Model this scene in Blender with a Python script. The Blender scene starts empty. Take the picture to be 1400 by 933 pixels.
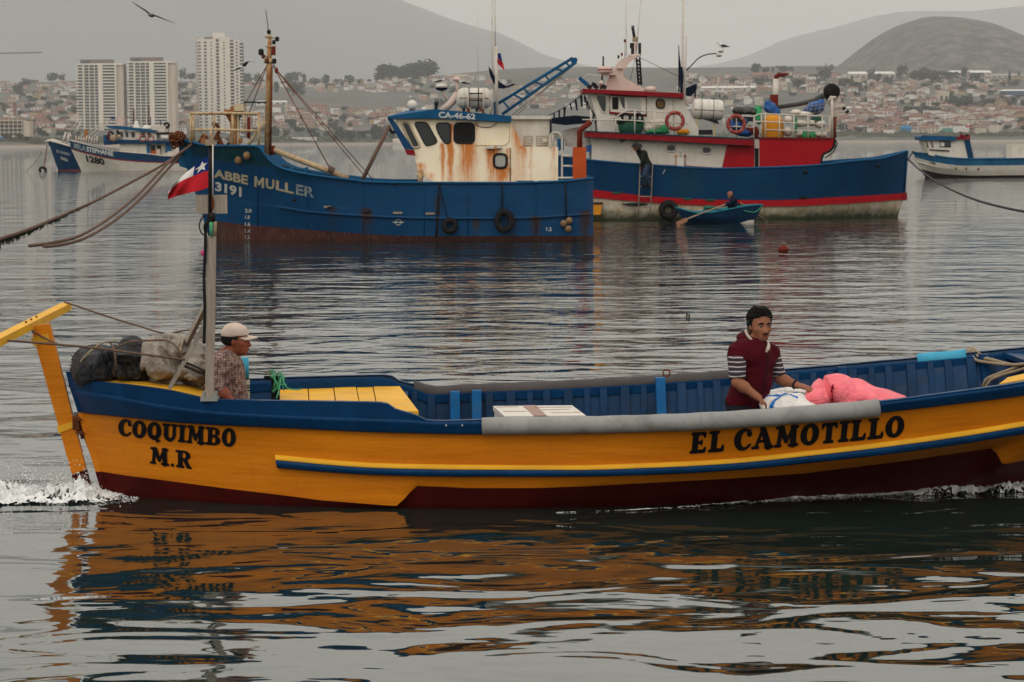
import bpy,bmesh,math,random
import numpy as np
from math import sin,cos,pi,radians,sqrt,atan2,exp
from mathutils import Vector,Matrix
random.seed(7)
SC=bpy.context.scene
COL=SC.collection
# ------------------------------------------------------------------ camera
PW,PH,FPX=1400.0,933.0,3000.0
CAMH=2.65
cam_d=bpy.data.cameras.new("camera")
cam_d.sensor_width=36.0
cam_d.lens=36.0*FPX/PW
cam_d.clip_start=.5
cam_d.clip_end=60000.0
cam=bpy.data.objects.new("camera",cam_d)
COL.objects.link(cam)
PITCH=math.atan2(466.5-193.0,FPX)
ROLL=-math.atan2(7.0,1400.0)
cam.location=(0,0,CAMH)
CM=Matrix.Rotation(pi/2-PITCH,3,'X')@Matrix.Rotation(ROLL,3,'Z')
cam.rotation_euler=CM.to_euler()
SC.camera=cam
cam_d.dof.use_dof=True
cam_d.dof.focus_distance=17.0
cam_d.dof.aperture_fstop=10.0
CP=Vector((0,0,CAMH))
# ------------------------------------------------------------------ world
SUN_EL,SUN_AZ=48.0,205.0
w=bpy.data.worlds.new("World")
SC.world=w
w.use_nodes=True
nt=w.node_tree
nt.nodes.clear()
wo=nt.nodes.new('ShaderNodeOutputWorld')
bg=nt.nodes.new('ShaderNodeBackground')
sky=nt.nodes.new('ShaderNodeTexSky')
sky.sky_type='NISHITA'
sky.sun_disc=False
sky.sun_elevation=radians(SUN_EL)
sky.sun_rotation=radians(SUN_AZ)
sky.air_density=1.5
sky.dust_density=4.0
# overcast veil: radiance raised above the view to brighten the water, level towards zenith
tc=nt.nodes.new('ShaderNodeTexCoord')
sx=nt.nodes.new('ShaderNodeSeparateXYZ')
nt.links.new(tc.outputs['Generated'],sx.inputs[0])
mr=nt.nodes.new('ShaderNodeMapRange')
mr.inputs['From Min'].default_value=.0
mr.inputs['From Max'].default_value=1.0
mr.inputs['To Min'].default_value=.0
mr.inputs['To Max'].default_value=1.0
nt.links.new(sx.outputs['Z'],mr.inputs['Value'])
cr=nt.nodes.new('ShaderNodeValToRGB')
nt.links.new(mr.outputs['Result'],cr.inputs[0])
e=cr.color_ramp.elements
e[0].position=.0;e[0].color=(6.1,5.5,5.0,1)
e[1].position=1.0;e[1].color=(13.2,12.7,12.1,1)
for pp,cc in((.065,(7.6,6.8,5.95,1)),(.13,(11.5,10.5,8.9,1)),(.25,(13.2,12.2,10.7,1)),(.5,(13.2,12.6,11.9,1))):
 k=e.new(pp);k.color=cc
 # soft cloud mottling
mp=nt.nodes.new('ShaderNodeMapping');mp.inputs['Scale'].default_value=(1.5,1.5,6)
nz=nt.nodes.new('ShaderNodeTexNoise');nz.inputs['Scale'].default_value=1.6;nz.inputs['Detail'].default_value=4
nt.links.new(tc.outputs['Generated'],mp.inputs[0]);nt.links.new(mp.outputs[0],nz.inputs['Vector'])
mr2=nt.nodes.new('ShaderNodeMapRange')
mr2.inputs['From Min'].default_value=.3;mr2.inputs['From Max'].default_value=.7
mr2.inputs['To Min'].default_value=.9;mr2.inputs['To Max'].default_value=1.1
nt.links.new(nz.outputs['Fac'],mr2.inputs['Value'])
mul=nt.nodes.new('ShaderNodeMix');mul.data_type='RGBA';mul.blend_type='MULTIPLY';mul.inputs[0].default_value=1
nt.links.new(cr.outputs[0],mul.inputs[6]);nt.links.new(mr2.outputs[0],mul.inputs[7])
mx=nt.nodes.new('ShaderNodeMix');mx.data_type='RGBA';mx.inputs[0].default_value=.9
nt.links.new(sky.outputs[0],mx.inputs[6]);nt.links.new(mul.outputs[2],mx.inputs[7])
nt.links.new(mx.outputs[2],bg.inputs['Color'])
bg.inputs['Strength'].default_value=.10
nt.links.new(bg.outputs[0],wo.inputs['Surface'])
sd=bpy.data.lights.new("sun",'SUN')
sd.energy=.7
sd.angle=radians(25)
sd.color=(1.0,.93,.84)
sun=bpy.data.objects.new("sun",sd)
COL.objects.link(sun)
# direction the light comes from
_az=radians(SUN_AZ)
_sv=Vector((sin(_az)*cos(radians(SUN_EL)),cos(_az)*cos(radians(SUN_EL)),sin(radians(SUN_EL))))
sun.rotation_euler=_sv.to_track_quat('Z','Y').to_euler()
sun.location=(0,-20,60)
SC.view_settings.view_transform='Standard'
SC.view_settings.look='None'
SC.view_settings.gamma=1.0
SC.view_settings.exposure=.0
SC.render.engine='CYCLES'
SC.cycles.use_denoising=True
SC.cycles.max_bounces=6
SC.cycles.diffuse_bounces=3
SC.cycles.glossy_bounces=3
SC.cycles.transmission_bounces=4
SC.cycles.transparent_max_bounces=12
SC.cycles.volume_bounces=1
SC.cycles.caustics_reflective=False
SC.cycles.caustics_refractive=False
SC.cycles.sample_clamp_indirect=4.0
# ------------------------------------------------------------------ photo -> place geometry
def ray(px,py):
 return CM@Vector(((px-PW/2)/FPX,(PH/2-py)/FPX,-1.0))
def at(px,py,Y):
 d=ray(px,py)
 return CP+d*(Y/d.y)
def proj(P):
 q=CM.transposed()@(Vector(P)-CP)
 return PW/2+FPX*q.x/-q.z,PH/2-FPX*q.y/-q.z
def water_at(px,py):
 d=ray(px,py)
 return CP+d*(-CAMH/d.z)
def zat(px,py,Y):
 return at(px,py,Y).z
def interp(tab,x):
 if x<=tab[0][0]:return tab[0][1]
 for(a,b),(c,d)in zip(tab,tab[1:]):
  if x<=c:return b+(d-b)*(x-a)/(c-a)
 return tab[-1][1]
def extrap(tab,x):
 if x<tab[0][0]:
  (a,b),(c,d)=tab[0],tab[1]
  return b+(d-b)*(x-a)/(c-a)
 if x>tab[-1][0]:
  (a,b),(c,d)=tab[-2],tab[-1]
  return b+(d-b)*(x-a)/(c-a)
 return interp(tab,x)
def smooth_tab(tab):
 xs=[t[0]for t in tab];ys=[t[1]for t in tab]
 n=len(xs)
 m=[]
 for i in range(n):
  if i==0:m.append((ys[1]-ys[0])/(xs[1]-xs[0]))
  elif i==n-1:m.append((ys[-1]-ys[-2])/(xs[-1]-xs[-2]))
  else:
   d0=(ys[i]-ys[i-1])/(xs[i]-xs[i-1]);d1=(ys[i+1]-ys[i])/(xs[i+1]-xs[i])
   m.append(0 if d0*d1<0 else 2*d0*d1/(d0+d1)if d0+d1 else 0)
 def f(x):
  if x<=xs[0]:return ys[0]+m[0]*(x-xs[0])
  if x>=xs[-1]:return ys[-1]+m[-1]*(x-xs[-1])
  for i in range(n-1):
   if x<=xs[i+1]:
    h=xs[i+1]-xs[i];t=(x-xs[i])/h
    return((2*t**3-3*t**2+1)*ys[i]+(t**3-2*t**2+t)*h*m[i]+(-2*t**3+3*t**2)*ys[i+1]+(t**3-t**2)*h*m[i+1])
 return f
 # ------------------------------------------------------------------ object helpers
def tag(o,label=None,cat=None,group=None,kind=None):
 if label:o['label']=label
 if cat:o['category']=cat
 if group:o['group']=group
 if kind:o['kind']=kind
 return o
def thing(name,label,cat,loc=(0,0,0),group=None):
 o=bpy.data.objects.new(name,None)
 o.empty_display_size=.2
 COL.objects.link(o)
 o.location=loc
 o['wl']=list(loc)
 return tag(o,label,cat,group)
def wloc(o):
 v=Vector((0,0,0))
 while o is not None:
  v+=o.location
  o=o.parent
 return v
def dup(root,loc=None,label=None,group=None):
 r=root.copy();COL.objects.link(r)
 if loc is not None:r.location=loc
 if label:r['label']=label
 if group:r['group']=group
 for ch in list(root.children):
  c=ch.copy();COL.objects.link(c);c.parent=r
  for g in ch.children:
   d=g.copy();COL.objects.link(d);d.parent=c
 return r
class MB:
 """collects geometry in world coordinates; build() links it as one mesh object"""
 def __init__(s):s.v=[];s.f=[];s.m=[];s.smooth=[]
 def add(s,vs,fs,mi=0,sm=False):
  n=len(s.v)
  s.v.extend([tuple(p)for p in vs])
  for f in fs:
   s.f.append([n+i for i in f]);s.m.append(mi);s.smooth.append(sm)
  return s
 def quad(s,a,b,c,d,mi=0):return s.add([a,b,c,d],[(0,1,2,3)],mi)
 def box(s,c,d,rot=None,mi=0,taper=None,bev=.0):
  x,y,z=d[0]/2,d[1]/2,d[2]/2
  if bev>0:
   b=min(bev,x*.9,y*.9,z*.9)
   vs=[]
   for sx_ in(-1,1):
    for sy_ in(-1,1):
     for sz_ in(-1,1):
      vs+=[(sx_*x,sy_*(y-b),sz_*(z-b)),(sx_*(x-b),sy_*y,sz_*(z-b)),(sx_*(x-b),sy_*(y-b),sz_*z)]
   bm=bmesh.new()
   for p in vs:bm.verts.new(p)
   bmesh.ops.convex_hull(bm,input=bm.verts)
   bmesh.ops.dissolve_limit(bm,angle_limit=.01,verts=bm.verts,edges=bm.edges)
   bm.verts.ensure_lookup_table();bm.verts.index_update()
   vs=[v.co.copy()for v in bm.verts];fs=[[v.index for v in f.verts]for f in bm.faces]
   bm.free()
  else:
   t=taper or 1.0
   vs=[Vector((sx_*x*(t if sz_>0 else 1),sy_*y*(t if sz_>0 else 1),sz_*z))for sx_ in(-1,1)for sy_ in(-1,1)for sz_ in(-1,1)]
   fs=[(0,1,3,2),(4,6,7,5),(0,4,5,1),(2,3,7,6),(0,2,6,4),(1,5,7,3)]
  if rot is not None:vs=[rot@Vector(v)for v in vs]
  c=Vector(c)
  return s.add([Vector(v)+c for v in vs],fs,mi)
 def beam(s,a,b,wd,ht,up=(0,0,1),mi=0):
  a,b=Vector(a),Vector(b)
  d=(b-a);L=d.length
  if L<1e-6:return s
  z=d/L
  x=Vector(up).cross(z)
  if x.length<1e-4:x=Vector((1,0,0)).cross(z)
  x.normalize();y=z.cross(x)
  R=Matrix((x,y,z)).transposed()
  return s.box((a+b)/2,(wd,ht,L),R,mi)
 def prism(s,pts,vec,mi=0):
  pts=[Vector(p)for p in pts];vec=Vector(vec);n=len(pts)
  vs=pts+[p+vec for p in pts]
  fs=[tuple(range(n))[::-1],tuple(range(n,2*n))]
  for i in range(n):
   j=(i+1)%n
   fs.append((i,j,n+j,n+i))
  return s.add(vs,fs,mi)
 def tube(s,path,r,seg=8,closed=False,mi=0,cap=True):
  P=[Vector(p)for p in path];n=len(P)
  rr=r if isinstance(r,(list,tuple))else[r]*n
  vs=[];fs=[]
  up=None
  for i in range(n):
   if closed:t=P[(i+1)%n]-P[i-1]
   else:t=P[min(i+1,n-1)]-P[max(i-1,0)]
   if t.length<1e-9:t=Vector((0,0,1))
   t.normalize()
   if up is None:
    up=Vector((0,0,1))if abs(t.z)<.9 else Vector((1,0,0))
   x=up-t*up.dot(t)
   if x.length<1e-5:x=t.orthogonal()
   x.normalize();up=x
   y=t.cross(x)
   for k in range(seg):
    a=2*pi*k/seg
    vs.append(P[i]+(x*cos(a)+y*sin(a))*rr[i])
  m=n if closed else n-1
  for i in range(m):
   j=(i+1)%n
   for k in range(seg):
    l=(k+1)%seg
    fs.append((i*seg+k,i*seg+l,j*seg+l,j*seg+k))
  s.add(vs,fs,mi,True)
  if cap and not closed:
   b=len(s.v)-n*seg
   s.f.append([b+k for k in range(seg)][::-1]);s.m.append(mi);s.smooth.append(False)
   s.f.append([b+(n-1)*seg+k for k in range(seg)]);s.m.append(mi);s.smooth.append(False)
  return s
 def torus(s,c,R,r,axis=(0,1,0),seg=20,rs=8,mi=0,sq=1.0):
  axis=Vector(axis).normalized();x=axis.orthogonal().normalized();y=axis.cross(x)
  return s.tube([Vector(c)+(x*cos(2*pi*i/seg)+y*sin(2*pi*i/seg))*R for i in range(seg)],r,rs,True,mi)
 def lathe(s,c,prof,axis=(0,0,1),seg=14,mi=0,cap=True):
  axis=Vector(axis).normalized();x=axis.orthogonal().normalized();y=axis.cross(x)
  vs=[];fs=[];c=Vector(c);n=len(prof)
  for(r,h)in prof:
   for k in range(seg):
    a=2*pi*k/seg
    vs.append(c+axis*h+(x*cos(a)+y*sin(a))*max(r,1e-4))
  for i in range(n-1):
   for k in range(seg):
    l=(k+1)%seg
    fs.append((i*seg+k,i*seg+l,(i+1)*seg+l,(i+1)*seg+k))
  s.add(vs,fs,mi,True)
  if cap:
   b=len(s.v)-n*seg
   s.f.append([b+k for k in range(seg)][::-1]);s.m.append(mi);s.smooth.append(False)
   s.f.append([b+(n-1)*seg+k for k in range(seg)]);s.m.append(mi);s.smooth.append(False)
  return s
 def ball(s,c,r,seg=12,rings=8,mi=0,axis=(0,0,1)):
  rx=r if isinstance(r,(int,float))else None
  R=(r,r,r)if rx is not None else r
  vs=[];fs=[];c=Vector(c)
  for i in range(rings+1):
   th=pi*i/rings
   for k in range(seg):
    a=2*pi*k/seg
    vs.append(c+Vector((R[0]*sin(th)*cos(a),R[1]*sin(th)*sin(a),R[2]*cos(th))))
  for i in range(rings):
   for k in range(seg):
    l=(k+1)%seg
    fs.append((i*seg+k,(i+1)*seg+k,(i+1)*seg+l,i*seg+l))
  return s.add(vs,fs,mi,True)
 def grid(s,rows,mi=0,sm=True,flip=False):
  n=len(rows);m=len(rows[0])
  vs=[p for r in rows for p in r];fs=[]
  for i in range(n-1):
   for k in range(m-1):
    q=(i*m+k,i*m+k+1,(i+1)*m+k+1,(i+1)*m+k)
    fs.append(q[::-1]if flip else q)
  return s.add(vs,fs,mi,sm)
 def build(s,name,mats,parent=None,loc=None):
  if not isinstance(mats,(list,tuple)):mats=[mats]
  base=wloc(parent)if parent is not None else Vector(loc if loc is not None else(0,0,0))
  me=bpy.data.meshes.new(name)
  bx,by,bz=base
  me.from_pydata([(v[0]-bx,v[1]-by,v[2]-bz)for v in s.v],[],s.f)
  for m in mats:me.materials.append(m)
  me.polygons.foreach_set('material_index',s.m)
  me.polygons.foreach_set('use_smooth',s.smooth)
  me.update()
  o=bpy.data.objects.new(name,me)
  COL.objects.link(o)
  if parent is not None:o.parent=parent
  else:o.location=base
  return o
  # ------------------------------------------------------------------ implicit surfaces (bodies, bags)
def vnoise(X,Y,Z,s=1.0,seed=0):
 X,Y,Z=X*s,Y*s,Z*s
 xi,yi,zi=np.floor(X).astype(np.int64),np.floor(Y).astype(np.int64),np.floor(Z).astype(np.int64)
 xf,yf,zf=X-xi,Y-yi,Z-zi
 u,v,q=xf*xf*(3-2*xf),yf*yf*(3-2*yf),zf*zf*(3-2*zf)
 def h(a,b,c):
  n=(a*374761393+b*668265263+c*2147483647+seed*1274126177)&0x7fffffff
  n=((n^(n>>13))*1274126177)&0x7fffffff
  return((n^(n>>16))&0xffff)/65535.0
 r=0
 for a in(0,1):
  for b in(0,1):
   for c in(0,1):
    r=r+h(xi+a,yi+b,zi+c)*(u if a else 1-u)*(v if b else 1-v)*(q if c else 1-q)
 return r*2-1
def smin(a,b,k):
 h=np.clip(.5+.5*(b-a)/k,0,1)
 return b+(a-b)*h-k*h*(1-h)
def d_cap(P,a,b,ra,rb=None):
 rb=ra if rb is None else rb
 X,Y,Z=P
 ab=(b[0]-a[0],b[1]-a[1],b[2]-a[2])
 L=ab[0]**2+ab[1]**2+ab[2]**2+1e-12
 t=np.clip(((X-a[0])*ab[0]+(Y-a[1])*ab[1]+(Z-a[2])*ab[2])/L,0,1)
 return np.sqrt((X-a[0]-t*ab[0])**2+(Y-a[1]-t*ab[1])**2+(Z-a[2]-t*ab[2])**2)-(ra+(rb-ra)*t)
def d_ell(P,c,r,R=None):
 X,Y,Z=P[0]-c[0],P[1]-c[1],P[2]-c[2]
 if R is not None:
  X,Y,Z=(X*R[0][0]+Y*R[0][1]+Z*R[0][2],X*R[1][0]+Y*R[1][1]+Z*R[1][2],X*R[2][0]+Y*R[2][1]+Z*R[2][2])
 k=np.sqrt((X/r[0])**2+(Y/r[1])**2+(Z/r[2])**2)
 return(k-1)*min(r)
def snet(f,lo,hi,h):
 ax=[np.arange(lo[i],hi[i]+h,h,dtype=np.float32)for i in range(3)]
 G=np.meshgrid(*ax,indexing='ij')
 F=f(G).astype(np.float32)
 n=[len(a)for a in ax]
 ins=F<0
 cells=np.zeros((n[0]-1,n[1]-1,n[2]-1),dtype=np.int8)
 for a in(0,1):
  for b in(0,1):
   for c in(0,1):
    cells+=ins[a:n[0]-1+a,b:n[1]-1+b,c:n[2]-1+c]
 act=(cells>0)&(cells<8)
 I=np.argwhere(act)
 idx=-np.ones(act.shape,dtype=np.int64);idx[act]=np.arange(len(I))
 acc=np.zeros((len(I),3));cnt=np.zeros(len(I))
 cs=[(a,b,c)for a in(0,1)for b in(0,1)for c in(0,1)]
 for p in cs:
  for d in range(3):
   if p[d]:continue
   q=list(p);q[d]=1
   Fa=F[I[:,0]+p[0],I[:,1]+p[1],I[:,2]+p[2]];Fb=F[I[:,0]+q[0],I[:,1]+q[1],I[:,2]+q[2]]
   m=(Fa<0)!=(Fb<0)
   t=np.where(m,Fa/np.where(m,Fa-Fb,1),0)
   pos=I+np.array(p);pos=pos.astype(float);pos[:,d]+=t
   acc[m]+=pos[m];cnt[m]+=1
 V=acc/cnt[:,None]*h+np.array(lo)
 faces=[]
 for d in range(3):
  sl0=[slice(1,n[0]-1),slice(1,n[1]-1),slice(1,n[2]-1)]
  sl0[d]=slice(0,n[d]-1)
  sl1=list(sl0);sl1[d]=slice(1,n[d])
  A=ins[tuple(sl0)];B=ins[tuple(sl1)]
  E=np.argwhere(A!=B)
  off=np.array([1,1,1]);off[d]=0
  E=E+off
  if not len(E):continue
  u,v=(d+1)%3,(d+2)%3
  def ci(du,dv):
   e_=E.copy();e_[:,u]+=du;e_[:,v]+=dv
   return idx[e_[:,0],e_[:,1],e_[:,2]]
  q=np.stack([ci(-1,-1),ci(0,-1),ci(0,0),ci(-1,0)],1)
  s_in=ins[E[:,0],E[:,1],E[:,2]]
  q[~s_in]=q[~s_in][:,::-1]
  faces.append(q)
 Fq=np.concatenate(faces)
 return V,Fq
def sdf_obj(name,f,lo,hi,h,mats,parent=None,loc=None,local=False,mat_fn=None,sm=True):
 V,Fq=snet(f,lo,hi,h)
 base=wloc(parent)if parent is not None else Vector(loc if loc is not None else(0,0,0))
 if not local:V=V-np.array(base)
 me=bpy.data.meshes.new(name)
 me.from_pydata(V.tolist(),[],Fq.tolist())
 for m in(mats if isinstance(mats,(list,tuple))else[mats]):me.materials.append(m)
 me.polygons.foreach_set('use_smooth',[sm]*len(me.polygons))
 if mat_fn is not None:
  C=V[Fq].mean(1)
  me.polygons.foreach_set('material_index',mat_fn(C).astype(int).tolist())
 me.update()
 o=bpy.data.objects.new(name,me);COL.objects.link(o)
 if parent is not None:o.parent=parent
 else:o.location=base
 return o
 # ------------------------------------------------------------------ materials
def lin(r,g,b):
 def c(x):
  x/=255.0
  return x/12.92 if x<=.04045 else((x+.055)/1.055)**2.4
 return(c(r),c(g),c(b),1)
class NT:
 def __init__(s,name):
  s.m=bpy.data.materials.new(name);s.m.use_nodes=True
  s.t=s.m.node_tree;s.t.nodes.clear()
  s.o=s.t.nodes.new('ShaderNodeOutputMaterial')
  s.p=s.t.nodes.new('ShaderNodeBsdfPrincipled')
  s.t.links.new(s.p.outputs[0],s.o.inputs[0])
  s.tc=s.t.nodes.new('ShaderNodeTexCoord')
 def n(s,ty,**k):
  x=s.t.nodes.new(ty)
  for a,b in k.items():setattr(x,a,b)
  return x
 def l(s,a,b):s.t.links.new(a,b)
 def noise(s,scale,detail=3,vec=(1,1,1),rough=.55,dist=0,coord='Object',rot=None):
  mp=s.n('ShaderNodeMapping');mp.inputs['Scale'].default_value=vec
  if rot:mp.inputs['Rotation'].default_value=rot
  s.l(s.tc.outputs[coord],mp.inputs[0])
  x=s.n('ShaderNodeTexNoise');x.inputs['Scale'].default_value=scale
  x.inputs['Detail'].default_value=detail;x.inputs['Roughness'].default_value=rough
  x.inputs['Distortion'].default_value=dist
  s.l(mp.outputs[0],x.inputs['Vector'])
  return x.outputs['Fac']
 def rng(s,v,a,b,c=.0,d=1.0,smooth=False):
  x=s.n('ShaderNodeMapRange');x.clamp=True
  if smooth:x.interpolation_type='SMOOTHSTEP'
  s.l(v,x.inputs['Value'])
  for i,q in zip(('From Min','From Max','To Min','To Max'),(a,b,c,d)):x.inputs[i].default_value=q
  return x.outputs['Result']
 def math(s,op,a,b=None,c=None):
  x=s.n('ShaderNodeMath',operation=op)
  for i,q in enumerate((a,b,c)):
   if q is None:continue
   if isinstance(q,(int,float)):x.inputs[i].default_value=q
   else:s.l(q,x.inputs[i])
  return x.outputs[0]
 def mix(s,f,a,b,bt='MIX'):
  x=s.n('ShaderNodeMix',data_type='RGBA',blend_type=bt)
  for i,q in((0,f),(6,a),(7,b)):
   if isinstance(q,(int,float)):x.inputs[i].default_value=q
   elif isinstance(q,(tuple,list)):x.inputs[i].default_value=q
   else:s.l(q,x.inputs[i])
  return x.outputs[2]
 def xyz(s,coord='Object'):
  x=s.n('ShaderNodeSeparateXYZ');s.l(s.tc.outputs[coord],x.inputs[0])
  return x.outputs
 def col(s,c):
  if isinstance(c,(tuple,list)):s.p.inputs['Base Color'].default_value=c
  else:s.l(c,s.p.inputs['Base Color'])
 def rough(s,r):
  if isinstance(r,(int,float)):s.p.inputs['Roughness'].default_value=r
  else:s.l(r,s.p.inputs['Roughness'])
 def bump(s,h,strength=.3,dist=.01):
  x=s.n('ShaderNodeBump');x.inputs['Strength'].default_value=strength;x.inputs['Distance'].default_value=dist
  s.l(h,x.inputs['Height']);s.l(x.outputs[0],s.p.inputs['Normal'])
def paint(name,c,rough=.45,var=.25,scale=3.0,grime=None,gamt=.3,bump=.25,bs=25,metal=.0,streak=None,sam=.5,spec=.09):
 """painted / worn surface: mottled base colour, optional grime patches and vertical streaks"""
 N=NT(name)
 c=tuple(x*.84 for x in c[:3])+(1,)
 f=N.rng(N.noise(scale,5),.3,.7)
 dark=tuple(x*(1-var)for x in c[:3])+(1,);lite=tuple(min(1,x*(1+var*.6))for x in c[:3])+(1,)
 cc=N.mix(f,dark,lite)
 if grime is not None:
  g=N.rng(N.noise(scale*.7,6,rough=.7),.5,.72,0,gamt)
  cc=N.mix(g,cc,grime)
 if streak is not None:
  g=N.rng(N.noise(5,4,vec=(3,3,.25),rough=.65),.5,.75,0,sam)
  cc=N.mix(g,cc,streak)
 N.col(cc)
 N.rough(N.rng(N.noise(scale*2,3),.3,.7,max(0,rough-.1),min(1,rough+.15)))
 N.p.inputs['Metallic'].default_value=metal
 N.p.inputs['Specular IOR Level'].default_value=spec
 if bump:N.bump(N.noise(bs,4),bump,.008)
 return N.m
M={}
# ------------------------------------------------------------------ water
def water_mat():
 N=NT('sea_water')
 N.col((.008,.018,.015,1));N.rough(.02)
 N.p.inputs['IOR'].default_value=2.6
 # long swell, mid waves, ripples; heights in metres
 a=N.noise(.42,2,vec=(.75,1.0,1),rough=.45,dist=.3)
 b=N.noise(1.3,2,vec=(.66,1.2,1),rough=.42,dist=.7)
 c=N.noise(3.6,2,vec=(.6,1.3,1),rough=.5,dist=.4)
 patch=N.rng(N.noise(.05,3),.35,.65,.55,1.25)
 y=N.xyz('Object')['Y']
 # the boat's lee in the foreground lies smoother than the open harbour behind it
 op=N.rng(y,13.0,26.0,.0,1.0,True)
 h=N.math('MULTIPLY',a,.10)
 h=N.math('ADD',h,N.math('MULTIPLY',b,.052))
 h=N.math('ADD',h,N.math('MULTIPLY',N.math('MULTIPLY',c,N.math('ADD',N.math('MULTIPLY',op,.0055),.0055)),patch))
 N.bump(h,1.0,1.0)
 return N.m
M['water']=water_mat()
mb=MB()
ys=[-60,4,8,12,20,40,100,300,900,2600];xs=[-6500,-900,-60,-12,0,12,60,900,6500]
mb.grid([[(x,y,0)for x in xs]for y in ys],sm=False)
tag(mb.build('water',M['water']),kind='structure')
# ------------------------------------------------------------------ land
SHORE=[(-6000,1300),(-340,1330),(-300,1620),(-250,1880),(-180,2080),(-100,2180),(140,2180),(250,2050),(350,1900),(600,1820),(11000,1800)]
def ter(x,y):
 """height of the coast behind the harbour"""
 sh=interp(SHORE,x)+12*sin(x*.013)
 d=y-sh
 if d<0:return max(-3,d*.05)
 z=min(d*.05,3.0)
 z+=2*min(1,max(0,(d-60)/200))
 y0=max(1900,sh+70);t=max(0,min(1,(y-y0)/(3400-y0)))
 top=92+14*sin(x*.0021+1)+8*sin(x*.0057)
 z+=top*(t**1.15)
 z+=5*sin(x*.011+y*.006)*min(1,max(0,(d-250)/300))
 return z
def field(px0,px1):
 pass
N=NT('dry_ground')
f1=N.rng(N.noise(.004,6,vec=(1,2.5,1)),.35,.65)
c1=N.mix(f1,(.095,.082,.064,1),(.055,.055,.042,1))
c1=N.mix(N.rng(N.noise(.03,5),.5,.62),c1,(.035,.042,.028,1))
zz=N.xyz('Object')['Z']
c1=N.mix(N.rng(zz,1.1,2.0),(.24,.19,.15,1),c1)
N.col(c1);N.rough(.95);M['ground']=N.m
mb=MB()
XS=[-11000,-8000,-5000,-3000,-2000]+[-1500+30*i for i in range(101)]+[2000,3000,5000,8000,11000]
YS=[1300+40*i for i in range(62)]+[4000,4600,5500,7000,9000,12000,15000,20500]
mb.grid([[(x,y,ter(x,y))for x in XS]for y in YS])
tag(mb.build('ground',M['ground']),kind='structure')
# hills: ridge lines as seen, each given its own distance and a full body behind and in front
def fbm(x,y,s,o=4):
 v=0;a=1
 for i in range(o):
  v+=a*(sin(x*s+1.7*sin(y*s*.7+i))*cos(y*s*1.1+2.3*i+1.3*sin(x*s*.6)))
  s*=2.07;a*=.5
 return v
def hill(name,crest,Y,depth,mat,rough_=10,step=10):
 f=smooth_tab(crest)
 x0,x1=crest[0][0],crest[-1][0]
 rows=[]
 n=26
 for j in range(n+1):
  v=-1+2*j/n
  y=Y+v*depth
  prof=max(0,cos(v*pi/2))**1.1
  row=[]
  px=x0
  while px<=x1+.1:
   P=at(px,f(px),Y)
   z=P.z*prof+rough_*fbm(P.x,y,.0042)*prof*.6-12*(1-prof)
   row.append((P.x,y,z));px+=step
  rows.append(row)
 mb=MB();mb.grid(rows)
 return tag(mb.build(name,mat),kind='structure')
def hillmat(name,a,b):
 N=NT(name)
 f=N.rng(N.noise(.006,8,rough=.7),.38,.62)
 g=N.rng(N.noise(.03,6,rough=.7),.45,.6)
 N.col(N.mix(g,N.mix(f,a,b),(.12,.10,.085,1)));N.rough(1)
 N.bump(N.noise(.02,6),.8,25)
 return N.m
M['hill']=hillmat('scrub_hill',(.028,.030,.024,1),(.058,.052,.042,1))
N=NT('far_mountain');N.col(N.mix(N.rng(N.noise(.0012,5,rough=.6),.3,.7),(.058,.058,.05,1),(.085,.08,.068,1)));N.rough(1);M['mount']=N.m
hill('hill',[(1040,190),(1090,138),(1140,99),(1175,71),(1210,46),(1240,32),(1268,25),(1300,26),(1335,32),(1370,45),(1405,60),(1450,85),(1520,120),(1650,170)],4700,850,M['hill'],5)
hill('mountain_ridge',[(300,170),(500,130),(620,112),(720,100),(800,96),(880,104),(960,92),(1020,76),(1080,52),(1150,36),(1210,22),(1260,17),(1330,14),(1420,6),(1600,-20),(1900,20)],17000,2600,M['mount'],22,20)
hill('mountain',[(-900,60),(-600,10),(-300,-60),(0,-150),(200,-170),(380,-80),(540,-4),(600,22),(680,48),(740,76),(820,96),(900,122),(1050,160)],14500,3000,M['mount'],26,20)
# ------------------------------------------------------------------ haze
hz=MB()
hz.box((0,10400,1399),(24000,21200,2802))
m=bpy.data.materials.new('sea_haze');m.use_nodes=True
t_=m.node_tree;t_.nodes.clear()
oo=t_.nodes.new('ShaderNodeOutputMaterial');pv=t_.nodes.new('ShaderNodeVolumePrincipled')
pv.inputs['Color'].default_value=(.905,.93,.935,1)
pv.inputs['Density'].default_value=8.5e-5
pv.inputs['Anisotropy'].default_value=.2
t_.links.new(pv.outputs[0],oo.inputs['Volume'])
tag(hz.build('haze',m),kind='stuff')
# ------------------------------------------------------------------ general hull
class Frame:
 def __init__(s,O,yaw=.0):
  s.O=Vector(O);s.a=Vector((cos(yaw),sin(yaw),0));s.t=Vector((-sin(yaw),cos(yaw),0))
 def w(s,sv,l,z):return s.O+s.a*sv+s.t*l+Vector((0,0,z))
 def see(s,px,py,l):
  d=ray(px,py)
  k=(l-(CP-s.O).dot(s.t))/d.dot(s.t)
  return CP+d*k
 def loc(s,P):
  q=Vector(P)-s.O
  return q.dot(s.a),q.dot(s.t),q.z
def hull_lines(F,lines,n):
 """lines: (px0, px1, fy(px), fhb(u), zfix or None). returns rows[line][station] of (s, hb, z)"""
 out=[]
 for(x0,x1,fy,fb,zf)in lines:
  row=[]
  for i in range(n+1):
   u=i/n
   u=.5-.5*cos(pi*u)if True else u
   px=x0+(x1-x0)*u
   hb=max(.0,fb(u))
   P=F.see(px,fy(px),-hb)
   s_,l_,z_=F.loc(P)
   row.append((s_,hb,z_ if zf is None else zf))
  out.append(row)
 return out
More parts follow.
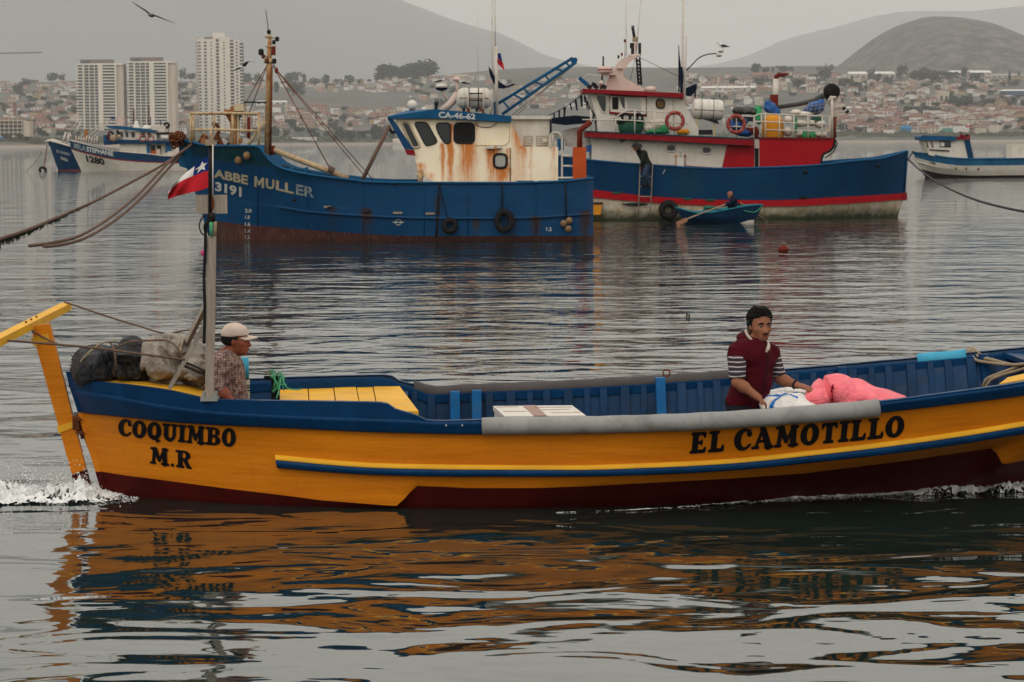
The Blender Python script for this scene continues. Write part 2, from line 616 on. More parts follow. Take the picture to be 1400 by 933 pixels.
def hull_strip(F,rows,i0,i1,sub=3,side=0,off=.0,bulge=.0):
 """strip between line i0 and i1, both sides (side 0), near (-1) or far (1)"""
 mb=MB()
 for sg in((-1,1)if side==0 else(side,)):
  g=[]
  for i in range(i0,i1):
   A,B=rows[i],rows[i+1]
   for k in range(sub+(1 if i==i1-1 else 0)):
    t=k/sub
    g.append([F.w(a[0]+(b[0]-a[0])*t,sg*(a[1]+(b[1]-a[1])*t+off+bulge*sin(pi*t)),a[2]+(b[2]-a[2])*t)for a,b in zip(A,B)])
  mb.grid(g,flip=(sg>0))
 return mb
 # ------------------------------------------------------------------ lettering
def sd_seg(X,Y,x0,y0,x1,y1,r0,r1=None):
 r1=r0 if r1 is None else r1
 dx,dy=x1-x0,y1-y0
 t=np.clip(((X-x0)*dx+(Y-y0)*dy)/(dx*dx+dy*dy+1e-9),0,1)
 return np.hypot(X-x0-t*dx,Y-y0-t*dy)-(r0+(r1-r0)*t)
def sd_el(X,Y,cx,cy,rx,ry):
 return(np.sqrt(((X-cx)/rx)**2+((Y-cy)/ry)**2)-1)*min(rx,ry)
def sd_bx(X,Y,x0,y0,x1,y1):
 return np.maximum(np.maximum(x0-X,X-x1),np.maximum(y0-Y,Y-y1))
def serif(X,Y,x,y,w_):
 return sd_seg(X,Y,x-w_,y,x+w_,y,.075)
def glyph(ch):
 """fat soft-serif capitals, cap height 1; returns (width, sdf)"""
 def S(*segs):return lambda X,Y:np.minimum.reduce([s_(X,Y)for s_ in segs])
 L=lambda*a:(lambda X,Y:sd_seg(X,Y,*a))
 sf=lambda x,y,w_=.17:(lambda X,Y:serif(X,Y,x,y,w_))
 stem=lambda x,r=.135:(lambda X,Y:sd_bx(X,Y,x-r,.03,x+r,.97))
 hi,lo=.925,.075
 if ch=='I':return .46,S(stem(.23),sf(.23,hi),sf(.23,lo))
 if ch=='L':return .74,S(stem(.25),sf(.23,hi),sf(.25,lo),L(.25,.09,.62,.09,.08,.09),L(.63,.12,.66,.30,.09,.05))
 if ch=='E':return .80,S(stem(.25),sf(.22,lo,.12),sf(.22,hi,.12),L(.25,.09,.66,.09,.085),L(.68,.12,.70,.26,.08,.045),L(.25,.91,.62,.91,.085),L(.64,.88,.66,.74,.08,.045),L(.25,.5,.52,.5,.07,.075),L(.53,.6,.53,.40,.045))
 if ch=='T':return .80,S(stem(.40),sf(.40,lo),L(.14,.9,.66,.9,.09),L(.12,.88,.09,.72,.08,.05),L(.68,.88,.71,.72,.08,.05))
 if ch=='O':return .84,(lambda X,Y:np.maximum(sd_el(X,Y,.42,.5,.42,.52),-sd_el(X,Y,.42,.5,.125,.33)))
 if ch=='Q':return .84,(lambda X,Y:np.minimum(np.maximum(sd_el(X,Y,.42,.5,.42,.52),-sd_el(X,Y,.42,.5,.125,.33)),np.minimum(sd_seg(X,Y,.40,.22,.62,-.06,.05,.1),sd_seg(X,Y,.62,-.06,.80,-.02,.09,.03))))
 if ch=='C':return .78,(lambda X,Y:np.minimum(np.minimum(np.maximum(np.maximum(sd_el(X,Y,.42,.5,.42,.52),-sd_el(X,Y,.50,.5,.19,.36)),-sd_bx(X,Y,.5,.28,1,.68)),sd_seg(X,Y,.66,.72,.64,.8,.105)),sd_seg(X,Y,.70,.93,.72,.62,.04,.03)))
 if ch=='U':return .90,S(lambda X,Y:np.maximum(np.maximum(sd_el(X,Y,.45,.42,.36,.44),-sd_el(X,Y,.49,.44,.12,.26)),Y-.45),(lambda X,Y:sd_bx(X,Y,.09,.4,.37,.95)),(lambda X,Y:sd_bx(X,Y,.61,.4,.81,.95)),sf(.23,hi,.18),sf(.71,hi,.13))
 if ch=='M':return 1.10,S(L(.2,.08,.26,.9,.09,.10),L(.85,.08,.82,.9,.14),L(.28,.88,.54,.25,.15,.09),L(.80,.88,.54,.25,.09,.07),sf(.17,lo,.11),sf(.86,lo,.17),sf(.2,hi,.12),sf(.86,hi,.13))
 if ch=='A':return .94,(lambda X,Y:np.minimum.reduce([sd_seg(X,Y,.18,.08,.42,.92,.065,.07),sd_seg(X,Y,.74,.08,.46,.9,.155,.12),sd_seg(X,Y,.3,.36,.62,.36,.06),serif(X,Y,.16,lo,.11),serif(X,Y,.76,lo,.14),sd_seg(X,Y,.36,.95,.47,.95,.07)]))
 if ch=='B':return .88,(lambda X,Y:np.maximum(np.maximum(np.minimum.reduce([sd_bx(X,Y,.11,.0,.5,1.0),np.maximum(sd_el(X,Y,.44,.735,.36,.265),-(X-.3)),np.maximum(sd_el(X,Y,.44,.275,.42,.275),-(X-.3)),serif(X,Y,.16,lo,.12),serif(X,Y,.16,hi,.12)]),-sd_el(X,Y,.45,.73,.085,.15)),-sd_el(X,Y,.46,.28,.10,.16)))
 if ch=='R':return .92,(lambda X,Y:np.maximum(np.minimum.reduce([sd_bx(X,Y,.11,.0,.39,1.0),sd_bx(X,Y,.3,.44,.5,1.0),np.maximum(sd_el(X,Y,.46,.72,.37,.28),-(X-.3)),serif(X,Y,.25,lo,.17),serif(X,Y,.16,hi,.12),sd_seg(X,Y,.5,.5,.70,.12,.12,.12),sd_seg(X,Y,.70,.1,.88,.06,.1,.05)]),-sd_el(X,Y,.46,.72,.09,.16)))
 if ch=='.':return .30,(lambda X,Y:sd_el(X,Y,.14,.09,.10,.10))
 return .4,None
def march(f,w_,res=36):
 """marching squares with filled interior; returns verts2d, faces"""
 h=1.3/res
 nx,ny=int((w_+.3)/h)+1,res+1
 gx=-.15+h*np.arange(nx);gy=-.2+h*np.arange(ny+2)
 X,Y=np.meshgrid(gx,gy,indexing='ij')
 F=f(X,Y)
 vs,fs,key=[],[],{}
 def vid(k,p):
  if k not in key:key[k]=len(vs);vs.append(p)
  return key[k]
 for i in range(nx-1):
  for j in range(len(gy)-1):
   c=[(i,j),(i+1,j),(i+1,j+1),(i,j+1)]
   v=[F[a,b]for a,b in c]
   if min(v)>=0:continue
   poly=[]
   for k in range(4):
    a,b=c[k],c[(k+1)%4];va,vb=v[k],v[(k+1)%4]
    if va<0:poly.append(vid(a,(gx[a[0]],gy[a[1]])))
    if(va<0)!=(vb<0):
     t=va/(va-vb)
     kk=tuple(sorted((a,b)))
     poly.append(vid(kk,(gx[a[0]]+t*(gx[b[0]]-gx[a[0]]),gy[a[1]]+t*(gy[b[1]]-gy[a[1]]))))
   if len(poly)>=3:fs.append(poly)
 return vs,fs
_g={}
def serif_text(txt,pfn,space=.04,gap=.35):
 """pfn(u along 0..1, v 0..1) -> world point"""
 w_=0;items=[]
 for ch in txt:
  if ch==' ':w_+=gap;continue
  if ch not in _g:
   wd,f=glyph(ch);_g[ch]=(wd,)+march(f,wd)
  items.append((w_,ch));w_+=_g[ch][0]+space
 w_-=space
 out=[]
 for x0,ch in items:
  wd,vs,fs=_g[ch]
  out.append(([pfn((x0+x)/w_,y)for x,y in vs],fs))
 return out
_tc={}
def sans_mesh(txt,bold=.02,res=3,ls=1.0):
 k=(txt,bold,ls)
 if k in _tc:return _tc[k]
 cu=bpy.data.curves.new('lettering','FONT');cu.body=txt;cu.offset=bold;cu.resolution_u=res;cu.space_character=ls
 o=bpy.data.objects.new('lettering',cu);COL.objects.link(o)
 dg=bpy.context.evaluated_depsgraph_get();dg.update()
 me=o.evaluated_get(dg).to_mesh()
 vs=[(v.co.x,v.co.y)for v in me.vertices];fs=[list(p.vertices)for p in me.polygons]
 bpy.data.objects.remove(o);bpy.data.curves.remove(cu)
 x0=min(v[0]for v in vs);x1=max(v[0]for v in vs);y0=min(v[1]for v in vs);y1=max(v[1]for v in vs)
 _tc[k]=([((x-x0)/(x1-x0),(y-y0)/(y1-y0))for x,y in vs],fs)
 return _tc[k]
def sans_text(mb,txt,pfn,bold=.02,mi=0,ls=1.0):
 vs,fs=sans_mesh(txt,bold,ls=ls)
 mb.add([pfn(u,v)for u,v in vs],fs,mi)
 return mb
def quadmap(bl,br,tr,tl,surf):
 """maps the unit square to a photo quadrilateral, then to the surface it is painted on"""
 def f(u,v):
  x=(bl[0]*(1-u)+br[0]*u)*(1-v)+(tl[0]*(1-u)+tr[0]*u)*v
  y=(bl[1]*(1-u)+br[1]*u)*(1-v)+(tl[1]*(1-u)+tr[1]*u)*v
  return surf(x,y)
 return f
 # ================================================================== the yellow launch
N=NT('yellow_paint')
g1_=N.rng(N.noise(1.7,6,vec=(.35,.35,2.2),rough=.65),.32,.68)
cc_=N.mix(g1_,(.47,.135,.002,1),(.63,.205,.004,1))
cc_=N.mix(N.rng(N.noise(5,6,vec=(.25,.25,3.5),rough=.7),.55,.75,0,.5),cc_,(.36,.105,.006,1))
cc_=N.mix(N.rng(N.noise(26,4,rough=.8),.66,.74,0,.55),cc_,(.24,.08,.01,1))
cc_=N.mix(N.rng(N.noise(8,5,vec=(2.5,2.5,.3),rough=.7),.58,.8,0,.45),cc_,(.30,.09,.008,1))
N.col(cc_);N.rough(N.rng(N.noise(4,4),.3,.7,.38,.6));N.p.inputs['Specular IOR Level'].default_value=.2
hh_=N.math('ADD',N.noise(7,5,vec=(.3,.3,3)),N.math('MULTIPLY',N.noise(34,3),.35));N.bump(hh_,.55,.012)
M['yellow']=N.m
M['yellow2']=paint('bright_yellow_paint',(.80,.42,.03,1),.45,.12,4,(.35,.2,.05,1),.35,.3,30)
M['blue']=paint('deep_blue_paint',(.0008,.036,.115,1),.42,.25,3,(.001,.012,.04,1),.4,.3,16,streak=(.004,.05,.13,1),sam=.5,spec=.1)
M['blue_in']=paint('inner_blue_paint',(.0015,.036,.105,1),.55,.3,5,(.005,.01,.02,1),.6,.4,20,spec=.2)
M['light_blue']=paint('light_blue_paint',(.008,.12,.33,1),.45,.25,6,(.05,.08,.12,1),.4,.3,30)
M['maroon']=paint('antifouling_red',(.06,.004,.003,1),.5,.3,4,(.03,.004,.004,1),.5,.3,18)
M['dark_yellow']=M['yellow']
M['pvc']=paint('grey_rubber_tube',(.30,.30,.29,1),.5,.15,5,(.06,.05,.045,1),.55,.3,30)
M['pvc_dark']=paint('dark_rubber_tube',(.085,.075,.075,1),.55,.2,5,(.03,.03,.03,1),.5,.3,30)
M['black_paint']=paint('black_lettering',(.006,.005,.006,1),.4,.3,8,None,0,.2,20)
M['wood_grey']=None
N=NT('weathered_wood')
g=N.rng(N.noise(6,6,vec=(6,6,.5),rough=.7),.3,.7)
N.col(N.mix(g,(.17,.14,.11,1),(.33,.285,.235,1)));N.rough(.8);N.bump(N.noise(9,5,vec=(8,8,.6)),.5,.004)
M['wood_grey']=N.m
M['rust']=paint('rusty_steel',(.16,.05,.02,1),.8,.5,12,(.04,.02,.015,1),.6,.5,40)
M['black']=paint('black_rubber',(.012,.012,.013,1),.6,.3,8,(.05,.045,.04,1),.3,.3,30)
M['rope_brown']=paint('brown_rope',(.16,.10,.075,1),.9,.3,30,None,0,.6,150)
M['rope_tan']=paint('tan_rope',(.36,.28,.19,1),.9,.3,30,None,0,.6,150)
M['rope_green']=paint('green_rope',(.09,.42,.22,1),.8,.3,30,None,0,.6,150)
M['white_gloss']=paint('white_paint',(.70,.66,.60,1),.45,.1,4,(.35,.28,.2,1),.25,.2,30)
FL=Frame((0,16.6,0),.038)
gun=smooth_tab([(92,509),(107,521),(130,522),(161,524.5),(225,532.5),(277,543.5),(293,546),(350,547),(430,548.2),(525,550),(542,559.5),(558,564),(569,567),(582,574),(600,575),(660,573.5),(780,572),(900,569),(1000,564.5),(1100,557),(1204,548),(1300,536),(1400,521.5),(1560,490),(1735,448)])
ridge=smooth_tab([(95,530),(160,541),(225,553),(300,562),(400,567.5),(500,571),(569,573.5),(582,575.5),(600,576),(660,575),(780,574),(900,571),(1000,566.5),(1100,559),(1204,550),(1300,538),(1400,524),(1560,492),(1735,451)])
stb=smooth_tab([(105,563.5),(160,569),(250,578),(400,585.5),(525,591),(650,593.5),(780,592.5),(900,589),(1000,585),(1100,573.7),(1204,564),(1300,553),(1400,540.6),(1560,512),(1735,474)])
rst=smooth_tab([(112,592),(200,606),(380,627),(525,638),(640,640),(780,640.5),(900,637),(1000,631.5),(1100,621.5),(1240,605),(1400,580.5),(1560,548),(1735,508)])
rsb=smooth_tab([(115,603),(200,617),(380,639),(525,649),(640,651),(780,651),(900,648),(1000,642.5),(1100,633),(1240,617),(1400,592.5),(1560,561),(1735,522)])
redl=[(132,644),(170,650),(225,657),(300,667),(400,679),(437,684),(525,691),(544,692),(552,683),(561,673),(570,664.5),(600,665.5),(640,667.5),(732,667.5),(800,665),(897,660),(1000,654.5),(1100,647.5),(1240,630),(1359,612.5),(1365,625),(1371,635.5),(1400,629.5),(1500,606),(1710,560)]
wat=smooth_tab([(140,668),(200,685),(300,694),(400,697.5),(525,698),(700,698),(857,696),(1000,689),(1100,682),(1240,670),(1400,657),(1560,645)])
BX0,BX1=700-3.36*181,1735
def st2u(x0,x1,tab):
 pts=[(max(.0,min(1.0,(700+s_*184-x0)/(x1-x0))),b)for s_,b in tab]
 f=smooth_tab(pts)
 return lambda u:max(.0,f(u))*(1 if 0<u<1 else 0)
 # stern is a narrow rounded double-ender, bow is flared
hb_g=st2u(92,1735,[(-3.31,.0),(-3.15,.22),(-2.9,.40),(-2.6,.54),(-2.2,.67),(-1.65,.81),(-.9,.94),(0,1.04),(1,1.15),(1.6,1.2),(2.5,1.22),(3.5,1.1),(4.5,.78),(5.2,.38),(5.63,0)])
hb_s=st2u(107,1725,[(-3.22,.0),(-3.05,.2),(-2.8,.37),(-2.5,.51),(-2.1,.65),(-1.6,.79),(-.9,.925),(0,1.025),(1,1.13),(1.6,1.17),(2.5,1.19),(3.5,1.06),(4.5,.72),(5.2,.3),(5.57,0)])
hb_r=st2u(116,1690,[(-3.17,.0),(-2.9,.21),(-2.6,.37),(-2.2,.55),(-1.6,.74),(-.9,.89),(0,.99),(1,1.07),(1.6,1.07),(2.5,1.10),(3.5,.97),(4.5,.6),(5.1,.26),(5.38,0)])
hb_w=st2u(140,1510,[(-3.04,.0),(-2.8,.16),(-2.5,.33),(-2.1,.52),(-1.6,.68),(-.9,.81),(0,.88),(.7,.86),(1.6,.7),(2.2,.55),(3,.34),(3.8,.13),(4.4,0)])
hb_k=st2u(175,1440,[(-2.85,.0),(-2.2,.12),(-1.2,.32),(0,.42),(1.2,.3),(2.4,.14),(4.02,0)])
redf=lambda px:interp(redl,px)
NL=220
L_rows=hull_lines(FL,[(92,1735,gun,hb_g,None),(95.5,1733,ridge,lambda u:hb_g(u)*.998,None),(107,1725,stb,hb_s,None),(112,1697,rst,lambda u:hb_r(u)*.97+hb_s(u)*.03,None),(116,1690,rsb,hb_r,None),(132,1600,redf,lambda u:hb_r(u)*.68+hb_w(u)*.32,None),(140,1510,wat,hb_w,-.01),(175,1440,wat,hb_k,-.38)],NL)
# red paint line may run under the waterline; keep rows ordered
for a,b in zip(L_rows[5],L_rows[6]):
 pass
for i in range(NL+1):
 s5,h5,z5=L_rows[5][i]
 if z5<.012:
  L_rows[5][i]=(s5,h5,.012)
launch=thing('fishing_launch','yellow wooden fishing launch with blue rim moving across the foreground, two men aboard','launch',FL.w(0,0,0))
def near_surf(px,py,off=.006):
 """point of the launch's near topside seen at px,py"""
 l=-.95
 for _ in range(6):
  P=FL.see(px,py,l)
  s_,l_,z_=FL.loc(P)
  # half-breadth at (s,z) from neighbouring lines
  best=None
  pts=[]
  for r in(1,2,3,4,5,6):
   row=L_rows[r]
   lo,hi=0,NL
   while hi-lo>1:
    m_=(lo+hi)//2
    if row[m_][0]<=s_:lo=m_
    else:hi=m_
   a,b=row[lo],row[hi]
   t=(s_-a[0])/(b[0]-a[0]+1e-9)
   pts.append((a[2]+(b[2]-a[2])*t,a[1]+(b[1]-a[1])*t))
  pts.sort()
  l=-(interp(pts,z_))-off
 return FL.see(px,py,l)
hull_strip(FL,L_rows,2,5,3).build('topside',M['yellow'],launch)
hull_strip(FL,L_rows,5,7,3).build('bottom',M['maroon'],launch)
b=hull_strip(FL,L_rows,0,1,2,off=.03)
# bulwark board top cap (thickness) and inner face
def cap_strip(row,o0,o1,sides=(-1,1),z=.0,mb=None,i0=0,i1=None):
 mb=mb or MB()
 i1=len(row)if i1 is None else i1
 for sg in sides:
  mb.grid([[FL.w(a[0],sg*max(0,a[1]+o0),a[2]+z)for a in row[i0:i1]],[FL.w(a[0],sg*max(0,a[1]+o1),a[2]+z)for a in row[i0:i1]]],flip=(sg>0),sm=False)
 return mb
cap_strip(L_rows[0],.03,-.035,mb=b)
b.build('bulwark',M['blue'],launch)
# the wale: a rounded proud plank under the rim
wl=MB()
for sg in(-1,1):
 g=[]
 for t,o in((0,.03),(.0,.034),(.08,.055),(.3,.052),(.55,.045),(.8,.042),(.95,.036),(1.0,.028),(1.0,.0)):
  g.append([FL.w(a[0]+(b_[0]-a[0])*t,sg*(a[1]+(b_[1]-a[1])*t+o*min(1,a[1]/.12+.15)),a[2]+(b_[2]-a[2])*t)for a,b_ in zip(L_rows[1],L_rows[2])])
 wl.grid(g,flip=(sg>0))
wl.build('wale',M['blue'],launch)
# rubbing strake: blue rounded batten with a yellow ledge on top
def station(px,row):
 return min(range(len(row)),key=lambda i:abs(proj(FL.w(row[i][0],-row[i][1],row[i][2]))[0]-px))
i0=station(380,L_rows[3]);
rb=MB();ry=MB()
for sg in(-1,1):
 g=[]
 for t,o in((.1,.0),(.12,.048),(.45,.056),(.85,.05),(1.02,.035),(1.05,0)):
  g.append([FL.w(a[0]+(b_[0]-a[0])*t,sg*(a[1]+(b_[1]-a[1])*t+o*min(1,a[1]/.1)),a[2]+(b_[2]-a[2])*t)for a,b_ in zip(L_rows[3][i0:],L_rows[4][i0:])])
 rb.grid(g,flip=(sg>0))
 a0=[q[0]for q in g]
 rb.add(a0,[tuple(range(len(a0)))])
 g=[]
 for t,o in((-.42,.0),(-.38,.012),(.08,.05),(.1,.046)):
  g.append([FL.w(a[0]+(b_[0]-a[0])*t,sg*(a[1]+(b_[1]-a[1])*t+o*min(1,a[1]/.1)),a[2]+(b_[2]-a[2])*t)for a,b_ in zip(L_rows[3][i0:],L_rows[4][i0:])])
 ry.grid(g,flip=(sg>0))
rb.build('rubbing_strake',M['blue'],launch)
ry.build('strake_ledge',M['yellow2'],launch)
# inner skin, floor and fittings
inn=MB()
SHALLOW=5
in_rows=[[(a[0],max(0,a[1]-.03),a[2]-.012)for a in L_rows[0]]]
for r,c_,t in((0,3,.5),(3,6,.0),(3,6,.5),(3,6,.93)):
 in_rows.append([(a[0]*(1-t)+b_[0]*t,max(0,a[1]*(1-t)+b_[1]*t-.06),a[2]*(1-t)+b_[2]*t)for a,b_ in zip(L_rows[r],L_rows[c_])])
in_rows.append([(a[0],a[1]*.8,-.12)for a in in_rows[-1]])
in_rows=[r[SHALLOW:-SHALLOW]for r in in_rows]
for sg in(-1,1):
 inn.grid([[FL.w(p[0],sg*p[1],p[2])for p in r]for r in in_rows],flip=(sg<0))
inn.build('inner_hull',M['blue_in'],launch)
flr=MB()
flr.grid([[FL.w(p[0],-p[1]-.02,p[2]+.02)for p in in_rows[-1]],[FL.w(p[0],p[1]+.02,p[2]+.02)for p in in_rows[-1]]],sm=False)
flr.build('floor',M['blue_in'],launch)
# name lettering
def arc_text(txt,bl,br,hL,hR,slant=.0,bow=.0,lean=.0):
 def f(u,v):
  x=bl[0]+(br[0]-bl[0])*u+lean*v
  y=bl[1]+(br[1]-bl[1])*u+bow*4*u*(1-u)-v*(hL+(hR-hL)*u)
  return near_surf(x,y)
 mb=MB()
 for vs,fs in serif_text(txt,f):
  mb.add(vs,fs)
 return mb
arc_text('COQUIMBO',(161,595.5),(322,611.5),23.0,25,bow=1.0,lean=1.0).build('name_lettering',M['black_paint'],launch)
arc_text('M.R',(205,634),(262.5,642),23,24.5).build('name_lettering',M['black_paint'],launch)
arc_text('EL CAMOTILLO',(941.5,621),(1235,597),29.5,29,bow=1.2,lean=3.0).build('name_lettering',M['black_paint'],launch)
# ------------------------------------------------------------------ launch: fittings
def s_for(px,l,z):
 lo,hi=-5.0,7.0
 for _ in range(30):
  m_=(lo+hi)/2
  if proj(FL.w(m_,l,z))[0]<px:lo=m_
  else:hi=m_
 return lo
def row_at(row,s_):
 for a,b_ in zip(row,row[1:]):
  if b_[0]>=s_:
   t=(s_-a[0])/(b_[0]-a[0]+1e-9)
   return a[1]+(b_[1]-a[1])*t,a[2]+(b_[2]-a[2])*t
 return row[-1][1],row[-1][2]
def S_(px,py,l):return FL.see(px,py,l)
def s_near(px):
 i=station(px,L_rows[0]);return L_rows[0][i][0]
def s_far(px):
 r=L_rows[0]
 i=min(range(len(r)),key=lambda i:abs(proj(FL.w(r[i][0],r[i][1],r[i][2]))[0]-px))
 return r[i][0]
 # split rubber tubes clamped over the rim
def rim_tube(s0,s1,sg,r,mat,o=.01,dz=-.035,name='rim_tube'):
 path=[]
 n=max(4,int((s1-s0)/.09))
 for i in range(n+1):
  s_=s0+(s1-s0)*i/n
  hb,z=row_at(L_rows[0],s_)
  path.append(FL.w(s_,sg*(hb+o),z+dz+.002*sin(i*1.9)))
 mb=MB();mb.tube(path,r,14)
 for q in[k for k in(6,17,29,35)if k<n]:
  mb.tube([path[q]-FL.a*.003,path[q]+FL.a*.003],r+.002,14)
 return mb.build(name,mat,launch)
rim_tube(s_near(658),s_near(1204),-1,.064,M['pvc'],dz=-.05)
rim_tube(s_far(562),s_far(1010),1,.06,M['pvc_dark'],dz=-.03)
M['cyan']=paint('cyan_paint',(.06,.36,.55,1),.4,.15,6)
rim_tube(s_far(1258),s_far(1322),1,.058,M['cyan'],dz=-.03)
# frames up the inside of both sides
def rib(s_,sg,w_=.055,t_=.035,mat=None,name='rib',zlow=.05,zt=.0,off=.055):
 pts=[]
 for k in range(7):
  t=k/6
  h0,z0=row_at(L_rows[0],s_);h1,z1=row_at(L_rows[3],s_);h2,z2=row_at(L_rows[6],s_);h3,z3=row_at(L_rows[5],s_)
  z=z0-.04+zt+(zlow-z0+.04-zt)*t
  hb=interp(sorted([(z0,h0),(z1,h1),(z2,h2),(z3,min(h3,h1)),(-.38,h2*.6)]),z)-off-.02*t
  pts.append((hb,z))
 if min(p[0]for p in pts)<.08:return None
 vs=[];fs=[]
 for hb,z in pts:
  for ds,dl in((-w_/2,.01),(w_/2,.01),(w_/2,-t_),(-w_/2,-t_)):
   vs.append(FL.w(s_+ds,sg*(hb+dl),z))
 for i in range(6):
  for k in range(4):
   l=(k+1)%4
   fs.append((i*4+k,i*4+l,i*4+4+l,i*4+4+k))
 fs.append((0,1,2,3));fs.append((24,27,26,25))
 mb=MB();mb.add(vs,fs)
 return mb.build(name,mat or M['blue_in'],launch)
s_=-.75
k_=0
while s_<4.9:
 for sg in(-1,1):
  rib(s_,sg,.045+.012*(k_%3),.02+.008*((k_*7)%3))
 s_+=.135+.02*((k_*5)%3);k_+=1
for px in(624,655,896,1147,1340):
 rib(s_far(px),1,.075,.07,M['light_blue']if px<1000 else M['blue'],'knee',zt=.03 if px!=896 else .06,off=.075)
 # inner stringer below the rim
for sg in(-1,1):
 st=MB();g=[]
 for a in L_rows[0][40:-14]:
  g.append([FL.w(a[0],sg*(a[1]-q),a[2]+z)for q,z in((.03,-.03),(.075,-.035),(.075,-.10),(.045,-.11))])
 st.grid(g,flip=(sg<0),sm=False)
 st.build('inwale',M['blue'],launch)
 # stern deck of lengthwise boards under the bags
sa,sb=-3.12,s_near(277)
nb=7
hmax=row_at(L_rows[0],sb)[0]
for k in range(nb):
 t0,t1=-1+2*k/nb,-1+2*(k+1)/nb
 mb=MB();top=[];bot=[]
 for i in range(13):
  s_=sa+(sb-sa)*i/12
  hb,z=row_at(L_rows[0],s_)
  hb-=.01
  zz=z-.006-.012*((k*3)%2)*.3
  top.append((FL.w(s_,t0*hb+.003,zz),FL.w(s_,t1*hb-.003,zz)))
  bot.append((FL.w(s_,t0*hb+.003,zz-.03),FL.w(s_,t1*hb-.003,zz-.03)))
 mb.grid([[p[0]for p in bot],[p[0]for p in top],[p[1]for p in top],[p[1]for p in bot]],sm=False)
 e_=[bot[-1][0],top[-1][0],top[-1][1],bot[-1][1]]
 mb.add(e_,[(0,1,2,3)])
 mb.build('deck_board',M['yellow2'],launch)
 # cockpit bulkheads and the amidships hatch boards
z_h=.705
def fl_poly(name,pts,thick,mat,parent=launch):
 mb=MB();mb.prism([FL.w(a,b_,c)for a,b_,c in pts],(0,0,-thick));return mb.build(name,mat,parent)
hcut=[(382,382),(424,421),(461,456),(494,487),(517,510),(573,547)]
zt=z_h
for(n0,f0),(n1,f1)in zip(hcut,hcut[1:]):
 ln,lf=-.80,.84
 a0=s_for(n0,ln,zt)+.004;a1=s_for(n1,ln,zt)-.004
 b0=s_for(f0,lf,zt)+.004;b1=s_for(f1,lf,zt)-.004
 zz=zt+random.uniform(-.004,.004)
 fl_poly('hatch_board',[(a0,ln,zz),(a1,ln,zz),(b1,lf,zz),(b0,lf,zz)],.03,M['yellow2'])
bk=MB()
for s_ in(sb,s_for(384,-.8,zt),s_for(560,0,zt)-.05):
 hs_=[(row_at(L_rows[k],s_))for k in(0,3,5,6)]
 up_h=min(h for h,z in hs_[:2])-.05;lo_h=hs_[3][0]-.08
 bk=MB()
 bk.prism([FL.w(s_,-up_h,zt-.04),FL.w(s_,up_h,zt-.04),FL.w(s_,lo_h,.0),FL.w(s_,-lo_h,.0)],FL.a*.03)
 bk.build('bulkhead',M['blue_in'],launch)
 # upper bulwark boards amidships near the hatch (far side shows inside face)
 # foredeck thwarts
mb=MB();mb.prism([S_(1366,525,-.86),S_(1402,518,-.84),S_(1402,510.5,-.55),S_(1378,516,-.6)],(0,0,-.04));mb.build('bow_board',M['yellow2'],launch)
for px,c_,w_,z_ in((790,'blue',.22,.40),):
 s_=s_near(px);hb=min(row_at(L_rows[0],s_)[0],row_at(L_rows[2],s_)[0])-(.07 if z_>.6 else .12)
 mb=MB();mb.prism([FL.w(s_,-hb,z_),FL.w(s_+w_,-hb+(.12 if z_>.6 else 0),z_),FL.w(s_+w_,hb,z_),FL.w(s_,hb,z_)],(0,0,-.04))
 mb.build('thwart',M[c_],launch)
mb=MB();s0=s_near(1460)
edge=[(s0+(5.55-s0)*i/10)for i in range(11)]
mb.prism([FL.w(s_,-(row_at(L_rows[0],s_)[0]-.02),row_at(L_rows[0],s0)[1]-.02)for s_ in edge]+[FL.w(s_,row_at(L_rows[0],s_)[0]-.02,row_at(L_rows[0],s0)[1]-.02)for s_ in edge[::-1]],(0,0,-.04))
mb.build('foredeck',M['blue'],launch)
# small ring bolt on far rim, painted circle and bolts
mb=MB();s_=s_far(908);hb,z=row_at(L_rows[0],s_)
mb.torus(FL.w(s_,hb-.02,z+.045),.028,.006,axis=FL.t,seg=16,rs=6);mb.build('ring_bolt',M['rust'],launch)
mb=MB()
for px in(610,632):mb.ball(near_surf(px,582,.075),.006,6,4)
mb.build('rivets',M['white_gloss'],launch)
# ---- rudder with its yoke
rud=MB()
LY=.0
def rp(px,py,l=0):return FL.see(px,py,l)
N=NT('rudder_paint')
N.xyz()
prof=[((43,448),(68,443)),((72,520),(94,516)),((92,580),(113,574)),((97,612),(119,640)),((101,650),(121,648))]
def plank(mb,L,R,th=.06,n=1):
 a,b_,c,d=rp(*L[0]),rp(*R[0]),rp(*R[1]),rp(*L[1])
 mb.prism([a-FL.t*th/2,b_-FL.t*th/2,c-FL.t*th/2,d-FL.t*th/2],FL.t*th)
plank(rud,((43,447),(99,648)),((68,442),(118,641)))
rudder=rud.build('rudder',M['yellow'],launch)
mb=MB();a,b_,c,d=rp(98.6,648),rp(118.4,642),rp(129,684),rp(109,690)
mb.prism([p-FL.t*.031 for p in(a,b_,c,d)],FL.t*.062);mb.build('rudder_foot',M['maroon'],rudder)
mb=MB();a,b_,c,d=rp(79,583),rp(101,575),rp(104,583),rp(81,592)
mb.prism([p-FL.t*.036 for p in(a,b_,c,d)],FL.t*.072)
mb.build('strap',M['yellow2'],rudder)
mb=MB();a,b_,c,d=rp(43,462),rp(66,456),rp(69,466),rp(47,473)
mb.prism([p-FL.t*.036 for p in(a,b_,c,d)],FL.t*.072);mb.build('strap',M['yellow2'],rudder)
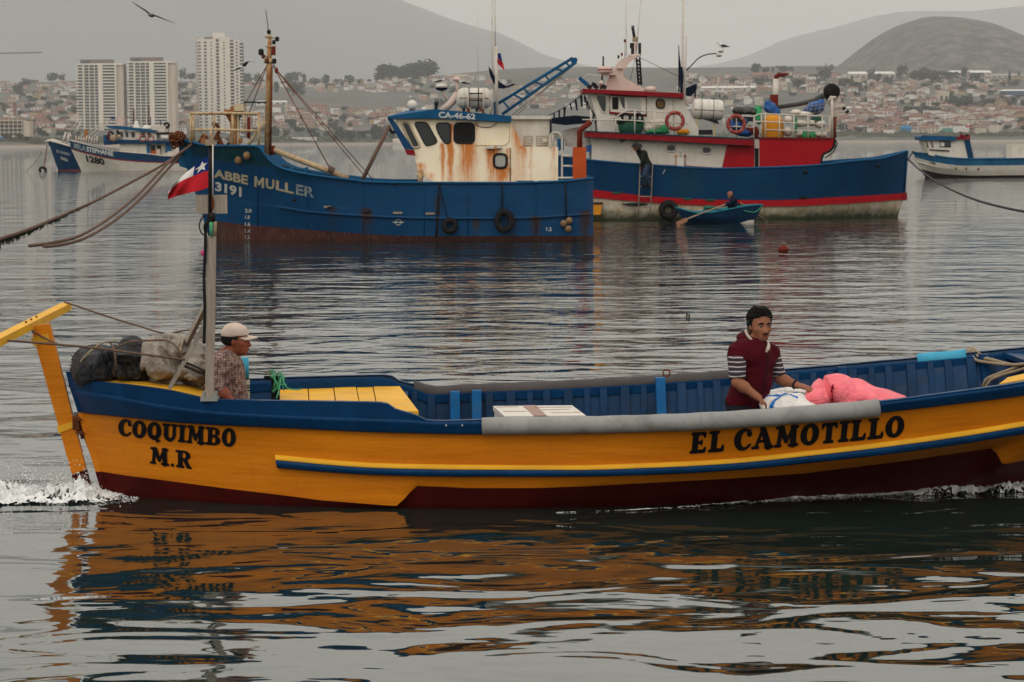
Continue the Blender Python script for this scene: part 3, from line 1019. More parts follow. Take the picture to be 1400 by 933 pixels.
# yoke across the rudder head
Yf=FL.see(91,419,1.18);Yn=FL.see(-12,471,-1.05)
mb=MB();mb.beam(Yn,Yf,.085,.058,up=(0,0,1));
yoke=mb.build('yoke',M['yellow2'],rudder)
mb=MB()
for t in(.43,.5,.57):
 p=Yn.lerp(Yf,t);mb.lathe(p+Vector((0,0,.03)),[(.009,0),(.009,.012)],seg=6)
mb.build('bolts',M['rust'],rudder)
# pintle and gudgeon irons between rudder and sternpost
mb=MB()
for py0 in(572,590):
 a=rp(100+(py0-572)*.25,py0,-.02);b_=rp(112+(py0-572)*.2,py0+2,-.02)
 mb.beam(a,b_,.07,.018)
mb.tube([rp(106,566),rp(113,600)],.014,8)
mb.box(rp(105,578),(.05,.08,.1));mb.build('gudgeon',M['rust'],launch)
# ---- sternpost
for y0_,y1_,mt_ in((508,563.5,'blue'),(563.5,644.5,'yellow'),(644.5,686,'maroon')):
 xl=lambda y:90.5+(y-508)*.297
 mb=MB();mb.prism([rp(xl(a)+b_,a)-FL.t*.03 for a,b_ in((y0_,0),(y0_,8),(y1_,8),(y1_,0))],FL.t*.06)
 mb.build('sternpost',M[mt_],launch)
def rope(name,pts,r,mat,label,cat='rope',group=None,parent=None,seg=6,sub=8,sag=None):
 P=[Vector(p)for p in pts];path=[]
 for i in range(len(P)-1):
  p0=P[max(i-1,0)];p1=P[i];p2=P[i+1];p3=P[min(i+2,len(P)-1)]
  for k in range(sub):
   t=k/sub
   path.append(.5*((2*p1)+(-p0+p2)*t+(2*p0-5*p1+4*p2-p3)*t*t+(-p0+3*p1-3*p2+p3)*t**3))
 path.append(P[-1])
 mb=MB();mb.tube(path,r,seg)
 o=mb.build(name,mat,parent,loc=None if parent else P[0])
 if label:tag(o,label,cat,group)
 return o
S=FL.see
lf=1.15
rope('steering_rope',[S(88,413,1.12),S(112,421,1.0),S(147,433,.85),S(190,446,.7),S(226,456,.6),S(262,452,.5),S(284,470,.3)],.0075,M['rope_brown'],'brown steering rope from the far end of the yoke to the bags')
rope('steering_rope',[S(10,466,-.85),S(40,468,-.8),S(75,471,-.78),S(130,476,-.78),S(190,484,-.78),S(253,492,-.76)],.0085,M['rope_brown'],'brown steering rope stretched from the near end of the yoke to the brace')
rope('lashing',[S(36,448,-.1),S(48,455,-.09),S(60,462,-.07),S(78,470,-.35)],.007,M['rope_brown'],'short rope lashing knotted on the yoke over the rudder head')
# ---- wooden post, braces, sign board, lamp bits and the pole
def pb(px,py,l=-.66):return S(px,py,l)
mast=MB()
mast.beam(pb(286.5,547),pb(289.5,323),.075,.06,up=FL.a)
mast=mast.build('mast',M['wood_grey'],launch)
mb=MB();mb.beam(pb(232,531,-.6),pb(279,446,-.62),.06,.03,up=FL.a);mb.build('brace',M['wood_grey'],launch)
mb=MB();mb.beam(S(240,500,.3),S(281,418,-.6),.06,.03,up=FL.a);mb.build('brace',M['wood_grey'],launch)
mb=MB();mb.box(pb(287,545),(.125,.10,.03));mb.box(pb(279,541),(.02,.09,.06));mb.box(pb(295,541),(.02,.09,.06));mb.build('foot_plate',M['pvc'],launch)
mb=MB();mb.tube([pb(293,324),pb(293.5,303)],.016,10);mb.build('socket',M['rope_tan'],mast)
mb=MB();mb.tube([pb(288.5,323,-.7),pb(288.5,304,-.7)],.012,10);mb.build('socket',M['rope_green'],mast)
mb=MB();mb.tube([pb(289,303),pb(289,296),pb(289,291)],[.028,.03,.024],10);mb.build('clamp',M['black'],mast)
mb=MB();mb.box(pb(289.3,279.5,-.64),(.225,.02,.135));mb.build('sign_board',M['wood_grey'],mast)
mb=MB();mb.ball(pb(289.5,278,-.655),(.018,.008,.055),10,8);mb.build('rust_spot',M['rust'],mast)
mb=MB();mb.tube([pb(287,300),pb(287.3,195)],.013,8);mb.build('flag_pole',M['black'],mast)
mb=MB();mb.tube([pb(291,266,-.69),pb(291,198,-.69)],.005,6);mb.build('halyard',M['white_gloss'],mast)
mb=MB();mb.box(pb(287.5,195),(.065,.06,.045));mb.build('pole_cap',M['rope_tan'],mast)
mb=MB()
def curve(pts,sub=8):
 P=[Vector(p)for p in pts];path=[]
 for i in range(len(P)-1):
  p0=P[max(i-1,0)];p1=P[i];p2=P[i+1];p3=P[min(i+2,len(P)-1)]
  for k in range(sub):
   t=k/sub
   path.append(.5*((2*p1)+(-p0+p2)*t+(2*p0-5*p1+4*p2-p3)*t*t+(-p0+3*p1-3*p2+p3)*t**3))
 path.append(P[-1]);return path
mb.tube(curve([pb(284,295,-.68),pb(277,297,-.7),pb(272.5,308,-.7),pb(275,318,-.7),pb(280,322,-.7)]),.005,6)
mb.tube(curve([pb(288,300,-.69),pb(283,306,-.7),pb(281,320,-.7),pb(280.5,345,-.7),pb(279,380,-.7),pb(280,420,-.7),pb(279,470,-.7)]),.011,6)
mb.tube(curve([pb(285,300,-.69),pb(279,310,-.71),pb(282,330,-.71),pb(281,360,-.71)]),.006,6)
mb.build('cable',M['black'],mast)
mb=MB();mb.ball(pb(277,346,-.7),(.014,.01,.02),8,6);mb.build('pink_tie',paint('pink_plastic',(.6,.05,.2,1)),mast)
# ---- flag
fl=thing('flag','small red, white and blue flag with one white star flying on the launch mast','flag',pb(286,257))
T=smooth_tab([(0,0),(.25,.0),(1,0)])
top=[(286,214),(279,217),(268,226),(256,235),(244,245),(236,254),(230,263)]
bot=[(286,256),(276,260),(262,263),(251,266),(241,268.5),(235,271),(229.5,273)]
def flag_pt(u,v,o=0):
 i=min(int(u*6),5);t=u*6-i
 sp_=interp([(0,.46),(.3,.40),(.65,.24),(1,.18)],u);v=v/.48*sp_ if v<.48 else sp_+(v-.48)/.52*(1-sp_)
 a=Vector((top[i][0]+(top[i+1][0]-top[i][0])*t,top[i][1]+(top[i+1][1]-top[i][1])*t,0))
 b_=Vector((bot[i][0]+(bot[i+1][0]-bot[i][0])*t,bot[i][1]+(bot[i+1][1]-bot[i][1])*t,0))
 q=a.lerp(b_,v)
 l=-.66+.035*sin(u*7+v*2.4)*min(1,u*3)+.10*u+.02*sin(u*13-v*5)*u+o
 return pb(q.x,q.y,l)
M['flag_red']=paint('flag_red_cloth',(.52,.02,.03,1),.8,.1,12,None,0,.2,80)
M['flag_blue']=paint('flag_blue_cloth',(.01,.03,.17,1),.8,.1,12,None,0,.2,80)
M['flag_white']=paint('flag_white_cloth',(.72,.68,.66,1),.8,.06,12,None,0,.2,80)
for nm,mt,(u0,u1,v0,v1)in(('blue_canton','flag_blue',(0,.36,0,.48)),('white_field','flag_white',(.36,1,0,.48)),('red_field','flag_red',(0,1,.48,1))):
 mb=MB();nu=max(3,int((u1-u0)*30))
 for o,fp in((0,False),(.0015,True)):
  mb.grid([[flag_pt(u0+(u1-u0)*i/nu,v0+(v1-v0)*j/8,o)for i in range(nu+1)]for j in range(9)],flip=fp)
 mb.build(nm,M[mt],fl)
mb=MB();pts=[]
for k in range(10):
 a=pi/2+k*pi/5;r=.5 if k%2==0 else .2
 pts.append((.2+r*cos(a)*.30,.26-r*sin(a)*.42))
for o in(-.002,.0035):
 mb.add([flag_pt(u,v,o)for u,v in[(.2,.26)]+pts],[(0,1+k,1+(k+1)%10)for k in range(10)])
mb.build('star',M['flag_white'],fl)
# ---- bags and tarpaulin bundles on the stern
def bagmat(name,c,c2,sc=6):
 N=NT(name)
 N.col(N.mix(N.rng(N.noise(sc,5),.35,.65),c,c2));N.rough(N.rng(N.noise(9,3),.3,.7,.32,.6))
 N.bump(N.math('ADD',N.noise(11,6,dist=2.2),N.math('MULTIPLY',N.noise(150,2),.12)),.85,.03);N.p.inputs['Specular IOR Level'].default_value=.3
 return N.m
M['bag_black']=bagmat('black_plastic_sacking',(.006,.0065,.008,1),(.017,.018,.021,1))
M['bag_grey']=bagmat('pale_canvas_tarpaulin',(.17,.145,.115,1),(.30,.26,.215,1))
M['bag_pink']=bagmat('pink_woven_sack',(.78,.12,.16,1),(.85,.19,.22,1),10)
M['bag_white']=bagmat('white_woven_sack',(.62,.60,.56,1),(.75,.72,.68,1),10)
def folds(P,s,amp,seed,vec=(1,1,1)):
 X,Y,Z=P[0]*vec[0],P[1]*vec[1],P[2]*vec[2]
 n=vnoise(X,Y,Z,s,seed);n2=vnoise(X,Y,Z,s*2.3,seed+5)
 return amp*(np.abs(n)*1.6-.4+.5*np.abs(n2))
def bag(name,label,cat,ells,h,mat,seed,amp=.02,s=7,k=.05,vec=(1,1,1),cuts=(),group=None):
 ells=[((Vector(c)),r)for c,r in ells]
 lo=[min(c[i]-r[i]for c,r in ells)-.06 for i in range(3)];hi=[max(c[i]+r[i]for c,r in ells)+.06 for i in range(3)]
 def f(P):
  d=None
  for c,r in ells:
   e_=d_ell(P,c,r)
   d=e_ if d is None else smin(d,e_,k)
  d=d+folds(P,s,amp,seed,vec)
  for n_,dist_,dp,wd in cuts:
   q=P[0]*n_[0]+P[1]*n_[1]+P[2]*n_[2]-dist_
   d=d+dp*np.exp(-(q/wd)**2)
  return d
 base=(ells[0][0].x,ells[0][0].y,lo[2]+.06)
 o=sdf_obj(name,f,lo,hi,h,mat,None,base)
 return tag(o,label,cat,group)
pxm=1/181.0
def bc(px,py,l):return S(px,py,l)
c1=bc(137,497,-.02)
bag('black_bundle','black plastic bundle at the very stern, farthest left of the covered heap','bundle',[(c1,(.20,.30,.155)),(bc(120,508,-.05),(.10,.25,.11)),(bc(158,510,-.05),(.14,.27,.09))],.0125,M['bag_black'],3,.034,7,cuts=(((1,0,.35),c1.x+.35*c1.z+.10,.03,.02),))
c2=bc(179,490,0)
bag('black_bundle','second black plastic bundle, taller, touching the pale tarpaulin','bundle',[(c2,(.145,.30,.165)),(bc(184,510,-.05),(.15,.26,.08))],.0125,M['bag_black'],11,.034,7,cuts=(((1,0,0),c2.x-.09,.03,.02),))
c3=bc(225,487,0)
bag('tarpaulin_bundle','pale canvas tarpaulin bundle roped between the black bundles and the braces','bundle',[(c3,(.185,.32,.17)),(bc(222,503,-.12),(.15,.2,.09)),(bc(240,478,.1),(.16,.25,.12))],.0125,M['bag_grey'],21,.045,7,cuts=(((.8,0,.6),.8*c3.x+.6*c3.z+.05,.03,.018),((1,0,-.3),c3.x-.3*c3.z-.08,.02,.02)))
c4=bc(266,505,-.02)
bag('tarpaulin_bundle','low pale canvas bundle with dark cords right behind the wooden post','bundle',[(c4,(.14,.30,.13)),(bc(262,488,.1),(.13,.24,.13))],.0125,M['bag_grey'],31,.04,7,cuts=(((.5,0,1),.5*c4.x+c4.z+.03,.03,.015),))
rope('lashing',[S(104,515,-.15),S(110,496,-.28),S(122,482,-.28),S(140,469,-.2),S(160,467,-.1)],.007,M['rope_tan'],'tan cord over the leftmost black bundle')
rope('lashing',[S(156,515,-.2),S(158,495,-.33),S(156,478,-.29),S(150,468,-.1)],.008,M['rope_brown'],'cord between the two black bundles')
rope('lashing',[S(158,476,-.26),S(176,468,-.24),S(200,466,-.26),S(228,466,-.28),S(244,478,-.33),S(252,500,-.33)],.007,M['rope_brown'],'brown cord arched across the pale tarpaulin bundle')
rope('lashing',[S(246,494,-.34),S(262,499,-.34),S(281,508,-.34)],.007,M['black'],'dark cord round the low canvas bundle behind the post')
rope('lashing',[S(246,499,-.34),S(262,505,-.34),S(281,513,-.34)],.006,M['black'],'lower dark cord round the low canvas bundle')
rope('lashing',[S(253,462,.0),S(248,472,-.2),S(246,484,-.30)],.008,M['rope_tan'],'tan cord hanging at the top right of the tarpaulin')
# ragged net end hanging over the stern
mb=MB()
for k in range(60):
 p=S(104+random.gauss(0,2.5),500+random.uniform(-12,8),random.uniform(-.15,.1))
 mb.tube([p,p+Vector((random.uniform(-.03,.03),random.uniform(-.02,.02),random.uniform(-.04,.02)))],.004,4)
tag(mb.build('net_end',M['black'],None,S(104,505,0)),'frayed dark net end sticking out left of the black bundles','net',kind='stuff')
# ---- white foam box with brown tape, in front of the far rim
zb=.62
fb=thing('foam_box','white foam fish box with brown tape lying amidships behind the grey tube','box',S(735,590,0))
A,B_,C_,D_=S(690,574,-.42),S(801,572,-.42),S(782,547,.22),S(674,554.5,.22)
zt_=(A.z+B_.z+C_.z+D_.z)/4
for p in(A,B_,C_,D_):p.z=zt_
mb=MB();mb.prism([A,B_,C_,D_],(0,0,-.035));lid=mb.build('lid',M['white_gloss'],fb)
cc=(A+B_+C_+D_)/4
mb=MB();mb.prism([cc+(p-cc)*.97-Vector((0,0,.036))for p in(A,B_,C_,D_)],(0,0,-.26));mb.build('box_body',M['white_gloss'],fb)
mb=MB()
q=lambda u,v:(A.lerp(B_,u)).lerp(D_.lerp(C_,u),v)+Vector((0,0,.003))
mb.prism([q(.36,-.01),q(.52,-.01),q(.54,1.01),q(.37,1.01)],(0,0,-.0025));mb.build('tape',paint('brown_tape',(.36,.22,.17,1),.4),fb)
mb=MB()
for u0,u1,v in((.5,.97,.78),(.55,.9,.55),(.05,.33,.4),(.62,.99,.25),(.02,.3,.85)):
 mb.prism([q(u0,v),q(u1,v+.02),q(u1,v+.06),q(u0,v+.05)],(0,0,-.0022))
mb.build('stain',paint('straw_stain',(.5,.37,.26,1),.7),fb)
# ---- pink sacks and the white printed sack
pk=S(1145,535,.1)
bag('pink_sack','plump pink woven sack with its tied mouth by the man\'s hand','sack',[(S(1140,536,.0),(.19,.24,.14)),(S(1112,547,-.12),(.13,.14,.075)),(S(1165,542,.0),(.17,.22,.10))],.011,M['bag_pink'],41,.016,5,cuts=(((1,0,.25),S(1136,543,-.2).x+.25*S(1136,543,-.2).z,.03,.014),))
bag('pink_sack','long low pink woven sack sloping down to the grey tube\'s end','sack',[(S(1185,545,-.05),(.24,.2,.085)),(S(1213,551,-.08),(.18,.17,.06)),(S(1165,535,.05),(.15,.2,.10))],.011,M['bag_pink'],47,.014,5)
mb=MB();tc_=S(1138,528,-.26)
for k in range(5):mb.tube([tc_,tc_+Vector((.012*cos(k),-.012,.03*sin(k*1.7)-.02))],.006,5)
mb.tube([tc_,S(1138,548,-.28)],.004,5)
tag(mb.build('tie',paint('red_twine',(.3,.01,.03,1)),None,tc_),'dark red twine knotted round the neck of the pink sack','twine')
ws=thing('printed_sack','white woven sack with blue and green print under the standing man\'s hands','sack',S(1082,560,0))
def wsf(P):
 d=smin(d_ell(P,S(1078,556,-.12),(.24,.26,.115)),d_ell(P,S(1088,543,.3),(.27,.16,.075)),.05)
 return d+folds(P,7,.022,61)
M['print_blue']=paint('blue_print',(.02,.16,.5,1),.6);M['print_green']=paint('green_print',(.16,.30,.20,1),.6)
def wsm(C):
 x,z=C[:,0]-S(1078,556,-.12).x,C[:,2]+wloc(ws).z-S(1078,556,-.12).z
 x=C[:,0]+wloc(ws).x-S(1078,556,-.12).x;y=C[:,1]+wloc(ws).y-S(1078,556,-.12).y
 q1_=np.abs(y*.8-x*.9+.02)<.020;q2_=(np.abs(y+x*.5+.13)<.016)&(x<.05)
 q3_=(np.abs(y*.9+x*.5-.02)<.035)&(x>.03)&(x<.17)
 return np.where(q1_|q2_,1,np.where(q3_,2,0))
lo=S(1040,590,-.4);hi=S(1130,510,.5)
sdf_obj('sack_body',wsf,(lo.x,lo.y-.1,.4),(hi.x,hi.y+.15,hi.z+.05),.010,[M['bag_white'],M['print_blue'],M['print_green']],ws,mat_fn=wsm)
# ---- upright pipe by the helmsman, dark bollard with green rope, coil on the far bow
pp=thing('upright_pipe','light blue over cream pipe standing beside the man in the cap','pipe',S(336,560,.25))
mb=MB();mb.tube([S(335,489,.25),S(335.5,517,.25)],.028,12);mb.build('upper_pipe',M['cyan'],pp)
mb=MB();mb.tube([S(336,517,.25),S(336.5,590,.25)],.030,12);mb.build('lower_pipe',paint('cream_paint',(.50,.45,.34,1),.5,.2,8),pp)
for py in(518,527,530,534):
 mb=MB();mb.torus(S(336,py,.25),.032,.004,axis=(0,.1,1),seg=12,rs=5);mb.build('pipe_wrap',M['black'],pp)
bl=thing('engine_post','dark post wrapped in green rope at the left end of the yellow hatch boards','post',S(377,560,.2))
mb=MB();mb.beam(S(377,590,.2),S(376.5,516,.2),.06,.06);mb.beam(S(361,517,.2),S(384,516.5,.2),.03,.03);mb.build('post',M['black'],bl)
mb=MB()
random.seed(5)
for k in range(9):
 a=S(372+random.uniform(-2,10),514+random.uniform(-3,2),.15)
 mb.tube(curve([a,a+Vector((random.uniform(-.02,.05),-.03,random.uniform(-.01,.04))),a+Vector((random.uniform(.0,.07),-.05,random.uniform(-.08,-.02))),a+Vector((random.uniform(-.02,.09),-.05,random.uniform(-.17,-.06)))]),.0045,5)
mb.tube(curve([S(386,517,.1),S(392,530,0),S(404,533,-.05),S(412,532,.0)]),.0045,5)
mb.tube(curve([S(384,516,.1),S(382,530,0),S(378,545,-.05)]),.0045,5)
mb.build('green_rope',M['rope_green'],bl)
mb=MB()
for k,(a,b_,c)in enumerate((((1324,478),(1334,492),(1352,496)),((1326,477),(1340,489),(1356,492)),((1330,476),(1342,486),(1360,494)))):
 mb.tube(curve([S(a[0],a[1],1.1),S(b_[0],b_[1],.9),S(c[0],c[1],.7),S(1385,499,.4),S(1405,497,.2)]),.013,6)
mb.tube(curve([S(1344,528,.6),S(1350,518,.55),S(1366,511,.5),S(1385,504,.4),S(1405,497,.3)]),.014,6)
mb.tube(curve([S(1348,529,.55),S(1356,519,.5),S(1370,513,.45),S(1388,508,.35),S(1405,503,.2)]),.014,6)
tag(mb.build('bow_rope',M['rope_tan'],None,S(1344,528,.6)),'tan rope looped over the far rim near the launch bow','rope')
# ================================================================== people
M['skin']=paint('tanned_skin',(.30,.125,.07,1),.5,.15,14,(.22,.07,.05,1),.3,.1,60)
M['skin2']=paint('ruddy_skin',(.27,.085,.05,1),.5,.15,14,(.2,.05,.03,1),.3,.1,60)
M['hair']=paint('dark_hair',(.010,.009,.009,1),.6,.5,40,(.03,.028,.027,1),.35,1.0,120,spec=.10)
M['eye_white']=paint('eye_white',(.26,.23,.2,1),.3,.05,5,None,0,0)
M['eye_dark']=paint('eye_iris',(.01,.006,.004,1),.2,.05,5,None,0,0)
M['lip']=paint('lips',(.20,.055,.045,1),.5,.1,20,None,0,0)
M['vest']=paint('maroon_fleece',(.07,.003,.009,1),.9,.25,10,(.04,.002,.006,1),.4,.6,60,spec=.1)
M['trousers']=paint('dark_trousers',(.010,.011,.016,1),.9,.3,10,None,0,.5,40,spec=.1)
M['jeans']=paint('blue_jeans',(.03,.05,.09,1),.9,.3,14,None,0,.5,60,spec=.1)
M['dark_jacket']=paint('dark_green_jacket',(.018,.022,.018,1),.9,.3,14,None,0,.5,60,spec=.1)
M['navy']=paint('navy_jacket',(.006,.012,.03,1),.9,.3,14,None,0,.5,60,spec=.1)
M['cap']=paint('cream_cotton',(.62,.50,.42,1),.9,.12,16,(.45,.33,.26,1),.3,.4,60,spec=.1)
M['fleece']=paint('cream_fleece_lining',(.68,.58,.50,1),1,.12,20,None,0,.7,90,spec=.05)
M['boot']=paint('dark_boot',(.02,.015,.012,1),.6,.2,14,None,0,.2,40)
# striped jersey and heathered plaid shirt
N=NT('striped_jersey')
z=N.xyz()['Z']
wv=N.math('FRACT',N.math('MULTIPLY',N.math('ADD',z,N.math('MULTIPLY',N.noise(9,2),.02)),29.0))
N.col(N.mix(N.rng(wv,.70,.78),(.018,.012,.022,1),(.42,.36,.37,1)));N.rough(.9);N.bump(N.noise(80,3),.4,.004);M['stripes']=N.m
N=NT('heathered_plaid')
o_=N.xyz()
a=N.rng(N.math('FRACT',N.math('MULTIPLY',o_['X'],52.0)),.45,.6);b=N.rng(N.math('FRACT',N.math('MULTIPLY',o_['Z'],52.0)),.45,.6)
c=N.mix(N.math('MULTIPLY',N.math('ADD',a,b),.5),(.05,.022,.022,1),(.26,.16,.13,1))
c=N.mix(N.rng(N.noise(70,4,rough=.8),.45,.6),c,(.38,.27,.23,1))
N.col(N.mix(N.rng(N.noise(30,4),.45,.6),c,(.09,.04,.04,1)));N.rough(.95);N.bump(N.noise(22,4,dist=1),.8,.02);M['plaid']=N.m
def basis(fwd,up=(0,0,1)):
 f=Vector(fwd).normalized();r=f.cross(Vector(up)).normalized();u=r.cross(f)
 return f,r,u
class Body:
 """human built as one smooth implicit surface; joints are world positions"""
 def __init__(s,J,head_dir,hs=1.0):
  s.J={k:(v if isinstance(v,int)else Vector(v))for k,v in J.items()};s.hf,s.hr,s.hu=basis(head_dir);s.hs=hs
 def hp(s,f,r,u):return s.J['head']+(s.hf*f+s.hr*r+s.hu*u)*s.hs
 def head(s,P,infl=.0):
  R=(s.hr,s.hf,s.hu);k=s.hs
  d=d_ell(P,s.hp(-.012,0,.028),(.076*k,.094*k,.090*k),R)
  d=smin(d,d_ell(P,s.hp(.022,0,-.035),(.060*k,.070*k,.080*k),R),.03*k)
  d=smin(d,d_ell(P,s.hp(.058,0,-.088),(.028*k,.026*k,.024*k),R),.03*k)
  d=smin(d,d_cap(P,s.hp(.078,0,.005),s.hp(.104,0,-.036),.009*k,.016*k),.012*k)
  for q in(-1,1):
   d=smin(d,d_ell(P,s.hp(.098,q*.013,-.038),(.009*k,.010*k,.009*k),R),.008*k)
   d=smin(d,d_ell(P,s.hp(.072,q*.030,.022),(.024*k,.012*k,.009*k),R),.012*k)
   d=smin(d,d_ell(P,s.hp(.056,q*.042,-.022),(.022*k,.018*k,.020*k),R),.02*k)
   d=-smin(-d,d_ell(P,s.hp(.090,q*.031,.003),(.017*k,.014*k,.011*k),R),.010*k)
   d=smin(d,d_ell(P,s.hp(-.005,q*.078,-.012),(.010*k,.017*k,.030*k),R),.008*k)
  d=smin(d,d_ell(P,s.hp(.086,0,-.061),(.024*k,.011*k,.0065*k),R),.006*k)
  d=smin(d,d_ell(P,s.hp(.083,0,-.071),(.020*k,.011*k,.0065*k),R),.006*k)
  return d
 def hand(s,P,side):
  J=s.J;w_,t_=J['wrist'+side],J['hand'+side]
  d_=(t_-w_);L=d_.length;d_=d_/L
  nrm=J.get('palm'+side,Vector((0,0,-1)))
  nrm=(nrm-d_*nrm.dot(d_)).normalized();acr=d_.cross(nrm).normalized()
  sc=L/.19
  c=w_+d_*.055*sc
  d=d_ell(P,c,(.042*sc,.055*sc,.018*sc),(acr,d_,nrm))
  for k,(o,ln)in enumerate(((-.030,.068),(-.010,.078),(.010,.074),(.028,.058))):
   a=w_+d_*.09*sc+acr*o*sc
   b=a+d_*ln*.5*sc+nrm*.010*sc+acr*o*.15*sc
   e_=b+d_*ln*.38*sc+nrm*.026*sc
   d=smin(d,np.minimum(d_cap(P,a,b,.0105*sc,.0095*sc),d_cap(P,b,e_,.0095*sc,.0075*sc)),.006)
  sd_=-1 if J.get('thumb'+side,1)==1 else 1
  a=w_+d_*.03*sc+acr*sd_*.03*sc;b=a+d_*.03*sc+acr*sd_*.028*sc+nrm*.012*sc
  d=smin(d,np.minimum(d_cap(P,a,b,.014*sc,.0115*sc),d_cap(P,b,b+d_*.035*sc+nrm*.01*sc,.0115*sc,.009*sc)),.008)
  return d
 def torso(s,P,g=.0,belly=.0):
  J=s.J;c,p=J['chest'],J['pelvis']
  f,r,u=s.axes()
  R=(r,f,u)
  d=d_ell(P,c,(.165+g,.115+g,.17+g),R)
  d=smin(d,d_ell(P,c.lerp(p,.55)+f*(.015+belly*.5),(.145+g,.11+g+belly,.17+g),R),.06)
  d=smin(d,d_ell(P,p,(.155+g,.115+g,.12+g),R),.06)
  for q in('L','R'):
   d=smin(d,d_ell(P,J['sh'+q].lerp(c+u*.10,.22),(.075+g,.065+g,.06+g)),.06)
  return d
 def axes(s):
  J=s.J;u=(J['chest']-J['pelvis']).normalized();r=(J['shR']-J['shL']);r=(r-u*r.dot(u)).normalized();f=u.cross(r)
  return f,r,u
 def arm(s,P,q,g=.0,part='both'):
  J=s.J;d=None
  if part in('both','up'):
   d=d_cap(P,J['sh'+q],J['el'+q],.053+g,.041+g)
  if part in('both','low'):
   e_=d_cap(P,J['el'+q],J['wrist'+q],.041+g,.028+g)
   m_=J['el'+q].lerp(J['wrist'+q],.3)
   e_=smin(e_,d_ell(P,m_,(.043+g,)*3),.03)
   d=e_ if d is None else smin(d,e_,.02)
  return d
 def leg(s,P,q,g=.0):
  J=s.J
  d=d_cap(P,J['hip'+q],J['kn'+q],.088+g,.058+g)
  e_=smin(d_cap(P,J['kn'+q],J['an'+q],.055+g,.038+g),d_ell(P,J['kn'+q].lerp(J['an'+q],.28),(.060+g,)*3),.04)
  return smin(d,e_,.03)
 def foot(s,P,q,g=.0):
  J=s.J;a=J['an'+q];f=J.get('toe'+q)
  return smin(d_cap(P,a+Vector((0,0,-.04)),f,.040+g,.034+g),d_ell(P,a+Vector((0,0,-.03)),(.045+g,)*3),.03)
 def neck(s,P,g=0):
  return d_cap(P,s.J['neck'],s.hp(-.015,0,-.06),.062+g,.056+g)
 def full(s,P):
  d=s.torso(P)
  for q in('L','R'):
   d=smin(d,s.arm(P,q),.03);d=smin(d,s.hand(P,q),.015)
   d=smin(d,s.leg(P,q),.04);d=smin(d,s.foot(P,q),.02)
  d=smin(d,s.neck(P),.03)
  return smin(d,s.head(P),.012)
 def bounds(s,keys=None,m=.14):
  pts=[v for k,v in s.J.items()if not k.startswith('palm')and not k.startswith('thumb')and(keys is None or k[:-1]in keys or k in keys)]
  return[min(p[i]for p in pts)-m for i in range(3)],[max(p[i]for p in pts)+m for i in range(3)]
def person(label,B,h,loc,skin,group=None,hh=None):
 """body = one mesh; clothing, hair and eyes are its parts"""
 lo,hi=B.bounds()
 t=thing('person',label,'person',loc,group)
 body=sdf_obj('body',B.full,lo,hi,h,skin,t)
 return t
def clothes(name,t,B,f,h,mat,keys=None,m=.16,mat_fn=None):
 lo,hi=B.bounds(keys,m)
 return sdf_obj(name,f,lo,hi,h,mat,t,mat_fn=mat_fn)
def face_bits(t,B,k=1.0):
 for q in(-1,1):
  mb=MB();mb.ball(B.hp(.0745,q*.031,.003),.0100*B.hs,10,8);e_=mb.build('eye',M['eye_white'],t)
  mb=MB();mb.ball(B.hp(.0805,q*.031,.002),.0058*B.hs,8,6);mb.build('iris',M['eye_dark'],e_)
  mb=MB();mb.tube([B.hp(.078,q*.050,.021),B.hp(.091,q*.033,.029),B.hp(.094,q*.014,.024)],[.004,.0065,.005],6);mb.build('eyebrow',M['hair'],t)
 mb=MB();mb.tube([B.hp(.088,-.020,-.066),B.hp(.098,0,-.065),B.hp(.088,.020,-.066)],[.003,.0045,.003],6);mb.build('lips',M['lip'],t)
def wrinkle(P,s,a,seed):return a*vnoise(P[0],P[1],P[2]*.6,s,seed)+a*.4*np.abs(vnoise(P[0],P[1],P[2],s*2.5,seed+1))
# ---- standing man in the maroon vest
l0=-.08
def Q(px,py,dl=0):return S(px,py,l0+dl)
J=dict(head=Q(1039.5,445.5,0),neck=Q(1030,475,.02),chest=Q(1030,497,0),pelvis=Q(1021,550,.02),shL=Q(1054,484,.14),shR=Q(1007,483,-.12),elL=Q(1066,518,.10),wristL=Q(1090,527,.0),handL=Q(1118,534,-.09),elR=Q(1008,523,-.20),wristR=Q(1037,544,-.27),handR=Q(1054,559,-.30),hipL=Q(1036,568,.07),hipR=Q(1012,568,-.05),knL=Q(1040,640,.08),knR=Q(1012,640,-.07),anL=Q(1038,705,.10),anR=Q(1010,705,-.05),toeL=Q(1062,718,.0),toeR=Q(1034,718,-.18))
J['palmL']=Vector((0,0,-1));J['palmR']=Vector((.3,.3,-1));J['thumbL']=-1;J['thumbR']=1
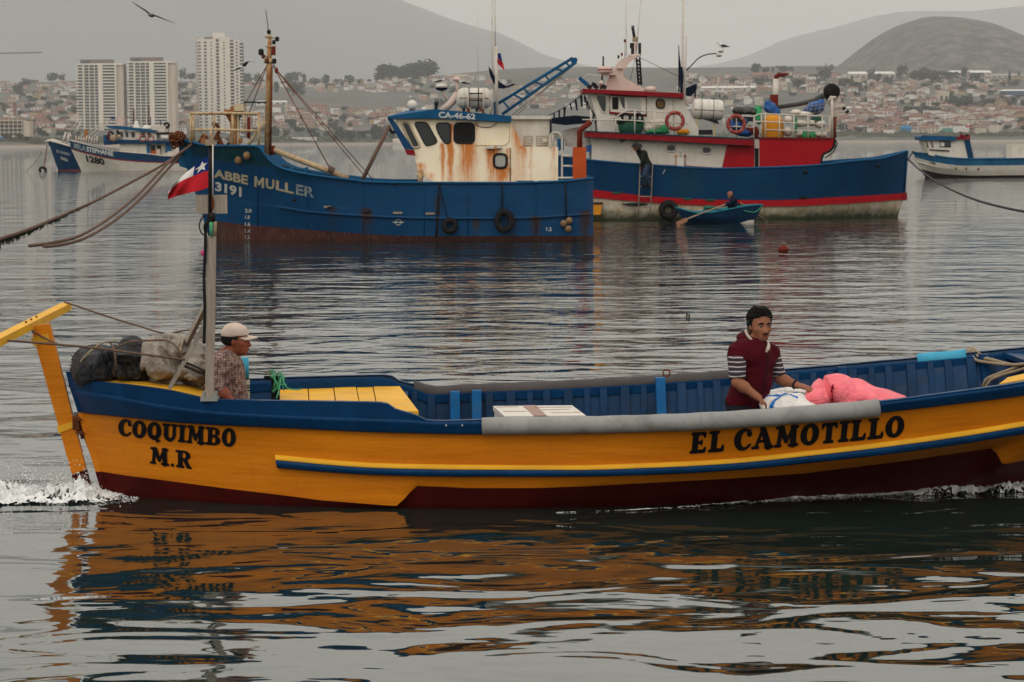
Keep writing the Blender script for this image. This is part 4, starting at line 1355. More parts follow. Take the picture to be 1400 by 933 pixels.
# (R is the arm nearest the viewer)
B1=Body(J,(.30,-.95,-.03),1.02)
B1.J['palmL']=Vector((.1,.2,-1));B1.J['palmR']=Vector((-.3,.2,-1))
man1=person('standing man in a maroon hooded vest over a striped shirt, reaching to the sacks',B1,.0095,Q(1020,722),M['skin'])
face_bits(man1,B1)
def hair1(P):
 R=(B1.hr,B1.hf,B1.hu)
 d=d_ell(P,B1.hp(-.018,0,.040),(.093,.108,.103),R)
 cut=(P[0]-B1.hp(.058,0,.050).x)*B1.hf.x+(P[1]-B1.hp(.058,0,.050).y)*B1.hf.y+(P[2]-B1.hp(.058,0,.050).z)*B1.hf.z
 up=(P[0]-B1.J['head'].x)*B1.hu.x+(P[1]-B1.J['head'].y)*B1.hu.y+(P[2]-B1.J['head'].z)*B1.hu.z
 side_=(P[0]-B1.J['head'].x)*B1.hr.x+(P[1]-B1.J['head'].y)*B1.hr.y
 d=smin(d,d_ell(P,B1.hp(-.030,0,.005),(.086,.085,.085),R),.02)
 side_=np.abs((P[0]-B1.J['head'].x)*B1.hr.x+(P[1]-B1.J['head'].y)*B1.hr.y)
 d=np.maximum(d,cut+.046-np.clip((up-.060-.006*np.sin(side_*90))*3.2,-.018,.11)-.022*(side_>.052)*(up>-.03)*(up<.06))
 d=np.maximum(d,-(up+.055))
 return d+.007*vnoise(P[0],P[1],P[2],45,3)
hr_=clothes('hair',man1,B1,hair1,.006,M['hair'],('head',),.15)
rh=random.Random(2);mb=MB()
for k in range(170):
 a=rh.uniform(-1,1)*2.4;e0=rh.uniform(.35,1.35)
 def hp_(a,e_,o):return B1.hp(-.018+cos(a)*cos(e_)*(.108+o),sin(a)*cos(e_)*(.093+o),.040+sin(e_)*(.103+o))
 e1=e0-rh.uniform(.2,.45)
 if cos(a)>.3:e1=max(e1,.62)
 mb.tube([hp_(a,e0,.002),hp_(a+rh.uniform(-.1,.1),(e0+e1)/2,.006),hp_(a+rh.uniform(-.2,.2),max(e1,-.25),.002)],[.003,.0045,.0012],4)
tag(mb.build('hair_strands',M['hair'],hr_),kind='stuff')
def vest(P):
 d=B1.torso(P,.022)
 d=smin(d,d_cap(P,B1.J['shR'].lerp(B1.J['neck'],.25),B1.J['shR'].lerp(B1.J['elR'],.03),.070,.070),.03)
 d=smin(d,d_cap(P,B1.J['shL'].lerp(B1.J['neck'],.25),B1.J['shL'].lerp(B1.J['elL'],.03),.070,.070),.03)
 d=smin(d,d_cap(P,B1.J['neck']+Vector((0,0,-.02)),B1.J['neck']+Vector((-.01,.01,.03)),.080,.074),.03)
 d=d+wrinkle(P,9,.013,5)+.006*np.sin(P[2]*42+3*vnoise(P[0],P[1],P[2],6,8))*(vnoise(P[0],P[1],P[2],5,9)>-.1)
 zc=B1.J['pelvis'].z+.0
 return np.maximum(np.maximum(d,zc-.045-P[2]),-B1.neck(P,.012))
clothes('vest',man1,B1,vest,.010,M['vest'],('neck','chest','pelvis','sh'),.22)
# hood lying round the neck, open at the throat
mb=MB();nc=B1.J['neck']+Vector((0,0,.035))
f_,r_,u_=basis((.62,-.78,0))
def ring(a,R_,z_):return nc+(f_*cos(a)*R_*.95+r_*sin(a)*R_)+Vector((0,0,z_))
path=[ring(radians(a),.088+.012*cos(radians(a-180)),.005+.035*(.5-.5*cos(radians(a))))for a in range(32,330,12)]
mb.tube(path,[.016+.022*sin(pi*i/(len(path)-1))**.7 for i in range(len(path))],10);mb.build('hood',M['vest'],man1)
for pth,rr_ in(([(1019,451),(1021,457),(1025.5,463),(1030,467.5)],[.008,.011,.011,.006]),([(1050,467),(1051,472),(1050,477),(1047,482)],[.004,.011,.015,.007])):
 mb=MB();mb.tube(curve([Q(x,y,-.095 if x>1040 else-.085)for x,y in pth],4),[interp([(0,rr_[0]),(4,rr_[1]),(8,rr_[2]),(12,rr_[3])],i)for i in range(13)],8)
 mb.build('collar_lining',M['fleece'],man1)
mb=MB();mb.tube([B1.hp(.094,-.024,-.055),B1.hp(.103,0,-.051),B1.hp(.094,.024,-.055)],[.003,.0055,.003],6);mb.build('moustache',paint('grey_brown_stubble',(.05,.028,.02,1),.9),man1)
mb=MB();a=B1.J['chest']+f_*.155+Vector((0,0,.09));b=B1.J['pelvis']+f_*.155;mb.tube([a,a.lerp(b,.4)+f_*.012,b],.0032,6);mb.build('zip',M['black'],man1)
for q in('L','R'):
 def slv(P,q=q):
  d=B1.arm(P,q,.020,'up')+wrinkle(P,14,.006,9)
  e_=B1.J['el'+q];s_=B1.J['sh'+q];ax=(e_-s_).normalized()
  L=(e_-s_).length
  t=(P[0]-s_.x)*ax.x+(P[1]-s_.y)*ax.y+(P[2]-s_.z)*ax.z
  return np.maximum(np.maximum(d,t-L*.90),.035-t)
 clothes('sleeve',man1,B1,slv,.008,M['stripes'],('sh','el'),.12)
def trs(B,P,g=.016):
 d=smin(B.leg(P,'L',g),B.leg(P,'R',g),.03)
 d=smin(d,d_ell(P,B.J['pelvis'],(.17,.135,.12)),.05)
 return d+wrinkle(P,9,.007,15)
clothes('trousers',man1,B1,lambda P:np.maximum(trs(B1,P),P[2]-(B1.J['pelvis'].z+.045)),.013,M['trousers'],('pelvis','hip','kn','an'),.13)
for q in('L','R'):clothes('boot',man1,B1,lambda P,q=q:B1.foot(P,q,.012),.013,M['boot'],('an'+q,'toe'+q),.1)
mb=MB();w_=B1.J['wristL'].lerp(B1.J['elL'],.12);ax=(B1.J['elL']-B1.J['wristL']);mb.torus(w_,.031,.008,axis=ax,seg=16,rs=6);mb.build('watch',M['black'],man1)
# ---- man in the cream cap at the stern
l1=-.12
def Q2(px,py,dl=0):return S(px,py,l1+dl)
J=dict(head=Q2(323,464.5),neck=Q2(310,486,0),chest=Q2(309.5,511,.02),pelvis=Q2(309,562,.02),shR=Q2(303,497,-.17),shL=Q2(307,497,.19),elR=Q2(299,530,-.23),wristR=Q2(322,556,-.26),handR=Q2(350,566,-.24),elL=Q2(309,534,.26),wristL=Q2(335,552,.2),handL=Q2(364,560,.12),hipR=Q2(308,580,-.07),hipL=Q2(309,580,.10),knR=Q2(315,640,-.08),knL=Q2(317,640,.12),anR=Q2(309,695,-.08),anL=Q2(310,695,.12),toeR=Q2(336,706,-.09),toeL=Q2(337,706,.12))
B2=Body(J,(.985,-.10,-.06),1.0)
B2.J['palmR']=Vector((0,0,-1));B2.J['palmL']=Vector((0,0,-1));B2.J['thumbL']=-1;B2.J['thumbR']=1
man2=person('man in a cream baseball cap and brown patterned shirt behind the wooden post',B2,.0095,Q2(310,712),M['skin2'])
face_bits(man2,B2)
def capf(P):
 R=(B2.hr,B2.hf,B2.hu)
 d=d_ell(P,B2.hp(-.012,0,.038),(.088,.107,.090),R)
 up=(P[0]-B2.J['head'].x)*B2.hu.x+(P[1]-B2.J['head'].y)*B2.hu.y+(P[2]-B2.J['head'].z)*B2.hu.z
 fw=(P[0]-B2.J['head'].x)*B2.hf.x+(P[1]-B2.J['head'].y)*B2.hf.y+(P[2]-B2.J['head'].z)*B2.hf.z
 return np.maximum(d,.028+fw*.12-up)+.003*vnoise(P[0],P[1],P[2],22,8)
cap_o=clothes('cap',man2,B2,capf,.007,M['cap'],('head',),.16)
mb=MB();g=[]
for i in range(9):
 a=-1+2*i/8
 g.append([B2.hp(.07+.095*t*(1-.45*a*a)-.035*a*a,a*.066*(1-.12*t),.042-.013*t-.018*a*a)for t in(0,.33,.66,1)])
mb.grid(g);mb.grid([[p-B2.hu*.006 for p in r]for r in g],flip=True)
ed=[r[-1]for r in g];mb.grid([ed,[p-B2.hu*.006 for p in ed]],sm=False)
mb.build('cap_brim',M['cap'],cap_o)
def hair2(P):
 R=(B2.hr,B2.hf,B2.hu)
 d=d_ell(P,B2.hp(-.020,0,.012),(.083,.098,.085),R)
 fw=(P[0]-B2.J['head'].x)*B2.hf.x+(P[1]-B2.J['head'].y)*B2.hf.y+(P[2]-B2.J['head'].z)*B2.hf.z
 up=(P[0]-B2.J['head'].x)*B2.hu.x+(P[1]-B2.J['head'].y)*B2.hu.y+(P[2]-B2.J['head'].z)*B2.hu.z
 return np.maximum(np.maximum(np.maximum(d,fw-.012-np.clip(up,-.05,.02)*1.0),up-.045),-.045-up)+.004*vnoise(P[0],P[1],P[2],70,2)
clothes('hair',man2,B2,hair2,.007,M['hair'],('head',),.14)
def shirt(P):
 d=B2.torso(P,.024,.01)
 for q in('L','R'):d=smin(d,B2.arm(P,q,.022,'up'),.03)
 d=smin(d,d_cap(P,B2.J['neck']+Vector((0,0,-.02)),B2.J['neck']+Vector((.02,0,.028)),.075,.070),.02)
 d=d+wrinkle(P,10,.012,25)
 for q in('L','R'):
  e_=B2.J['el'+q]
  d=np.minimum(d,np.sqrt((P[0]-e_.x)**2+(P[1]-e_.y)**2+((P[2]-e_.z+.01)*1.2)**2)-.056)
 d=np.maximum(d,B2.J['pelvis'].z-.04-P[2])
 return np.maximum(d,-B2.neck(P,.008))
clothes('shirt',man2,B2,shirt,.010,M['plaid'],('neck','chest','pelvis','sh','el'),.2)
clothes('trousers',man2,B2,lambda P:np.maximum(trs(B2,P),P[2]-(B2.J['pelvis'].z+.045)),.013,M['trousers'],('pelvis','hip','kn','an'),.13)
for q in('L','R'):clothes('boot',man2,B2,lambda P,q=q:B2.foot(P,q,.012),.013,M['boot'],('an'+q,'toe'+q),.1)
mb=MB();a=B2.hp(.096,-.012,-.066);mb.tube([a,a+B2.hf*.035+Vector((0,0,-.004))],.004,6);mb.build('cigarette',M['white_gloss'],man2)
# ================================================================== shared boat tools
def mk_surf(F,rows,idx,off=.01):
 n=len(rows[0])
 def f(px,py):
  l=-rows[idx[0]][n//2][1]
  for _ in range(7):
   s_,l_,z_=F.loc(F.see(px,py,l))
   pts=[]
   for r in idx:
    row=rows[r]
    lo,hi=0,n-1
    while hi-lo>1:
     m_=(lo+hi)//2
     if row[m_][0]<=s_:lo=m_
     else:hi=m_
    a,b_=row[lo],row[hi]
    t=min(1,max(0,(s_-a[0])/(b_[0]-a[0]+1e-9)))
    pts.append((a[2]+(b_[2]-a[2])*t,a[1]+(b_[1]-a[1])*t))
   pts.sort()
   l=-interp(pts,z_)-off
  return F.see(px,py,l)
 return f
class Ship:
 def __init__(s,root,F):s.r=root;s.F=F
 def P(s,px,py,l):return s.F.see(px,py,l)
 def slab(s,name,pts,l0,l1,mat,parent=None):
  mb=MB();mb.prism([s.F.see(x,y,l0)for x,y in pts],s.F.t*(l1-l0))
  return mb.build(name,mat,parent or s.r)
 def rect(s,name,x0,y0,x1,y1,l0,l1,mat,parent=None):
  return s.slab(name,[(x0,y0),(x1,y0),(x1,y1),(x0,y1)],l0,l1,mat,parent)
 def pipe(s,name,pts,r,mat,parent=None,seg=8,smooth=False):
  P=[s.F.see(*p)for p in pts]
  if smooth:P=curve(P,6)
  mb=MB();mb.tube(P,r,seg);return mb.build(name,mat,parent or s.r)
 def window(s,pts,l,fr,gl,parent=None,fw=.035,name='window',rounded=.0,panel=None):
  """frame ring standing proud of the wall with its pane set back inside"""
  P=[s.F.see(x,y,l-.012)for x,y in pts]
  if rounded:
   Q_=[]
   n=len(P)
   for i in range(n):
    a,b_,c=P[i-1],P[i],P[(i+1)%n]
    d1=(a-b_).normalized()*min(rounded,(a-b_).length*.45);d2=(c-b_).normalized()*min(rounded,(c-b_).length*.45)
    for t in(0,.33,.67,1):Q_.append((b_+d1)*(1-t)**2+b_*2*t*(1-t)+(b_+d2)*t*t)
   P=Q_
  mb=MB();mb.tube(P,fw,6,closed=True)
  o=mb.build(name,fr,parent or s.r)
  mb=MB();mb.prism([p-s.F.t*.004 for p in P],s.F.t*.02);mb.build('pane',gl,o)
  return o
 def hull(s,lines,n,strips,deckdrop=None,mats=None,stern=None):
  rows=hull_lines(s.F,lines,n)
  for nm,i0,i1,mt,off in strips:
   hull_strip(s.F,rows,i0,i1,2,0,off).build(nm,mt,s.r)
  return rows
def deck(F,row,mat,parent,drop=.5,inset=.06,name='deck',low=None):
 mb=MB()
 low=low or row
 def lo_hb(a):
  for p,q in zip(low,low[1:]):
   if q[0]>=a[0]>=p[0]or q[0]<=a[0]<=p[0]:
    t=(a[0]-p[0])/(q[0]-p[0]+1e-9);return p[1]+(q[1]-p[1])*t
  return .0
 r=[(a,max(.02,min(a[1],lo_hb(a))-inset))for a in row[2:-1]]
 mb.grid([[F.w(a[0],-h,a[2]-drop)for a,h in r],[F.w(a[0],h,a[2]-drop)for a,h in r]],flip=True,sm=False)
 for sg in(-1,1):
  mb.grid([[F.w(a[0],sg*a[1],a[2]+.01)for a,h in r],[F.w(a[0],sg*max(0,a[1]-inset),a[2]+.01)for a,h in r],[F.w(a[0],sg*h,a[2]-drop)for a,h in r]],flip=(sg>0),sm=False)
 return mb.build(name,mat,parent)
def transom(F,rows,idx,k,mat,parent,name='transom'):
 pts=[F.w(rows[i][k][0],-rows[i][k][1],rows[i][k][2])for i in idx]+[F.w(rows[i][k][0],rows[i][k][1],rows[i][k][2])for i in idx[::-1]]
 mb=MB();mb.add(pts,[tuple(range(len(pts)))]);return mb.build(name,mat,parent)
def tyre(mb_parent,c,R,r,name='tyre',axis=(0,1,0),mat=None,squash=1.0):
 mb=MB();axis=Vector(axis)
 seg=22;x=Vector((1,0,0));z=Vector((0,0,1))
 path=[Vector(c)+x*cos(2*pi*i/seg)*(R-r)+z*sin(2*pi*i/seg)*(R-r)*squash*(1+(squash-1)*.3*max(0,sin(2*pi*i/seg)))for i in range(seg)]
 mb.tube(path,r,10,closed=True)
 return mb.build(name,mat or M['black'],mb_parent)
def streaked(name,base,base2,streak,lst,sx_=1.0,amt=1.0,rough=.55):
 """painted steel with rust runs at given places: (x, z_top, half_width, length, strength) in metres from the thing's base"""
 N=NT(name)
 o=N.xyz()
 wob=N.math('MULTIPLY',N.math('SUBTRACT',N.noise(4,4,vec=(1,1,.6)),.5),.22)
 x=N.math('ADD',o['X'],wob)
 fine=N.rng(N.noise(9,5,vec=(3.2,3,.22),rough=.7),.36,.62)
 tot=None
 for(xc,zt_,hw,L,k)in lst:
  g=N.rng(N.math('ABSOLUTE',N.math('SUBTRACT',x,xc)),0,hw*2.1,1,0,True)
  v=N.rng(o['Z'],zt_-L,zt_,.25,1)
  top_=N.rng(o['Z'],zt_-.02,zt_+.08,1,0)
  q=N.math('MULTIPLY',N.math('MULTIPLY',g,N.math('MULTIPLY',v,top_)),k)
  tot=q if tot is None else N.math('MAXIMUM',tot,q)
 m_=N.math('MULTIPLY',tot,N.math('ADD',N.math('MULTIPLY',fine,.75),.35))if tot is not None else None
 gen=N.rng(N.noise(2.3,6,rough=.7),.54,.76,0,.6)
 scuf=N.rng(N.noise(2.0,7,vec=(.35,1,1.8),rough=.75),.58,.70,0,.4)
 c=N.mix(N.rng(N.noise(1.3,5),.3,.7),base,base2)
 c=N.mix(gen,c,tuple(a*.5+b_*.5 for a,b_ in zip(base,streak)))
 c=N.mix(scuf,c,tuple(min(.9,a*1.5+.035)for a in base[:3])+(1,))
 if m_ is not None:
  c=N.mix(N.math('MINIMUM',N.math('MULTIPLY',m_,2.3),.95),c,streak)
  c=N.mix(N.rng(m_,.72,1.0,0,.8),c,(.10,.03,.012,1))
 N.col(c);N.rough(rough);N.p.inputs['Specular IOR Level'].default_value=.16;N.bump(N.noise(9,4),.25,.02)
 return N.m
N=NT('window_glass');N.col((.012,.020,.022,1));N.rough(.06);N.p.inputs['Specular IOR Level'].default_value=.6;M['glass']=N.m
M['glass_pale']=paint('pale_window',(.42,.42,.38,1),.25,.1,6)
M['cream']=paint('cream_steel',(.60,.50,.34,1),.5,.1,3,(.38,.26,.13,1),.4,.2,20,streak=(.42,.28,.13,1),sam=.35)
M['white_w']=paint('white_steel',(.66,.63,.56,1),.5,.1,3,(.34,.28,.2,1),.4,.2,20,streak=(.40,.33,.24,1),sam=.4)
M['white_pink']=paint('pinkish_white_paint',(.66,.52,.45,1),.5,.08,3,(.45,.33,.26,1),.3,.2,20)
M['rust_cream']=paint('rusting_cream_pipe',(.55,.42,.25,1),.6,.2,8,(.28,.09,.025,1),.95,.3,40)
M['rust_orange']=paint('rusty_orange_steel',(.42,.19,.07,1),.7,.35,7,(.14,.045,.02,1),.8,.4,40)
M['roof_blue']=paint('roof_blue_paint',(.006,.085,.20,1),.5,.2,4,(.02,.04,.06,1),.4,.2,20)
M['orange']=paint('orange_paint',(.52,.085,.018,1),.5,.15,4,(.25,.06,.02,1),.4,.2,20)
M['dark_red']=paint('dark_red_paint',(.16,.018,.012,1),.55,.25,6,(.05,.02,.01,1),.4,.2,20)
M['red']=paint('bright_red_paint',(.36,.006,.012,1),.45,.12,3,(.16,.012,.015,1),.4,.2,16)
M['eave_red']=paint('deep_red_trim',(.24,.008,.014,1),.45,.15,5,(.08,.01,.012,1),.4,.2,16)
M['barrel_yellow']=paint('yellow_plastic',(.66,.27,.02,1),.4,.1,4,(.3,.13,.02,1),.3,.2,16)
M['tub_green']=paint('green_plastic',(.02,.10,.065,1),.45,.3,8,(.1,.16,.12,1),.3,.2,20)
M['tarp_blue']=bagmat('blue_tarpaulin',(.006,.05,.20,1),(.01,.09,.30,1),8)
M['net_green']=bagmat('green_netting',(.01,.16,.05,1),(.02,.28,.10,1),20)
M['bale']=bagmat('white_bale',(.48,.42,.36,1),(.62,.57,.5,1),8)
M['grey_roll']=bagmat('dark_grey_roll',(.03,.028,.026,1),(.07,.065,.06,1),14)
M['ring_red']=paint('faded_red_ring',(.30,.05,.045,1),.6,.25,10,(.42,.2,.16,1),.5,.2,30)
M['ball']=paint('tan_float',(.26,.16,.08,1),.6,.3,12,(.09,.06,.04,1),.5,.3,30)
M['letter_cream']=paint('faded_cream_lettering',(.52,.46,.32,1),.6,.2,3,(.46,.21,.06,1),.85,.1,30)
M['letter_white']=paint('white_lettering',(.56,.58,.55,1),.6,.15,3,None,0,.1,30)
M['letter_worn']=paint('worn_pale_lettering',(.30,.36,.36,1),.6,.4,14,(.02,.07,.14,1),1.0,.1,30)
M['dark_metal']=paint('dark_metal',(.02,.02,.022,1),.5,.3,8)
M['white_pipe']=paint('white_railing',(.62,.57,.50,1),.5,.12,8,(.35,.2,.1,1),.5,.2,20)
def gull(label,P,face=1,s_=1.0,kind='stand',bank=.0,cat='gull',black=True):
 """gull: one body with wings; kind stand / fly"""
 t=thing('gull',label,cat,P)
 P=Vector(P);f=Vector((face,0,0));u=Vector((0,0,1));y=Vector((0,1,0))
 mb=MB()
 if kind=='stand':
  axis=(f*.93+u*.3).normalized()if face else f
  prof=[(-.20,.012,.02),(-.14,.035,.01),(-.06,.062,0),(.03,.070,.0),(.10,.058,.02),(.145,.038,.05),(.17,.036,.085),(.19,.040,.11),(.215,.030,.12),(.235,.010,.118)]
  mb.tube([P+(f*a+u*(.17+c+a*.12))*s_ for a,r,c in prof],[r*s_ for a,r,c in prof],10)
  mb.build('body',M['g_white'],t)
  mb=MB()
  for q in(-1,1):
   mb.tube([P+(f*.10+y*q*.045+u*.20)*s_,P+(f*.0+y*q*.06+u*.19)*s_,P+(f*-.16+y*q*.035+u*.155)*s_,P+(f*-.28+u*.14)*s_],[.02*s_,.045*s_,.028*s_,.006*s_],8)
   mb.build('wing',M['g_black']if black else M['g_grey'],t);mb=MB()
  mb.tube([P+(f*.23+u*.317)*s_,P+(f*.285+u*.305)*s_],[.011*s_,.005*s_],6);mb.build('beak',M['g_beak'],t)
  for q in(-1,1):
   mb=MB();mb.tube([P+(y*q*.025+u*.12)*s_,P+(y*q*.025)*s_],.005*s_,5);mb.build('leg',M['g_beak'],t)
 return t
M['g_white']=paint('gull_white',(.72,.70,.67,1),.8,.05,8,None,0,.1,30)
M['g_black']=paint('gull_black',(.014,.014,.018,1),.7,.2,8,None,0,.1,30)
M['g_grey']=paint('gull_grey',(.2,.2,.21,1),.8,.2,8,None,0,.1,30)
M['g_beak']=paint('gull_beak',(.5,.3,.05,1),.6,.2,8,None,0,.1,30)
def flying_gull(label,B,wl,wr,sz,body_dir=(.0,1,0),wch=.09,bm_='g_grey',wm='g_black',ur=None):
 """B body point, wl / wr lists of wing points from shoulder to tip"""
 t=thing('gull',label,'gull',B)
 B=Vector(B);d=Vector(body_dir).normalized()
 mb=MB();prof=[(-1.5,.05),(-1.1,.3),(-.3,.5),(.4,.52),(.9,.34),(1.25,.3),(1.5,.16),(1.7,.05)]
 mb.tube([B+d*a*sz for a,r in prof],[r*sz*.62 for a,r in prof],10);mb.build('body',M[bm_],t)
 for pts,nm in((wl,'wing'),(wr,'wing')):
  P=curve([Vector(p)for p in pts],5);n=len(P)
  mb=MB();g=[]
  for i,p in enumerate(P):
   c=wch*(1-(i/(n-1))**2.2*.9)
   g.append([p+d*c*.5+Vector((0,0,0)),p+Vector((0,0,.012*(1-i/n))),p-d*c*.9])
  mb.grid(g);mb.grid([[p-Vector((0,0,.008))for p in r]for r in g],flip=True)
  mb.build(nm,M[wm],t)
 return t
 # ================================================================== the blue trawler with the cream wheelhouse
FA=Frame((0,60.2,0),.0)
abbe=thing('fishing_boat','blue steel fishing boat with rust-streaked cream wheelhouse and rusty bow mast, moored in the middle','fishing boat',FA.w(-2.5,0,0))
SA=Ship(abbe,FA)
a_sheer=smooth_tab([(244,189.5),(254,193),(264,195.5),(289,199.5),(312,199.7),(338,199.7),(354,201),(358,205),(363,213),(371,222),(380,228),(390,232),(424,239),(478,246),(506,249),(540,250),(700,250.3),(764,248.3),(811,244)])
a_knuck=smooth_tab([(250,207),(289,217),(324,222),(379,229.8),(392,233.5),(424,240.5),(478,247.5),(506,250.5),(540,251.5),(700,251.8),(764,250),(811,246)])
a_rubt=smooth_tab([(262,262),(379,281),(424,288),(530,295),(580,296.5),(690,297),(811,291)])
a_rubb=smooth_tab([(263,265),(379,284.5),(424,291.5),(530,298.5),(580,300),(690,300.4),(811,294.5)])
a_red=smooth_tab([(281,301),(347,308.8),(450,316.5),(500,320),(587,323.3),(690,323),(811,322.5)])
a_wat=lambda px:332.5-.0085*(px-290)
def ahb(tab):
 f=smooth_tab(tab);return lambda u:max(0,f(u))
a1=ahb([(0,0),(.03,.35),(.08,.85),(.16,1.4),(.26,1.75),(.4,1.9),(.8,1.9),(.95,1.8),(.985,1.6),(1,1.35)])
a2=ahb([(0,0),(.03,.22),(.08,.6),(.16,1.15),(.26,1.6),(.4,1.85),(.8,1.88),(.95,1.78),(.985,1.58),(1,1.33)])
a3=ahb([(0,0),(.03,.12),(.08,.36),(.16,.8),(.26,1.35),(.4,1.75),(.8,1.84),(.95,1.74),(.985,1.55),(1,1.3)])
a4=ahb([(0,0),(.03,.09),(.08,.28),(.16,.66),(.26,1.2),(.4,1.65),(.8,1.8),(.95,1.7),(.985,1.5),(1,1.25)])
ARW=hull_lines(FA,[(244,811,a_sheer,a1,None),(250,811,a_knuck,a2,None),(269,811,a_rubt,a3,None),(270,811,a_rubb,a3,None),(281,811,a_red,a4,None),(289,811,a_wat,lambda u:a4(u)*.96,-.02),(300,805,a_wat,lambda u:a4(u)*.6,-.9)],110)
M['abbe_top']=paint('faded_teal_blue_paint',(.004,.050,.085,1),.45,.35,1.2,(.02,.10,.06,1),.6,.2,10,streak=(.06,.05,.03,1),sam=.35)
base=wloc(abbe)
def ax(px,Y=58.4):return(px-700)/FPX*Y-base.x
M['abbe_blue']=streaked('trawler_blue_paint',(.001,.036,.105,1),(.0015,.050,.135,1),(.035,.02,.015,1),[(ax(502),.85,.12,.5,.9),(ax(651),.55,.08,.3,.7),(ax(700),.6,.10,.35,.5),(ax(733),.62,.10,.5,1),(ax(801),.75,.10,.7,1),(ax(455),.9,.10,.2,.5),(ax(600),1.2,.06,1.2,.5),(ax(365),.35,.5,.3,.3)])
M['abbe_bottom']=paint('faded_brown_antifouling',(.085,.032,.028,1),.7,.3,2.5,(.03,.03,.024,1),.7,.3,12,streak=(.16,.10,.07,1),sam=.6)
hull_strip(FA,ARW,0,1,2).build('bulwark',M['abbe_top'],abbe)
hull_strip(FA,ARW,1,4,3).build('topside',M['abbe_blue'],abbe)
hull_strip(FA,ARW,4,6,2).build('bottom',M['abbe_bottom'],abbe)
deck(FA,ARW[0],M['roof_blue'],abbe,.75,low=ARW[3])
transom(FA,ARW,[0,1,3,4],-1,M['abbe_blue'],abbe);transom(FA,ARW,[4,5,6],-1,M['abbe_bottom'],abbe)
mb=MB()
i0=min(range(111),key=lambda i:abs(proj(FA.w(ARW[2][i][0],-ARW[2][i][1],ARW[2][i][2]))[0]-378))
for sg in(-1,1):
 g=[]
 for t,o in((0,0),(.05,.05),(.5,.07),(.95,.05),(1,0)):
  g.append([FA.w(a[0],sg*(a[1]+o),a[2]+(b_[2]-a[2])*t)for a,b_ in zip(ARW[2][i0:],ARW[3][i0:])])
 mb.grid(g,flip=(sg>0));q_=[r[0]for r in g];mb.add(q_,[(0,1,2,3,4)])
mb.build('rubbing_strake',M['abbe_blue'],abbe)
mb=MB()
for sg in(-1,1):mb.tube([FA.w(a[0],sg*a[1],a[2]+.0)for a in ARW[0][1:]],.032,6)
mb.build('cap_rail',M['roof_blue'],abbe)
mb=MB()
for sg in(-1,1):mb.tube([FA.w(a[0],sg*(a[1]+.005),a[2])for a in ARW[1][1:62]],.014,6)
mb.build('knuckle_seam',M['abbe_top'],abbe)
mb=MB();mb.tube([FA.w(ARW[i][0][0]-.0,0,ARW[i][0][2])for i in(0,1,2,4,5)],.05,8);mb.build('stem',M['abbe_blue'],abbe)
asf=mk_surf(FA,ARW,[0,1,2,3,4,5],.015)
def alet(txt,bl,br,tr,tl,mat,bold=.03,ls=1.0):
 mb=MB();sans_text(mb,txt,quadmap(bl,br,tr,tl,asf),bold,ls=ls);return mb.build('lettering',M[mat],abbe)
alet('ABBE',(292.3,242.6),(339,253),(339,240.3),(292.7,231),'letter_cream',.035)
mf=quadmap((347.6,255.4),(360.8,257.4),(361.2,243.6),(348,241),asf)
mb=MB()
for q in(((0,0),(.24,0),(.24,1),(0,1)),((.24,1),(.24,.58),(.5,.12),(.5,.55)),((.5,.55),(.5,.12),(.76,.58),(.76,1)),((.76,0),(1,0),(1,1),(.76,1))):mb.add([mf(u,v)for u,v in q],[(0,1,2,3)])
mb.build('lettering',M['letter_cream'],abbe)
alet('U',(363.2,257.8),(374.8,259.6),(375.3,246),(363.6,244),'letter_cream',.03)
for px in(352,420,497,580,640,733):
 mb=MB();mb.tube([asf(px,y)for y in(a_knuck(px)+1.5,(a_knuck(px)+a_red(px))/2,a_red(px)-.5)],.010,4);mb.build('weld_seam',M['abbe_blue'],abbe)
alet('LL',(377,259.8),(401.5,265.5),(401,252),(377.5,246.5),'letter_cream',.03)
alet('ER',(404.5,266),(429.5,270.8),(430,257),(405,252),'letter_worn',.025)
alet('3191',(294,261.3),(330.3,270),(330.3,256),(294.4,248.6),'letter_white',.04)
for txt,x,y,w_,mt in(('2.0',335,290.7,9,'letter_white'),('1.8',335,299.6,6.5,'letter_white'),('1.6',335,309,7,'letter_white'),('1.4',334.6,318.5,7.5,'letter_worn'),('1.2',335,327,6.5,'letter_worn'),('1.2',746.7,316,7.5,'letter_white')):
 alet(txt,(x,y),(x+w_,y+.4),(x+w_,y-4.8),(x,y-5.2),mt,.03)
mb=MB();c=asf(544.5,304.2);mb.torus(c,.075,.009,seg=20,rs=5);mb.beam(asf(537,304.2),asf(552,304.2),.012,.022);mb.build('load_mark',M['letter_white'],abbe)
for px,py,rx in((403,273.8,.09),(451,284.3,.09),(502,289.8,.12),(540,252,.05)):
 mb=MB();mb.ball(asf(px,py),(rx,.02,.035),10,6);mb.build('scupper',M['black'],abbe)
for px,py in((449,283),(543.5,291.2),(588,292.2)):
 mb=MB();mb.box(asf(px,py),(.24,.02,.05));mb.build('anode',M['rope_tan'],abbe)
